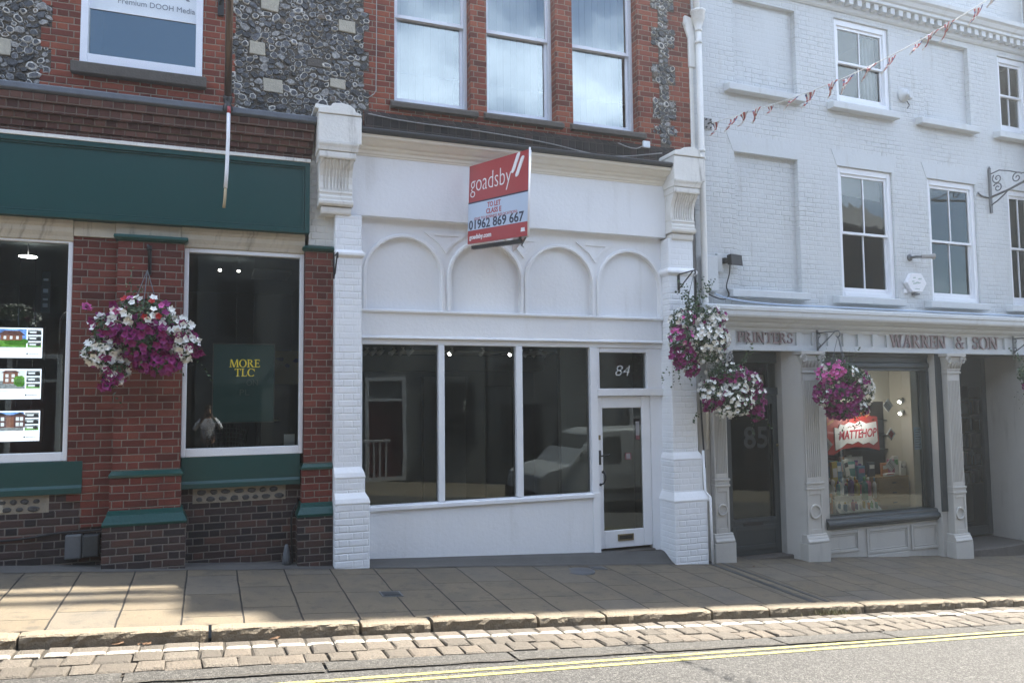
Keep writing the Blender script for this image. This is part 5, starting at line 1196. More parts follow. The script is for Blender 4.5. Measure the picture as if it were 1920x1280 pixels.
mb = MB(); mb.quad((.59,v0+.02,.10), (1.41,v0+.02,.10), (1.41,v0+.02,1.84), (.59,v0+.02,1.84)); part('pane', mb, M['glass_dark'], SF_, DG)
M['faintnum'] = plain('faint_grey_number', (.022, .028, .03), .6)
mb = MB(); text_into(mb, '85', lambda x, y, d: (.84+x, v0+.015-d, 1.17+y), .46, .002, offset=.008, width=.46); part('door_number', mb, M['faintnum'], SF_, DG)
mb = MB(); mb.frame(.80, 1.12, -.07, .06, v0-.015, v0-.0055, .02); part('letterbox', mb, M['black'], SF_, DG) if 0 else None
mb = MB(); mb.box(.78, 1.14, v0-.016, v0-.0056, -.045+.02, .06-.015); part('letterbox', mb, M['black'], SF_, DG)
mb = MB(); mb.lathe([(.0, .0), (.02, .01), (.024, .03), (.012, .045), (0, .047)], (1.455, v0-.005, 1.20), 10, axis='y'); part('door_knob', mb, M['brass'], SF_, DG)
mb = MB(); mb.box(.27, 1.66, -.10, .4, -.75, -.445); part('doorstep', mb, M['sill'], SF_, bevel=.01)
mb = MB(); mb.room(.27, 1.6, .3, 3.0, -.45, 2.64); part('hall', mb, M['room_black'], SF_)
# display window
mb = MB(); mb.prof_x([(.1, 2.643), (-.06, 2.643), (-.06, 2.60), (-.04, 2.57), (-.04, 2.50), (-.07, 2.48), (-.075, 2.42), (-.05, 2.39), (-.05, 2.355), (.1, 2.355)], 2.30, 4.66); mb.box(2.30, 2.36, -.05, .1, .06, 2.354); mb.box(4.74, 4.80, -.05, .1, .06, 2.354) if 0 else None
mb.box(4.60, 4.661, -.055, .1, .06, 2.354); mb.box(4.661, 4.795, -.20, -.05, .0, 2.64); part('display_frame', mb, M['slate'], SF_, bevel=.006)
mb = MB(); mb.prof_x([(.1, .06), (-.09, .05), (-.11, .035), (-.11, .0), (-.15, -.02), (-.16, -.05), (-.16, -.08), (-.12, -.10), (-.12, -.125), (-.08, -.145), (.1, -.145)], 2.22, 4.86); part('display_sill', mb, M['slate'], SF_, bevel=.004)
mb = MB(); mb.quad((2.36,0,.06), (4.60,0,.06), (4.60,0,2.355), (2.36,0,2.355)); part('display_pane', mb, M['glass'], SF_)
mb = MB(); mb.hexa([(1.99,-.07,-.85),(4.80,-.07,-1.0),(4.80,.2,-1.0),(1.99,.2,-.85),(1.99,-.07,-.147),(4.80,-.07,-.147),(4.80,.2,-.147),(1.99,.2,-.147)])
for a, b, z0 in ((2.30, 2.86, -.53), (3.12, 3.95, -.60), (4.10, 4.62, -.62)):
    mb.frame(a-.05, b+.05, z0+.02, -.18, -.088, -.0705, .045); mb.frame(a+.01, b-.01, z0+.08, -.24, -.079, -.0705, .015)
mb.box(3.06, 3.96, -.10, -.0706, -.73, -.60); part('stallriser', mb, M['stone_grey'], SF_, bevel=.005)
# display interior
M['shelfdark'] = plain('dark_brown_backing', (.03, .026, .024), .7)
mb = MB(); mb.room(2.30, 4.85, .11, 2.2, -.05, 2.62, 0, 1, 1); part('display_room', mb, [M['room_black'], M['room_cream']], SF_)
mb = MB(); mb.box(4.42, 4.58, .12, 1.0, .0, 2.40); part('display_lining', mb, M['room_cream'], SF_)
mb = MB(); mb.box(2.37, 4.415, .55, .60, 1.84, 2.42); part('display_pelmet', mb, M['room_cream'], SF_)
mb = MB(); mb.box(3.45, 4.415, .70, .74, .0, 1.84); part('display_back', mb, M['shelfdark'], SF_)
mb = MB()
for z in (1.0, 1.25, 1.5): mb.box(3.5, 4.38, .60, .699, z, z+.015)
part('display_shelf', mb, M['room'], SF_)
mb = MB(); mb.box(2.37, 4.5, .12, 1.0, -.04, .06); part('display_floor', mb, M['ltwood'], SF_) if 'ltwood' in M else None
# recessed shop entrance at the right
M['shelfbrown'] = plain('brown_shelf', (.13, .085, .05), .7)
mb = MB(); mb.box(5.10, 5.16, -.02, .65, -.9, 2.64); mb.frame(5.16, 7.0, -.66, 2.644, .62, .70, .12, .16, .55); mb.box(6.12, 6.24, .62, .70, -.5, 2.09); part('entrance_frame', mb, M['slate'], SF_, bevel=.006)
mb = MB(); mb.quad((5.28,.66,-.5), (6.88,.66,-.5), (6.88,.66,2.09), (5.28,.66,2.09)); part('entrance_pane', mb, M['glass_dark'], SF_)
mb = MB(); mb.prof_z([(5.14, -.16), (5.5, -.20), (6.2, -.20), (6.8, -.14), (6.98, -.05), (6.98, .7), (5.14, .7)], -1.25, -.69); part('entrance_step', mb, M['sill'], SF_, bevel=.012)
mb = MB(); mb.room(5.0, 7.7, .71, 3.0, -.66, 2.64); part('entrance_room', mb, M['room_black'], SF_)

# ------------------------------------------------------------------ goods in the display window (frame G)
def col(name, c, **k): M[name] = plain(name, c, .5, **k); return M[name]
col('goods_purple', (.10, .045, .25)); col('goods_yellow', (.45, .36, .06)); col('goods_green', (.12, .35, .16)); col('goods_blue', (.12, .25, .4)); col('goods_pink', (.5, .18, .3)); col('goods_white', (.75, .75, .73)); col('goods_orange', (.5, .2, .06)); col('goods_teal', (.1, .3, .3)); col('pine', (.36, .25, .13)); col('burst_red', (.36, .03, .025)); col('burst_pale', (.78, .78, .8)); col('letter_red', (.45, .02, .05)); col('notice_blue', (.42, .52, .62)); col('ink', (.06, .07, .09)); col('brickpaper', (.10, .075, .05))
t = thing('brick_backdrop', 'brown brick panel at the back of the display window', 'panel', (2.9, .78, .9), 'G')
M['backbrick'] = brick('display_brick', [(0, (.05, .04, .03)), (1, (.16, .125, .08))], (.05, .045, .04), h=.075)
mb = MB(); mb.box(2.37, 4.0, .82, .86, .0, 2.05); part('brick_face', mb, M['backbrick'], t)
t = thing('red_sign', 'red card sign with a white ragged burst reading MATTEHOP', 'sign', (3.5, .5, .9), 'G')
mb = MB(); mb.prof_y([(2.78, .98), (2.80, 1.55), (2.95, 1.62), (3.3, 1.66), (3.7, 1.63), (4.02, 1.58), (4.05, 1.0), (3.8, 1.06), (3.5, 1.08), (3.2, 1.05), (3.0, .96)], .48, .50); part('card', mb, M['burst_red'], t)
mb = MB(); mb.prof_y([(3.04, 1.03), (3.03, 1.42), (3.12, 1.40), (3.16, 1.47), (3.25, 1.45), (3.36, 1.50), (3.5, 1.47), (3.62, 1.52), (3.75, 1.47), (3.98, 1.50), (4.0, 1.16), (3.9, 1.10), (3.8, 1.15), (3.66, 1.12), (3.55, 1.17), (3.42, 1.13), (3.3, 1.15), (3.2, 1.09)], .468, .479); part('burst', mb, M['burst_pale'], t)
mb = MB(); text_into(mb, 'MATTEHOP', lambda x, y, d: (3.11+x, .464-d, 1.21+y+x*.05), .20, .003, shear=.2, offset=.004, width=.86); mb.tube([(3.33, .464, 1.41), (3.37, .464, 1.44), (3.40, .464, 1.41), (3.44, .464, 1.44), (3.47, .464, 1.41), (3.5, .464, 1.45), (3.53, .464, 1.41), (3.57, .464, 1.44), (3.6, .464, 1.43)], .005, 4); part('lettering', mb, M['letter_red'], t)
mb = MB()
for a, b, c, d in ((2.88, 1.45, .14, .04), (3.6, 1.6, .12, .03), (3.75, 1.57, .1, .03)): mb.hexa([(a,.474,b),(a+c,.474,b+.06),(a+c,.479,b+.06),(a,.479,b),(a,.474,b+d),(a+c,.474,b+.06+d),(a+c,.479,b+.06+d),(a,.479,b+d)])
part('ornament', mb, M['goods_orange'], t)
def diamond(u, z, s, label, inner=None):
    t = thing('diamond_card', label, 'card', (u, .10, z-s), 'G', group='white diamond cards stuck in the display window')
    mb = MB(); mb.prof_y([(u-s, z), (u, z-s), (u+s, z), (u, z+s)], .10, .105); part('card', mb, M['burst_pale'], t)
    mb = MB(); k = s*.62
    if inner: mb.prof_y([(u-k, z), (u, z-k), (u+k, z), (u, z+k)], .096, .0995)
    else:
        for i in range(5):
            o = (i-2)*k*.4; c = Vector((u+o*.7, z-o*.7)); h = k*.5*(1-.15*(i % 2))
            mb.prof_y([(c.x-h*.7, c.y-h*.7), (c.x-h*.7+.005, c.y-h*.7-.005), (c.x+h*.7+.005, c.y+h*.7-.005), (c.x+h*.7, c.y+h*.7)], .096, .0995)
    part('printed_line', mb, M['burst_red'] if inner else M['ink'], t)
diamond(3.86, 1.78, .115, 'white diamond card highest in the display window', None)
diamond(3.90, 1.30, .105, 'white diamond card with a red centre right of the red sign', True)
diamond(3.87, .79, .12, 'white diamond card lowest in the display window', None)
diamond(2.50, 1.17, .11, 'white diamond card left of the red sign', None)
t = thing('notice', 'pale blue paper notice fixed to the right side of the display window', 'notice', (4.50, .09, 1.0), 'G')
mb = MB(); mb.box(4.42, 4.58, .085, .09, 1.02, 1.40); part('sheet', mb, M['notice_blue'], t)
mb = MB()
for k in range(8):
    z = 1.36-k*.042; mb.box(4.44, 4.56-.02*(k % 3), .081, .0845, z-.006, z+.004)
part('printed_line', mb, M['ink'], t)
for k, z in enumerate((1.86, 1.66, .76)):
    t = thing('wall_spotlight', 'small white wall spotlight at the right of the display window, %s' % ('the top one', 'the middle one', 'the lowest one')[k], 'spotlight', (4.36, .3, z), 'G')
    mb = MB(); mb.tube([(4.43, .3, z+.02), (4.36, .28, z), (4.31, .26, z-.03)], [.02, .035, .042], 10); part('lamp_head', mb, M['goods_white'], t)
    if k < 2:
        mb = MB(); mb.tube([(4.309, .259, z-.031), (4.305, .257, z-.034)], .02, 10); part('lit_bulb', mb, M['lamp'], t)
        ld = bpy.data.lights.new('display_lamp_light', 'POINT'); ld.energy = 1.3; ld.color = (1, .93, .82); ld.shadow_soft_size = .06; lo = bpy.data.objects.new('display_lamp_light', ld); COL.objects.link(lo); lo.parent = t; lo.location = (-.85, -.10, -.12)
t = thing('drawer_chest', 'low pine chest of small drawers in the display window', 'chest', (4.0, .35, .06), 'G')
mb = MB(); mb.box(3.66, 4.40, .22, .6, .05, .58); part('carcass', mb, M['pine'], t)
for k in range(3):
    mb = MB(); mb.box(3.68, 4.38, .205, .2195, .075+k*.165, .22+k*.165); dr = part('drawer', mb, M['pine'], t, bevel=.004)
    mb = MB(); mb.box(4.0, 4.08, .19, .2045, .14+k*.165, .155+k*.165); part('handle', mb, M['ink'], t, dr)
rr = random.Random(41); KEYS = ['goods_purple', 'goods_yellow', 'goods_green', 'goods_blue', 'goods_pink', 'goods_white', 'goods_orange', 'goods_teal', 'burst_pale']
CN = dict(goods_purple='purple', goods_yellow='yellow', goods_green='green', goods_blue='blue', goods_pink='pink', goods_white='white', goods_orange='orange', goods_teal='teal', burst_pale='pale grey')
def gift(u, v, z, w, h, d, k, label, tilt=0, band=None):
    t = thing('gift_box', label, 'box', (u, v, z), 'G', group='gift boxes and cards in the display window')
    c, s_ = math.cos(tilt), math.sin(tilt)
    def rot(a, b): return (u+a*c-b*s_, z+a*s_+b*c)
    mb = MB(); mb.prof_y([rot(-w/2, 0), rot(w/2, 0), rot(w/2, h), rot(-w/2, h)], v, v+d); part('box', mb, M[k], t, bevel=.004)
    mb = MB(); mb.prof_y([rot(-w*.38, h*.55), rot(w*.38, h*.55), rot(w*.38, h*.82), rot(-w*.38, h*.82)], v-.003, v-.0005); part('printed_label', mb, M[band or 'burst_pale'], t)
def bottle(u, v, z, r, h, k, capk, label):
    t = thing('bottle', label, 'bottle', (u, v, z), 'G', group='bottles and tubes in the display window')
    mb = MB(); mb.lathe([(0, 0), (r, .0), (r, h*.68), (r*.8, h*.75), (r*.38, h*.8), (r*.38, h*.82)], (u, v, z), 12); part('body', mb, M[k], t)
    mb = MB(); mb.lathe([(0, h*.82), (r*.45, h*.82), (r*.45, h), (0, h)], (u, v, z), 12); part('cap', mb, M[capk], t)
for i in range(13):
    k = KEYS[(i*4+1) % 9]; gift(2.46+i*.105+rr.uniform(-.01, .01), .60+rr.uniform(-.03, .03), .56+(.10 if i % 3 else .0), rr.uniform(.07, .10), rr.uniform(.16, .30), .05, k, CN[k]+' box, number %s from the left in the back row of the display' % ('one two three four five six seven eight nine ten eleven twelve thirteen'.split()[i]), rr.uniform(-.08, .08), KEYS[(i*5+3) % 9])
for i in range(10):
    k = KEYS[(i*7+2) % 9]; bottle(2.78+i*.085, .36+.05*(i % 2), .31, rr.uniform(.024, .036), rr.uniform(.16, .28), k, KEYS[(i*2+5) % 9], CN[k]+' bottle, number %s from the left in the middle row of the display' % ('one two three four five six seven eight nine ten'.split()[i]))
for i in range(9):
    k = KEYS[(i*5+3) % 9]; bottle(2.88+i*.085, .155+.02*(i % 2), .08, rr.uniform(.022, .032), rr.uniform(.12, .2), k, KEYS[(i*4+1) % 9], CN[k]+' bottle, number %s from the left in the front row of the display' % ('one two three four five six seven eight nine'.split()[i]))
spots = [(2.46, .14, .06, .30, .32, .05, 'goods_orange', 'goods_white', 'wide orange-brown box at the lower left corner of the display'),
 (2.62, .50, .62, .46, .40, .05, 'goods_purple', None, 'large purple board standing at the left of the display'),
 (2.95, .40, .30, .12, .55, .05, 'goods_yellow', None, 'tall yellow box left of centre in the display'),
 (3.03, .45, .5, .22, .34, .04, 'goods_blue', None, 'blue box behind the bottles in the display'),
 (3.28, .45, .60, .10, .28, .04, 'goods_white', 'ink', 'slanted white card standing near the middle of the display'),
 (3.42, .52, .58, .20, .25, .05, 'goods_teal', None, 'teal box beside the slanted card in the display'),
 (3.55, .42, .50, .16, .26, .05, 'goods_blue', 'goods_pink', 'blue box with a pink label in the middle of the display'),
 (3.72, .36, .58, .14, .24, .05, 'ink', 'goods_white', 'black boxed item on the pine chest'),
 (3.96, .30, .58, .13, .22, .05, 'goods_orange', 'goods_white', 'orange box on the pine chest'),
 (4.10, .28, .58, .12, .28, .05, 'goods_pink', 'goods_white', 'pink box on the pine chest'),
 (4.22, .30, .58, .11, .33, .05, 'goods_white', 'goods_green', 'tall white box with green label on the pine chest'),
 (4.33, .26, .58, .12, .24, .05, 'goods_white', 'ink', 'white box with black label at the right end of the pine chest'),
 (3.98, .22, .585, .22, .05, .06, 'burst_pale', 'letter_red', 'flat white packet lying at the front of the pine chest'),
 (3.58, .62, .75, .44, .15, .1, 'burst_pale', 'burst_pale', 'pale grey roof-shaped carton behind the goods'),
 (3.05, .22, .06, .3, .05, .2, 'goods_white', 'ink', 'white card lying on the display floor')]
for i, (u, v, z, w, h, d, k, b, lb) in enumerate(spots): gift(u, v, z, w, h, d, k, lb, rr.uniform(-.04, .04) if i not in (4, 12) else (.22 if i == 4 else .05), b)
bt = [(2.70, .22, .06, .035, .26, 'goods_white', 'ink', 'white bottle with a black cap beside the orange-brown box'),
 (2.80, .2, .06, .025, .18, 'goods_blue', 'goods_white', 'small blue bottle at the front of the display'),
 (3.17, .30, .30, .05, .32, 'goods_purple', 'goods_white', 'purple bottle with a white cap'), (3.30, .30, .30, .045, .25, 'goods_yellow', 'goods_orange', 'yellow bottle with an orange cap'),
 (3.43, .26, .22, .05, .38, 'goods_teal', 'goods_green', 'pale teal tube with a round green top'), (3.55, .30, .28, .05, .30, 'goods_pink', 'goods_white', 'pink bottle with a white cap'),
 (3.63, .24, .24, .03, .34, 'goods_white', 'goods_blue', 'slim white bottle with a blue cap'), (2.42, .3, .40, .05, .24, 'goods_white', 'goods_green', 'white jar with a green lid on the orange-brown box'), (2.52, .3, .40, .055, .2, 'goods_green', 'goods_yellow', 'green jar with a yellow lid on the orange-brown box')]
for u, v, z, r_, h, k, ck, lb in bt: bottle(u, v, z, r_, h, k, ck, lb)
t = thing('toy_dog', 'small black and white toy dog sitting in the display window', 'toy', (2.66, .2, .30), 'G')
mb = MB(); mb.lathe([(0, 0), (.05, .01), (.062, .07), (.045, .15), (.03, .18), (.045, .2), (.05, .235), (.035, .27), (0, .285)], (2.66, .2, .32), 12); part('body', mb, M['goods_white'], t)
mb = MB()
for dx in (-.045, .045): mb.lathe([(0, -.04), (.014, -.03), (.016, .0), (.0, .02)], (2.66+dx, .19, .56), 8)
mb.lathe([(0, 0), (.025, .01), (.0, .02)], (2.665, .14, .42), 8, axis='y'); part('ear', mb, M['ink'], t)
mb = MB(); mb.prof_x([(.12, .05), (.12, .07), (.3, .22), (.32, .30), (.5, .30), (.52, .56), (.7, .56), (.7, .05)], 2.72, 3.64)
single('display_stand', mb, M['decal'], 'low stepped grey display stand under the bottles', 'stand', (3.3, .3, .05), 'G')
# shelf of books seen through the recessed entrance
t = thing('bookshelf', 'brown shelf of books and stock inside the recessed shop entrance', 'shelf', (6.8, 1.2, -.6), 'G')
mb = MB()
for z in (.2, .55, .9, 1.22, 1.55, 1.86): mb.box(6.2, 7.65, 1.15, 1.5, z, z+.02)
mb.box(6.2, 7.65, 1.49, 1.51, -.6, 2.2); part('shelf_board', mb, M['shelfbrown'], t)
mb = MB(); rb = random.Random(6)
for z in (.22, .57, .92, 1.24, 1.57):
    x = 6.25
    while x < 7.55:
        w = rb.uniform(.03, .09); mb.box(x, x+w-.005, 1.18, 1.4, z+.001, z+rb.uniform(.15, .27), rb.randrange(4)); x += w+(.1 if rb.random() < .15 else 0)
part('books', mb, [M['pine'], M['goods_white'], M['shelfbrown'], M['decal']], t, kind='stuff')

# ================================================================== fittings on the walls
t = thing('drainpipe', 'white cast iron downpipe with a hopper head between the brick and grey buildings', 'drainpipe', (6.86, -.09, -.4))
mb = MB(); mb.lathe([(.10, .0), (.115, .015), (.115, .05), (.105, .06), (.095, .16), (.05, .27), (.058, .28), (.058, .31), (.045, .315)][::-1] if False else [(.045, -.06), (.058, -.055), (.058, -.02), (.05, -.01), (.085, .10), (.10, .12), (.105, .22), (.12, .24), (.12, .27), (.0, .27)], (6.86, -.10, 7.55), 8); part('hopper', mb, M['white_old'], t)
mb = MB(); mb.tube([(6.86, -.10, 7.55), (6.855, -.10, 5.0), (6.85, -.10, 3.2), (6.80, -.12, 2.4), (6.78, -.13, 1.2)], .046, 10); mb.tube([(6.84, -.1, 7.8), (6.83, -.1, 8.1), (6.7, -.1, 8.3)], .05, 10)
for z in (7.3, 5.62, 5.5, 3.55): mb.tube([(6.856, -.10, z), (6.856, -.10, z+.05)], .056, 10)
part('pipe', mb, M['white_old'], t)
mb = MB(); mb.tube([(6.59, -.31, 1.2), (6.60, -.32, .62), (6.635, -.385, .55), (6.645, -.395, -.38)], .018, 8); part('lower_pipe', mb, M['white'], t)
t = thing('timber_post', 'strip of weathered grey timber in the gap beside the white pilaster', 'post', (6.68, -.06, 2.2))
mb = MB(); mb.prof_x([(.0, 2.2), (-.06, 2.2), (-.08, 3.2), (-.06, 4.9), (.0, 4.9)], 6.60, 6.73); part('board', mb, M['wood'], t, bevel=.01)
t = thing('flaking_bargeboard', 'flaking white board fixed to the brick beside the hopper head', 'board', (6.76, -.04, 6.9))
mb = MB(); mb.prof_y([(6.72, 6.95), (6.84, 6.95), (6.82, 7.5), (6.80, 7.72), (6.66, 7.75), (6.64, 7.62), (6.72, 7.4)], -.05, .0); part('board', mb, M['white_old'], t, bevel=.01)
mb = MB(); mb.box(6.735, 6.80, -.03, 0, 5.5, 6.95); part('batten', mb, M['white_old'], t, bevel=.01)
t = thing('junction_box', 'pale plastic junction box on the black band below the brick wall', 'box', (5.93, -.06, 5.66))
mb = MB(); mb.box(5.86, 5.98, -.085, -.05, 5.60, 5.70); part('cover', mb, M['decal'], t, bevel=.008)
def cable(name, label, pts, r, mat, fr='W', cat='cable'):
    P = [Vector(p) for p in pts]; out = []
    for i in range(len(P)-1):                              # smooth through the points
        p0, p1, p2, p3 = P[max(i-1, 0)], P[i], P[i+1], P[min(i+2, len(P)-1)]
        for k in range(6):
            s = k/6; out.append(.5*((2*p1)+(-p0+p2)*s+(2*p0-5*p1+4*p2-p3)*s*s+(-p0+3*p1-3*p2+p3)*s*s*s))
    out.append(P[-1]); mb = MB(); mb.tube(out, r, 5); single(name, mb, mat, label, cat, tuple(P[0]), fr)
M['wire_grey'] = plain('grey_cable', (.32, .31, .30), .6)
cable('wall_cable', 'thin pale cable sagging across the black brick band below the tall windows', [(1.84, -.07, 5.60), (2.4, -.07, 5.56), (3.4, -.07, 5.545), (4.3, -.09, 5.49), (5.0, -.12, 5.40), (5.5, -.10, 5.42), (6.1, -.2, 5.50)], .008, M['wire_grey'])
cable('wall_cable', 'short pale cable running into the junction box', [(5.45, -.07, 5.62), (5.6, -.07, 5.58), (5.75, -.07, 5.57), (5.86, -.07, 5.62)], .008, M['wire_grey'])
cable('wall_cable', 'vertical pale cable at the edge of the flint wall', [(1.95, -.02, 9.0), (1.955, -.02, 7.0), (1.95, -.02, 6.1), (1.94, -.02, 5.92), (1.86, -.02, 5.84)], .006, M['wire_grey'])
cable('wall_cable', 'white and grey cables draped along the top of the grey shop cornice', [(.25, -.06, 3.50), (.5, -.12, 3.42), (1.2, -.2, 3.36), (2.6, -.28, 3.345), (4.2, -.30, 3.34), (7.5, -.30, 3.34)], .014, M['signblue'], 'G')
cable('wall_cable', 'dark cable looping down from the floodlight on the grey wall', [(.52, -.1, 3.95), (.53, -.06, 3.8), (.48, -.05, 3.62), (.52, -.05, 3.50), (.42, -.06, 3.42), (.2, -.06, 3.46), (.06, -.05, 3.55)], .010, M['black'], 'G')
cable('wall_cable', 'black cable clipped along the brick wall at the lower left', [(-3.0, -.06, .52), (-2.2, -.06, .53), (-1.8, -.06, .54), (-1.5, -.06, .575), (-1.2, -.06, .585), (-1.06, -.07, .59)], .012, M['black'])
cable('wall_cable', 'black cable beside the right-hand brick pier base', [(1.01, -.02, .75), (.955, -.02, .62), (.945, -.03, .45), (.96, -.04, .1), (.95, -.05, .0)], .012, M['black'])
cable('wall_cable', 'black cables hanging down the timber beside the upper right flower basket', [(6.70, -.10, 3.8), (6.67, -.12, 3.4), (6.70, -.12, 3.0), (6.68, -.14, 2.4), (6.66, -.2, 1.6), (6.64, -.28, .95)], .014, M['black'])
def wallbox(name, label, u0, u1, v, z0, z1, mat, fr='G', lid=True):
    t = thing(name, label, 'box', ((u0+u1)/2, 0, z0), fr)
    mb = MB(); mb.box(u0, u1, v, .0, z0, z1); part('case', mb, mat, t, bevel=.006)
    if lid: mb = MB(); mb.box(u0+.012, u1-.012, v-.006, v-.0005, z0+.012, z1-.012); part('cover', mb, mat, t, bevel=.003)
wallbox('cable_box', 'tall pale grey cable box at the left edge of the grey wall', .07, .30, -.10, 3.53, 4.07, M['grey_paint'])
wallbox('small_box', 'small pale box between the tall cable box and the floodlight', .32, .42, -.05, 3.83, 4.12, M['grey_paint'])
wallbox('meter_box', 'grey plastic meter box low on the left brick wall', -1.405, -1.25, -.13, .30, .555, M['iron'], 'W')
wallbox('meter_box', 'darker meter box with a pale top edge against the brick pier', -1.24, -1.08, -.14, .31, .545, M['lid'], 'W')
t = thing('floodlight', 'small black floodlight on the pale grey wall', 'floodlight', (.58, 0, 3.95), 'G')
mb = MB(); mb.hexa([(.49,-.18,3.93),(.70,-.18,3.92),(.68,-.06,3.95),(.50,-.06,3.95),(.49,-.16,4.10),(.70,-.16,4.09),(.68,-.05,4.10),(.50,-.05,4.10)]); part('lamp_body', mb, M['black'], t, bevel=.006)
mb = MB(); mb.box(.44, .49, -.08, 0, 3.97, 4.05); part('bracket', mb, M['black'], t)
t = thing('alarm_box', 'white hexagonal alarm box with faded green marks between two sash windows', 'alarm', (4.46, 0, 3.7), 'G')
mb = MB(); c = (4.46, 3.86); mb.prof_y([(c[0]+.235*math.cos(R(60*k)), c[1]+.185*math.sin(R(60*k))) for k in range(6)], -.08, 0); part('cover', mb, M['signwhite'], t, bevel=.012, seg=2)
M['fadegreen'] = plain('faded_green_mark', (.42, .5, .46), .5)
mb = MB(); rb = random.Random(4)
for k in range(9):
    x, z = c[0]+rb.uniform(-.1, .1), c[1]+rb.uniform(-.03, .09); mb.prof_y([(x-.03, z-.012), (x+.03, z-.004), (x+.026, z+.014), (x-.028, z+.01)], -.0815-.0003*k, -.0802)
mb.box(c[0]-.05, c[0]+.06, -.0815, -.0802, c[1]-.115, c[1]-.1); part('faded_marking', mb, M['fadegreen'], t)
mb = MB(); mb.box(c[0]-.06, c[0]+.06, -.078, -.01, c[1]-.205, c[1]-.185); part('strobe', mb, M['iron'], t)
mb = MB(); mb.box(4.22, 4.28, -.03, 0, 3.68, 3.75); single('sensor_box', mb, M['signwhite'], 'tiny white box left of the hexagonal alarm box', 'box', (4.25, 0, 3.68), 'G', bevel=.004)
t = thing('wall_lamp', 'grey spotlight arm on the grey wall above the alarm box', 'lamp', (4.45, 0, 4.3), 'G')
mb = MB(); mb.lathe([(.06, 0), (.06, .015), (.03, .03), (0, .03)], (4.40, 0, 4.30), 12, axis='y'); mb.tube([(4.40, -.03, 4.30), (4.42, -.12, 4.30), (4.52, -.16, 4.30)], .022, 8); part('arm', mb, M['iron'], t)
mb = MB(); mb.tube([(4.50, -.16, 4.30), (4.64, -.22, 4.30), (4.70, -.24, 4.30)], [.03, .036, .055], 10); part('lamp_head', mb, M['wire_grey'], t)
t = thing('wall_bell', 'pale painted bell fitting on the upper grey wall', 'bell', (4.42, 0, 7.1), 'G')
mb = MB(); mb.lathe([(.12, 0), (.12, .03), (.10, .05), (.10, .075), (.04, .09), (.04, .12), (0, .125)], (4.42, 0, 7.16), 16, axis='y'); mb.box(4.47, 4.56, -.1, 0, 7.10, 7.22); part('bell', mb, M['grey_paint'], t)
cable('wall_cable', 'short loose wire hanging under the wall bell', [(4.46, -.05, 7.05), (4.50, -.06, 6.98), (4.46, -.05, 6.92)], .008, M['black'], 'G')
for u, z, lb in ((.25, 6.12, 'dark eye plate on the grey wall that holds the bunting'), (.33, 8.35, 'dark eye plate high on the grey wall near the hopper head')):
    t = thing('eye_plate', lb, 'bracket', (u, 0, z), 'G')
    mb = MB(); mb.box(u-.06, u+.08, -.012, 0, z-.09, z+.09); part('plate', mb, M['wire_grey'], t, bevel=.003)
    mb = MB()
    for dx, dz in ((-.03, .06), (.05, .06), (-.03, -.06), (.05, -.06), (.01, 0)): mb.tube([(u+dx, -.012, z+dz), (u+dx, -.03, z+dz)], .015, 6)
    mb.tube([(u+.01, -.02, z), (u+.01, -.09, z), (u+.02, -.10, z-.04)], .012, 6); part('bolt', mb, M['black'], t)
# wrought iron sign bracket
t = thing('scroll_bracket', 'ornate wrought iron scroll bracket on the grey wall at the right edge', 'bracket', (6.5, 0, 5.2), 'G')
def spiral(c, r0, turns, a0, sgn, n=26):
    out = []
    for k in range(n+1):
        f = k/n; a = a0+sgn*turns*6.283*f; rr_ = r0*(1-.85*f); out.append((c[0], c[1]-rr_*math.cos(a), c[2]+rr_*math.sin(a)))
    return out
mb = MB(); u = 6.52; mb.box(u-.025, u+.025, -.03, 0, 5.25, 6.06); mb.lathe([(0, 0), (.03, .02), (.0, .08)], (u, -.02, 6.05), 8)
mb.tube([(u, -.0, 5.54), (u, -.35, 5.60), (u, -.8, 5.72), (u, -1.4, 5.86)], .022, 6); part('arm', mb, M['iron'], t)
mb = MB()
for cc, r0, a0, sg in (((u, -.16, 5.86), .10, 2.2, 1), ((u, -.16, 5.69), .09, 2.6, -1), ((u, -.52, 5.78), .10, .5, 1)): mb.tube(spiral(cc, r0, 1.4, a0, sg), .011, 5)
mb.tube([(u, -.03, 5.97), (u, -.2, 6.0), (u, -.4, 5.93), (u, -.6, 5.84), (u, -1.0, 5.78)], .012, 5); mb.tube([(u, -.03, 5.40), (u, -.14, 5.45), (u, -.28, 5.54), (u, -.35, 5.6)], .014, 5)
mb.tube([(u-.02, .0, 5.53), (u-.25, -.02, 5.55), (u-.34, -.02, 5.6)], .014, 5); part('scroll', mb, M['iron'], t)
# cone stub at the pier
mb = MB(); mb.lathe([(.055, 0), (.045, .1), (.028, .2), (.018, .245), (0, .25)], (.885, -.12, gz(.885, -.12)-.01), 14)
single('cable_guard', mb, M['iron'], 'grey cone-shaped cable guard at the foot of the wall by the right brick pier', 'guard', (.885, -.12, gz(.885, -.12)))
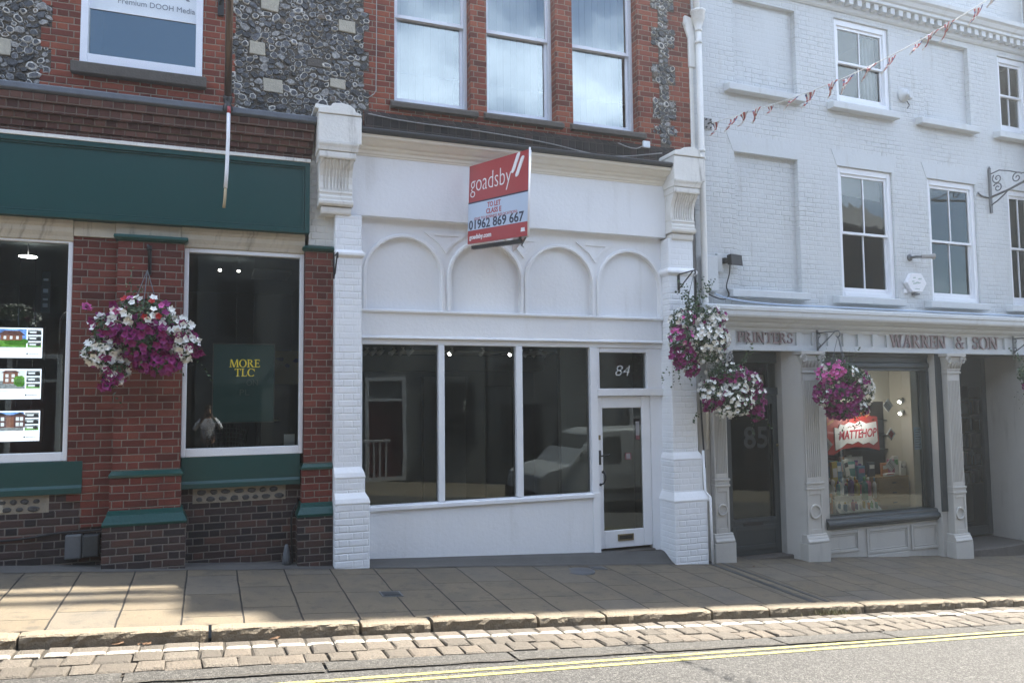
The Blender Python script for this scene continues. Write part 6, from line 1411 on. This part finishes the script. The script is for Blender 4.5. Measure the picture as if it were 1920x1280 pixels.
# flagpole
t = thing('flagpole', 'brown flagpole with turned collar leaning out above the green fascia and a white hanging rod', 'flagpole', (.155, -.33, 5.3))
mb = MB(); mb.tube([(.155, -.36, 5.45), (.15, -.75, 6.3), (.125, -1.6, 8.2)], .040, 12); part('pole', mb, M['pole'], t)
mb = MB()
for z, r_ in ((5.30, .02), (5.34, .05), (5.40, .055), (5.46, .035), (5.50, .048)): pass
mb.lathe([(.02, -.16), (.035, -.13), (.058, -.09), (.052, -.04), (.035, -.02), (.05, .02), (.055, .06), (.04, .10), (.034, .13)], (.155, -.36, 5.42), 14); part('collar', mb, M['black'], t)
mb = MB(); mb.tube([(.165, -.40, 5.28), (.165, -.41, 5.0), (.155, -.41, 4.6), (.145, -.41, 4.40)], .021, 10); part('white_rod', mb, M['signwhite'], t)
mb = MB(); mb.tube([(.145, -.41, 4.40), (.14, -.41, 4.28), (.13, -.41, 4.17)], .016, 8); part('tan_tip', mb, M['tan'], t)
mb = MB(); mb.tube([(.165, -.40, 5.36), (.17, -.40, 5.28)], .022, 8); part('red_tie', mb, M['signred'], t)
mb = MB(); mb.box(.03, .10, -.05, 0, 6.6, 7.4); mb.tube([(.06, -.05, 6.75), (.10, -.5, 6.75)], .02, 6); part('wall_bracket', mb, M['black'], t)

# ================================================================== hanging baskets
def leaf(mb, c, n, s, rr, mi=0):
    n = n.normalized(); a = n.orthogonal().normalized(); a = (Matrix.Rotation(rr.random()*6.283, 3, n) @ a); b = n.cross(a)
    l, w = s, s*.36; k = n*s*.12
    mb.add([c-a*l*.5, c-b*w+k, c+a*l*.5, c+b*w+k], [(0, 1, 2), (0, 2, 3)], mi)
def flower(mb, c, n, s, rr, mi=0):
    n = n.normalized(); a = n.orthogonal().normalized(); a = (Matrix.Rotation(rr.random()*6.283, 3, n) @ a); b = n.cross(a)
    vs = [c-n*s*.32]
    for k in range(10):
        t = math.pi*2*k/10; q = s*(.55 if k % 2 == 0 else .40)*rr.uniform(.9, 1.1); vs.append(c+a*math.cos(t)*q+b*math.sin(t)*q+n*s*(.04 if k % 2 == 0 else -.05))
    mb.add(vs, [(0, 1+k, 1+(k+1) % 10) for k in range(10)], mi)
def basket(label, c, lobes, seed, hook, size=.066, dens=1.0, wisps=30, depth=.85):
    """c centre of the mass; lobes = (dx, dz, rx, rz, colour weights): overlapping clumps of leaves and bloom; colours w p k r, g for bare leaf"""
    rr = random.Random(seed); c = Vector(c); hook = Vector(hook); zlo = min(l[1]-l[3] for l in lobes)
    t = thing('hanging_basket', label, 'flower basket', (c.x, c.y, c.z+zlo), group='hanging baskets of petunias')
    mb = MB(); mb.lathe([(0, -.12), (.10, -.11), (.15, -.02), (.16, .05)], (c.x, c.y, c.z), 16); part('liner', mb, M['wood'], t)
    mb = MB()
    for k in range(3):
        a = 2.1*k+.5; mb.tube([hook, (c.x+math.cos(a)*.24, c.y+math.sin(a)*.2, c.z+.1)], .005, 5)
    part('chain', mb, M['iron'], t)
    lv = MB(); fl = {k: MB() for k in 'wpkr'}
    for dx, dz, rx, rz, wts in lobes:
        rx *= .94; rz *= .94; o = Vector((c.x+dx*.96, c.y-.10*abs(dx), c.z+dz)); ry = min(rx, .34)*depth; ks, ws = list(wts.keys()), list(wts.values())
        area = rx*rz
        for _ in range(int(11000*area*dens)+40):
            d = Vector((rr.gauss(0, 1), rr.gauss(0, 1), rr.gauss(0, 1))).normalized(); q = 1-abs(rr.gauss(0, .22))
            leaf(lv, o+Vector((d.x*rx, d.y*ry, d.z*rz))*q, d+Vector((rr.gauss(0, .6), rr.gauss(0, .6)-.2, rr.gauss(0, .5)+.3)), rr.uniform(.022, .055), rr)
        nf = int(4300*area*dens)+10
        clump = [(Vector((rr.gauss(0, 1), -abs(rr.gauss(0, 1)), rr.gauss(0, 1))).normalized(), rr.choices(ks, ws)[0]) for _ in range(9)]
        for _ in range(nf):
            d = Vector((rr.gauss(0, 1), rr.gauss(0, 1), rr.gauss(0, 1))).normalized()
            if d.y > .45: continue
            ch = max(clump, key=lambda e: e[0].dot(d))[1] if rr.random() < .55 else rr.choices(ks, ws)[0]
            if ch == 'g': continue
            p = o+Vector((d.x*rx, d.y*ry, d.z*rz))*rr.uniform(.95, 1.12)
            flower(fl[ch], p, d+Vector((rr.gauss(0, .45), -.5+rr.gauss(0, .4), rr.gauss(0, .45))), size*rr.uniform(.75, 1.2)*(1.15 if ch == 'p' else 1), rr)
    top = max(lobes, key=lambda l: l[1])
    for _ in range(wisps):
        up = rr.random() < .6; l = top if up else rr.choice(lobes); a = rr.random()*6.28
        p = Vector((c.x+l[0]+math.cos(a)*l[2]*.7, c.y+math.sin(a)*.2, c.z+l[1]+(l[3]*.7 if up else -l[3]*.8))); v = Vector((math.cos(a)*.03, math.sin(a)*.03, .045 if up else -.045))
        for k in range(rr.randint(2, 7)):
            p = p+v*rr.uniform(.6, 1.2)+Vector((rr.gauss(0, .012), rr.gauss(0, .01), 0)); leaf(lv, p, Vector((rr.gauss(0, 1), -1, rr.gauss(0, 1))), rr.uniform(.025, .055), rr)
    part('foliage', lv, M['leaf'], t, kind='stuff')
    for k, nm, mt in (('w', 'white_blossom', 'wpetal'), ('p', 'purple_blossom', 'purple'), ('k', 'pink_blossom', 'pink'), ('r', 'red_blossom', 'redpetal')):
        if fl[k].v: part(nm, fl[k], M[mt], t, kind='stuff')
    return t
basket('large basket of purple and white petunias on the red brick pier', (-.67, -.52, 2.64), [
    (.0, .27, .36, .20, dict(g=9, k=.6, r=.8, p=1, w=.6)), (.02, .02, .34, .26, dict(p=9, g=2, w=.3)), (-.34, .10, .20, .17, dict(p=4, w=2, g=3)), (-.40, -.13, .18, .17, dict(w=6, p=1.5, g=1.5)),
    (-.27, -.32, .14, .17, dict(w=5, g=3, p=.5)), (-.33, -.47, .08, .07, dict(p=6, g=3)), (.30, .10, .22, .17, dict(g=5, p=3, w=2)), (.43, -.04, .15, .19, dict(w=7, p=2, g=1)), (.16, -.24, .24, .13, dict(p=7, g=3)), (.57, -.12, .06, .06, dict(p=6, g=1)),
    (-.13, .40, .07, .06, dict(k=5, w=2, g=2)), (-.56, .33, .03, .025, dict(k=9))], 5, (-.64, -.50, 3.40), .076, wisps=12)
basket('upper right basket of mostly white petunias on the white pilaster', (6.30, -.66, 2.78), [
    (-.04, .38, .16, .20, dict(g=9, w=.4)), (.16, .26, .30, .20, dict(w=5, g=5, p=1)), (-.28, .22, .20, .18, dict(w=3, k=2, g=4)), (.12, -.02, .36, .24, dict(w=8, g=3, p=.7)), (-.30, -.04, .20, .20, dict(w=3, p=3, k=1, g=2)),
    (-.28, -.24, .18, .16, dict(p=7, g=2, w=.5)), (.12, -.24, .24, .12, dict(w=6, g=3)), (-.12, -.42, .11, .12, dict(p=6, g=3, w=.5)), (-.34, -.36, .09, .09, dict(p=6, g=2)), (.43, -.02, .09, .15, dict(p=5, w=3, g=2))], 9, (6.29, -.66, 3.72), .062, wisps=45)
cB = G2W(.06, -.62, 2.02); hB = G2W(.06, -.62, 2.60)
basket('lower of the two right baskets, dense white petunias with magenta sides before the grey column', cB, [
    (-.05, .26, .34, .16, dict(g=7, w=2, k=.8, p=.6)), (.12, .14, .34, .18, dict(w=4, p=3, g=4)), (-.36, .0, .20, .20, dict(w=4, p=3, g=3)), (-.02, -.10, .34, .26, dict(w=9, g=2.5, p=.8)), (.36, -.08, .20, .20, dict(p=7, w=1.5, g=1.5)), (.40, -.30, .12, .12, dict(p=7, g=2)), (.0, .06, .12, .08, dict(p=8, g=1)), (-.42, -.16, .12, .10, dict(p=6, w=1, g=2))], 13, hB, .062)
cD = G2W(2.12, -.62, 2.02); hD = G2W(2.08, -.62, 2.86)
basket('basket of purple petunias, white along its right side, left of the display window', cD, [
    (-.05, .26, .38, .20, dict(g=9, w=.8, k=1, p=1)), (.22, .20, .28, .18, dict(g=7, p=1, w=2)), (-.05, -.06, .34, .26, dict(p=8, g=3, k=.4)), (-.42, -.08, .16, .13, dict(p=5, w=2, g=3)), (.42, .02, .15, .24, dict(w=8, g=2)), (.30, -.26, .15, .13, dict(w=6, p=2, g=2)), (-.02, -.30, .26, .13, dict(p=7, g=3)), (-.5, .06, .07, .06, dict(p=3, g=3))], 17, hD, .062)
cE = G2W(6.62, -.62, 2.20); hE = G2W(6.62, -.62, 2.9)
basket('basket cut by the right edge of the picture, mostly green leaves', cE, [(0, .1, .40, .26, dict(g=9, w=.5)), (.05, -.12, .34, .22, dict(g=5, p=2, w=1)), (-.3, .05, .16, .16, dict(g=9))], 19, hE, .058)
basket('basket of white and magenta flowers across the street, reflected in the left shop window', (-4.05, -10.2, 3.75), [
    (0, .1, .5, .3, dict(w=5, g=6, p=1)), (.2, -.2, .25, .25, dict(p=6, g=3)), (-.3, -.15, .25, .2, dict(w=6, g=3))], 23, (-4.05, -10.2, 4.5), .08, wisps=8, depth=1.0)
def bracket(label, x, z, out, h, fr='W', v=-.25, style=0):
    t = thing('basket_bracket', label, 'bracket', (x, v, z-h), fr, group='iron brackets for the flower baskets')
    mb = MB(); mb.box(x-.018, x+.018, v-.014, v, z-h, z+.03); part('back_plate', mb, M['black'] if style == 0 else M['iron'], t)
    mb = MB(); a = (x, v-.012, z-.02); tip = (x, v-out, z-.02)
    mb.tube([a, tip], .010, 6); mb.tube([(x, v-.012, z-h+.03), (x, v-out*.85, z-.03)], .010, 6)
    if style: mb.tube([tip]+[(x, v-out-.045*math.sin(k*.7), z-.065+.045*math.cos(k*.7)) for k in range(7)], .009, 6); mb.tube([(x, v-.03-.035*math.sin(k*.8), z-.06-.035*math.cos(k*.8)) for k in range(6)], .008, 5); mb.tube([(x, v-.03-.03*math.sin(k*.8), z-h+.09-.03*math.cos(k*.8)) for k in range(6)], .008, 5)
    else: mb.tube([tip, (x, v-out-.01, z-.05), (x, v-out+.01, z-.08)], .010, 6)
    part('arm', mb, M['black'] if style == 0 else M['iron'], t)
bracket('black iron bracket at the top of the left brick pier', -.64, 3.70, .34, .30, 'W', -.16)
bracket('black triangular iron bracket on the right white pilaster', 6.29, 3.74, .42, .26, 'W', -.25)
bracket('black bracket on the right edge of the second brick pier beside the white pilaster', 1.41, 3.74, .25, .30, 'W', -.20)
bracket('grey scrolled bracket on the grey fascia above the second column', 2.05, 2.95, .42, .30, 'G', -.226, 1)
bracket('grey scrolled bracket on the grey fascia at the right edge of the picture', 6.60, 2.95, .42, .30, 'G', -.226, 1)

t = thing('basket_bracket', 'bracket on the dark brick house across the street holding a flower basket', 'bracket', (-4.05, -11, 4.5), group='iron brackets for the flower baskets')
mb = MB(); mb.tube([(-4.05, -11, 4.5), (-4.05, -10.2, 4.5)], .014, 6); mb.tube([(-4.05, -11, 4.15), (-4.05, -10.3, 4.49)], .012, 6); part('arm', mb, M['black'], t)
# ================================================================== bunting across the street
def bunting():
    a = G2W(.26, -.10, 6.10); b = Vector((9.9, -4.6, 7.75))
    t = thing('bunting', 'string of small red, white and blue pennants strung from the grey wall across the street', 'bunting', tuple(a))
    n = 40; pts = [a.lerp(b, k/n)-Vector((0, 0, .42*math.sin(math.pi*k/n))) for k in range(n+1)]
    mb = MB(); mb.tube(pts, .007, 5); part('string', mb, M['goods_white'], t)
    rb = random.Random(12); f = .012; k = 0
    d = (b-a).normalized()
    while f < .98:
        p = a.lerp(b, f)-Vector((0, 0, .42*math.sin(math.pi*f))); w = rb.uniform(.10, .17); h = rb.uniform(.16, .28); sw = rb.uniform(-.20, -.04); tw = rb.uniform(-1.6, 1.6)
        side = Vector((-d.y, d.x, 0)); m_ = 8; mb = MB(); vs = []; ph = rb.random()*6
        for i in range(m_+1):
            q = i/m_; ww = w*(1-q*.92)*.5*(1-.35*math.sin(q*3)); c0 = p+d*(sw*q*(.4+.6*q))+Vector((0, 0, -h*q*(1-.25*q)))+side*(.06*math.sin(q*4+ph)); dd = (d*math.cos(tw*q)+side*math.sin(tw*q))
            for j in range(6): e = -1+2*j/5; vs.append(c0+dd*ww*e+side*.022*math.sin(e*4+ph+q*3))
        for i in range(m_):
            for j in range(5):
                mi = 1
                if j == 2 or i == 3: mi = 0
                elif j in (0, 4) and i in (0, 1, 2, 5, 6): mi = 2 if (i+j+k) % 3 == 0 else 0
                mb.add([vs[i*6+j], vs[i*6+j+1], vs[(i+1)*6+j+1], vs[(i+1)*6+j]], [(0,1,2,3)], mi)
        part('pennant', mb, [M['flagred'], M['goods_white'], M['flagblue']], t); f += rb.choice([.035, .045, .05, .06]); k += 1
M['flagred'] = plain('pennant_red', (.42, .10, .09), .7); M['flagblue'] = plain('pennant_blue', (.05, .07, .2), .7)
bunting()

# ================================================================== the rest of the street (seen in the glass; with added pieces that shade the pavement)
M['render_shaded'] = plain('shade_toned_render', (.17, .185, .19), .8, var=.08); M['render_shaded_pale'] = plain('shade_toned_pale_render', (.2, .21, .21), .8, var=.08); M['oppbrick'] = brick('opposite_brick', DRK, (.25, .21, .17))  # render colours darkened to stand for facades lying in shade
M['doorred'] = plain('dark_red_door', (.09, .02, .02), .4)
def terrace(name, label, x0, x1, y, out, h, wallmat, seed, wins=True, depth=7, zb=-2.5, shop=None):
    """house front in the plane y facing out (+1 or -1 along y)"""
    t = thing(name, label, 'building', ((x0+x1)/2, y, gz((x0+x1)/2, min(y, -8.1) if y < -2.5 else y)))
    back = y-out*depth; mb = MB(); mb.box(x0, x1, min(y, back), max(y, back), zb, h); part('wall', mb, wallmat, t)
    mb = MB(); mb.prof_x([(y+out*.15, h), (y+out*.15, h+.12), ((y+back)/2, h+2.2), (back, h)], x0, x1); part('roof', mb, M['slates'], t)
    if not wins: return t
    g = gz((x0+x1)/2, -8.1) if y < 0 else gz((x0+x1)/2, 0)
    n = max(2, int((x1-x0)/1.9)); st = (x1-x0)/n
    for f, z in enumerate((g+1.0, g+3.7, g+6.2)):
        if z+1.7 > h: break
        for k in range(n):
            cx = x0+(k+.5)*st; w = .48 if f else .62; ht = 1.55 if f else 1.6
            if f == 0 and k == n//2: continue
            mb = MB(); ya, yb = sorted((y, y+out*.05)); mb.frame(cx-w, cx+w, z, z+ht, ya, yb, .07); mb.box(cx-.015, cx+.015, ya, yb, z+.07, z+ht-.07); mb.box(cx-w+.07, cx-.016, ya, yb, z+ht/2, z+ht/2+.04); mb.box(cx+.016, cx+w-.07, ya, yb, z+ht/2, z+ht/2+.04); mb.box(cx-w-.08, cx+w+.08, min(y, y+out*.1), max(y, y+out*.1), z-.1, z-.002)
            wd = part('window', mb, M['slate'], t)
            mb = MB(); yy = y+out*.012; mb.add([(cx-w+.07,yy,z+.07), (cx+w-.07,yy,z+.07), (cx+w-.07,yy,z+ht-.07), (cx-w+.07,yy,z+ht-.07)], [(0,1,2,3)]); part('pane', mb, M['oppglass'], t, wd)
    cx = x0+(n//2+.5)*st
    mb = MB(); ya, yb = sorted((y, y+out*.06)); mb.frame(cx-.55, cx+.55, g, g+2.75, ya, yb, .10); mb.box(cx-.45, cx+.45, ya, yb, g+2.1, g+2.17); df = part('door_frame', mb, M['frame_white'], t)
    mb = MB(); ya, yb = sorted((y, y+out*.03)); mb.box(cx-.45, cx+.45, ya, yb, g+.1, g+2.1); d = part('door', mb, M['doorred'], t)
    return t
def oppg():
    t = NT('opposite_window_glass'); t.b.inputs['Base Color'].default_value = (.02, .025, .03, 1); t.b.inputs['Roughness'].default_value = .03; return t.mat
M['oppglass'] = oppg()
OY = -11.0
terrace('house', 'grey rendered house across the street, left of the camera', -16, -7.2, OY, 1, 8.2, M['render_shaded'], 1)
terrace('house', 'dark brick house across the street behind the camera', -7.1, -.4, OY, 1, 9.0, M['oppbrick'], 2)
terrace('house', 'pale rendered house across the street beside the dark brick one', -.3, 7.3, OY, 1, 8.4, M['render_shaded_pale'], 3)
terrace('house', 'grey house with red door across the street behind the parked van', 7.4, 15.5, OY, 1, 8.8, M['render_shaded'], 4)
terrace('house', 'dark brick house across the street further down the hill', 15.6, 26, OY, 1, 8.0, M['oppbrick'], 5)
t = thing('shadow_boards', 'added boards on tall poles above the grey roof, out of the picture, for shade bands', 'shade caster', (9.4, .0, 11.1))  # boards added out of view to cast shade bands on the pavement
mb = MB()
for x in (7.4, 9.6, 11.9): mb.tube([(x, .12, 11.0), (x, .12, 21.8)], .03, 6)
part('pole', mb, M['iron'], t)
for z in (14.4, 17.9, 21.2): mb = MB(); mb.box(7.2, 12.6, -.02, .10, z, z+.32); part('board', mb, M['wood'], t)
th = terrace('house', 'unseen tall grey corner house downhill of the grey building, shaped to shade the pavement', 15.5, 32, -.40, -1, 20.6, M['render_shaded_pale'], 6, depth=9)  # out of view; height and stepped front shaped to shade the pavement
mb = MB(); mb.box(14.55, 15.49, -.22, 8.4, -2.5, 20.6); part('wall', mb, M['render_shaded_pale'], th)
mb = MB(); mb.box(3.4, 6.78, .05, .6, 9.4, 12.4); mb.prof_y([(3.4, 12.402), (6.78, 12.402), (5.1, 14.2)], .05, .6); part('shade_gable', mb, M['brick_up'], BA)  # invented roof piece out of view, added to shade the left flower basket
terrace('house', 'dark brick house uphill of the green shopfront', -14, -3.25, 0, -1, 8.0, M['oppbrick'], 7)
# white railings of the house opposite
t = thing('railing', 'white railings in front of the pale house across the street', 'railing', (3.2, -10.2, gz(3.2, -10.2)))
mb = MB(); g = gz(3.2, -10.2)
for k in range(14): mb.box(2.2+k*.16, 2.24+k*.16, -10.22, -10.18, g, g+1.0)
mb.box(2.15, 4.4, -10.23, -10.17, g+1.0, g+1.06); mb.box(2.15, 4.4, -10.225, -10.175, g+.12, g+.17) if 0 else None
part('bars', mb, M['frame_white'], t)

def van():
    x0, L = 6.75, 5.3; yc, hw = -6.95, .96; g = gz(x0+L/2, -7.0)
    t = thing('parked_van', 'silver grey van parked across the street, seen reflected in the shop glass', 'van', (x0+L/2, yc, g))
    M['vanpaint'] = plain('silver_van_paint', (.48, .50, .52), .22, var=.02); M['tyre'] = plain('tyre_rubber', (.015, .015, .016), .8); M['vanglass'] = oppg()
    side = [(0, .35), (-.03, .62), (.02, .95), (.25, 1.08), (.75, 1.2), (1.45, 1.86), (1.75, 1.95), (L-.1, 1.98), (L, 1.85), (L, .40), (L-.05, .32), (.05, .30)]
    n = len(side); ins = .10
    mb = MB(); vs = []
    for yy, k in ((-hw, 0), (hw, 0)):
        for x, z in side: vs.append((x0+x, yc+yy*(1-.10*max(0, z-1.1)), g+z))
    mb.add(vs, [(i, (i+1) % n, n+(i+1) % n, n+i) for i in range(n)]+[tuple(range(n))[::-1], tuple(range(n, 2*n))]); part('body', mb, M['vanpaint'], t, bevel=.06, seg=3)
    mb = MB(); mb.box(x0-.06, x0+.3, yc-hw+.02, yc+hw-.02, g+.33, g+.62); mb.box(x0+L-.2, x0+L+.05, yc-hw+.02, yc+hw-.02, g+.35, g+.6); mb.box(x0+.5, x0+L-.3, yc+hw-.01, yc+hw+.012, g+.5, g+.62); part('bumper', mb, M['tyre'], t, bevel=.04, seg=2)
    for s in (1, -1):
        y = yc+s*(hw+.004); k = -.09*s
        mb = MB(); pts = [(.95, 1.22), (1.52, 1.76), (2.1, 1.8), (2.1, 1.22)]
        mb.add([(x0+x, y-s*.10*max(0, z-1.1)*hw, g+z) for x, z in pts], [(0,1,2,3)]); part('side_window', mb, M['vanglass'], t)
        mb = MB(); mb.hexa([(x0-.0,y-s*.4,g+.78),(x0+.30,y-s*.01,g+.84),(x0+.30,y-s*.02,g+.86),(x0,y-s*.42,g+.8),(x0+.06,y-s*.4,g+.97),(x0+.36,y-s*.01,g+1.02),(x0+.36,y-s*.02,g+1.03),(x0+.06,y-s*.42,g+.98)]); part('headlight', mb, M['chrome'], t)
        mb = MB(); mb.hexa([(x0+1.0,y,g+1.25),(x0+1.2,y,g+1.25),(x0+1.2,y+s*.22,g+1.25),(x0+1.0,y+s*.22,g+1.25),(x0+1.02,y,g+1.45),(x0+1.18,y,g+1.45),(x0+1.18,y+s*.2,g+1.45),(x0+1.02,y+s*.2,g+1.45)]); part('mirror', mb, M['tyre'], t, bevel=.02)
        for xx in (.95, L-.98):
            mb = MB(); mb.lathe([(.0, -.1), (.33, -.1), (.345, -.06), (.345, .06), (.33, .1), (.2, .1)], (x0+xx, yc+s*(hw-.08), g+.345), 24, axis='y'); w = part('wheel', mb, M['tyre'], t)
            mb = MB(); mb.lathe([(.0, -.102), (.2, -.102), (.2, .104), (.12, .09), (0, .1)], (x0+xx, yc+s*(hw-.08), g+.345), 16, axis='y'); part('rim', mb, M['chrome'], t, w)
    mb = MB(); mb.hexa([(x0+.80,yc-hw*.88,g+1.24),(x0+.80,yc+hw*.88,g+1.24),(x0+.84,yc+hw*.88,g+1.24),(x0+.84,yc-hw*.88,g+1.24),(x0+1.40,yc-hw*.84,g+1.82),(x0+1.40,yc+hw*.84,g+1.82),(x0+1.44,yc+hw*.84,g+1.82),(x0+1.44,yc-hw*.84,g+1.82)]); part('windscreen', mb, M['vanglass'], t)
van()

# the person taking the picture, seen only as a reflection
def person():
    M['skin'] = plain('skin', (.36, .2, .145), .5, var=.05); M['shirt'] = plain('pale_lilac_shirt', (.8, .78, .84), .8, var=.05); M['trousers'] = plain('dark_trousers', (.03, .032, .045), .8); M['hair'] = plain('brown_hair', (.05, .03, .018), .6); M['phone'] = plain('black_phone', (.01, .01, .012), .2)
    g = gz(0, -10.2); o = Vector((0.0, -10.32, g))
    t = thing('person', 'person in a pale shirt holding up a phone, seen reflected in the green shop window', 'person', tuple(o))
    def skin(name, pts, edges, mat, sub=2):
        me = bpy.data.meshes.new(name); me.from_pydata([p for p, r_ in pts], edges, []); ob = bpy.data.objects.new(name, me); COL.objects.link(ob); ob.parent = t
        md = ob.modifiers.new('skin', 'SKIN'); md.use_smooth_shade = True
        for i, (p, r_) in enumerate(pts): me.skin_vertices[0].data[i].radius = r_ if isinstance(r_, tuple) else (r_, r_)
        me.skin_vertices[0].data[0].use_root = True
        sb = ob.modifiers.new('sub', 'SUBSURF'); sb.levels = sub; sb.render_levels = sub; me.materials.append(mat); return ob
    # body: pelvis, spine, neck, head, arms up to the phone, legs
    H = 1.70
    pts = [((0, 0, .93), (.15, .11)), ((0, -.01, 1.12), (.135, .10)), ((0, -.01, 1.32), (.16, .11)), ((0, .0, 1.44), (.09, .07)), ((0, .02, 1.52), .055), ((0, .03, 1.62), (.075, .09)), ((0, .03, 1.70), (.07, .085)),
           ((-.18, .0, 1.40), .06), ((-.30, .10, 1.20), .047), ((-.12, .33, 1.44), .036), ((-.05, .40, 1.56), .03),
           ((.18, .0, 1.40), .06), ((.30, .10, 1.20), .047), ((.12, .33, 1.44), .036), ((.05, .40, 1.56), .03),
           ((-.10, 0, .86), .09), ((-.11, .02, .47), .062), ((-.11, -.02, .08), .042), ((-.12, .14, .03), .035),
           ((.10, 0, .86), .09), ((.11, .02, .47), .062), ((.11, -.02, .08), .042), ((.12, .14, .03), .035)]
    ed = [(0,1),(1,2),(2,3),(3,4),(4,5),(5,6),(2,7),(7,8),(8,9),(9,10),(2,11),(11,12),(12,13),(13,14),(0,15),(15,16),(16,17),(17,18),(0,19),(19,20),(20,21),(21,22)]
    skin('body', pts, ed, M['skin'])
    sh = [((0, 0, .92), (.168, .13)), ((0, -.01, 1.12), (.155, .12)), ((0, -.01, 1.32), (.178, .13)), ((0, 0, 1.43), (.10, .08)), ((-.185, .0, 1.39), .072), ((-.305, .10, 1.19), .06), ((-.15, .29, 1.40), .046), ((.185, .0, 1.39), .072), ((.305, .10, 1.19), .06), ((.15, .29, 1.40), .046)]
    skin('shirt', sh, [(0,1),(1,2),(2,3),(2,4),(4,5),(5,6),(2,7),(7,8),(8,9)], M['shirt'])
    skin('trousers', [((0, 0, .94), (.165, .125)), ((-.10, 0, .84), .105), ((-.11, .02, .47), .078), ((-.11, -.02, .10), .062), ((.10, 0, .84), .105), ((.11, .02, .47), .078), ((.11, -.02, .10), .062)], [(0,1),(1,2),(2,3),(0,4),(4,5),(5,6)], M['trousers'])
    mb = MB(); mb.lathe([(0, -.02), (.075, -.01), (.094, .04), (.09, .09), (.06, .125), (0, .135)], (o.x, o.y-.0, o.z+1.63), 16); part('hair', mb, M['hair'], t)
    mb = MB(); mb.box(o.x-.055, o.x+.075, o.y+.425, o.y+.433, o.z+1.50, o.z+1.57); part('phone', mb, M['phone'], t)
    for s in (-1, 1):                                      # fingers wrapped round the phone's ends
        for k in range(4):
            z = 1.565-.018*k; p = [(s*.055, .405, z), (s*(.078+.004*(k % 2)), .42, z), (s*.076, .445, z-.002), (s*.055, .447, z-.003)]
            skin('finger', [(p[i], .0085-.0008*i) for i in range(4)], [(0,1),(1,2),(2,3)], M['skin'], 1)
        skin('thumb', [((s*.05, .40, 1.52), .011), ((s*.065, .415, 1.50), .010), ((s*.05, .42, 1.515), .008)], [(0,1),(1,2)], M['skin'], 1)
person()

# thin scattering volume added to stand in for lens flare, strongest towards the sun
hz = bpy.data.materials.new('flare_veil_volume'); hz.use_nodes = True; hn = hz.node_tree.nodes; hn.remove(hn['Principled BSDF'])
pv = hn.new('ShaderNodeVolumePrincipled'); pv.inputs['Color'].default_value = (.86, .93, 1, 1); pv.inputs['Density'].default_value = VEIL_DENSITY; pv.inputs['Anisotropy'].default_value = .8
hz.node_tree.links.new(pv.outputs[0], hn['Material Output'].inputs['Volume'])
mb = MB(); mb.box(-84, 84, -20, 14, -9.5, 24); single('flare_veil', mb, hz, kind='stuff')
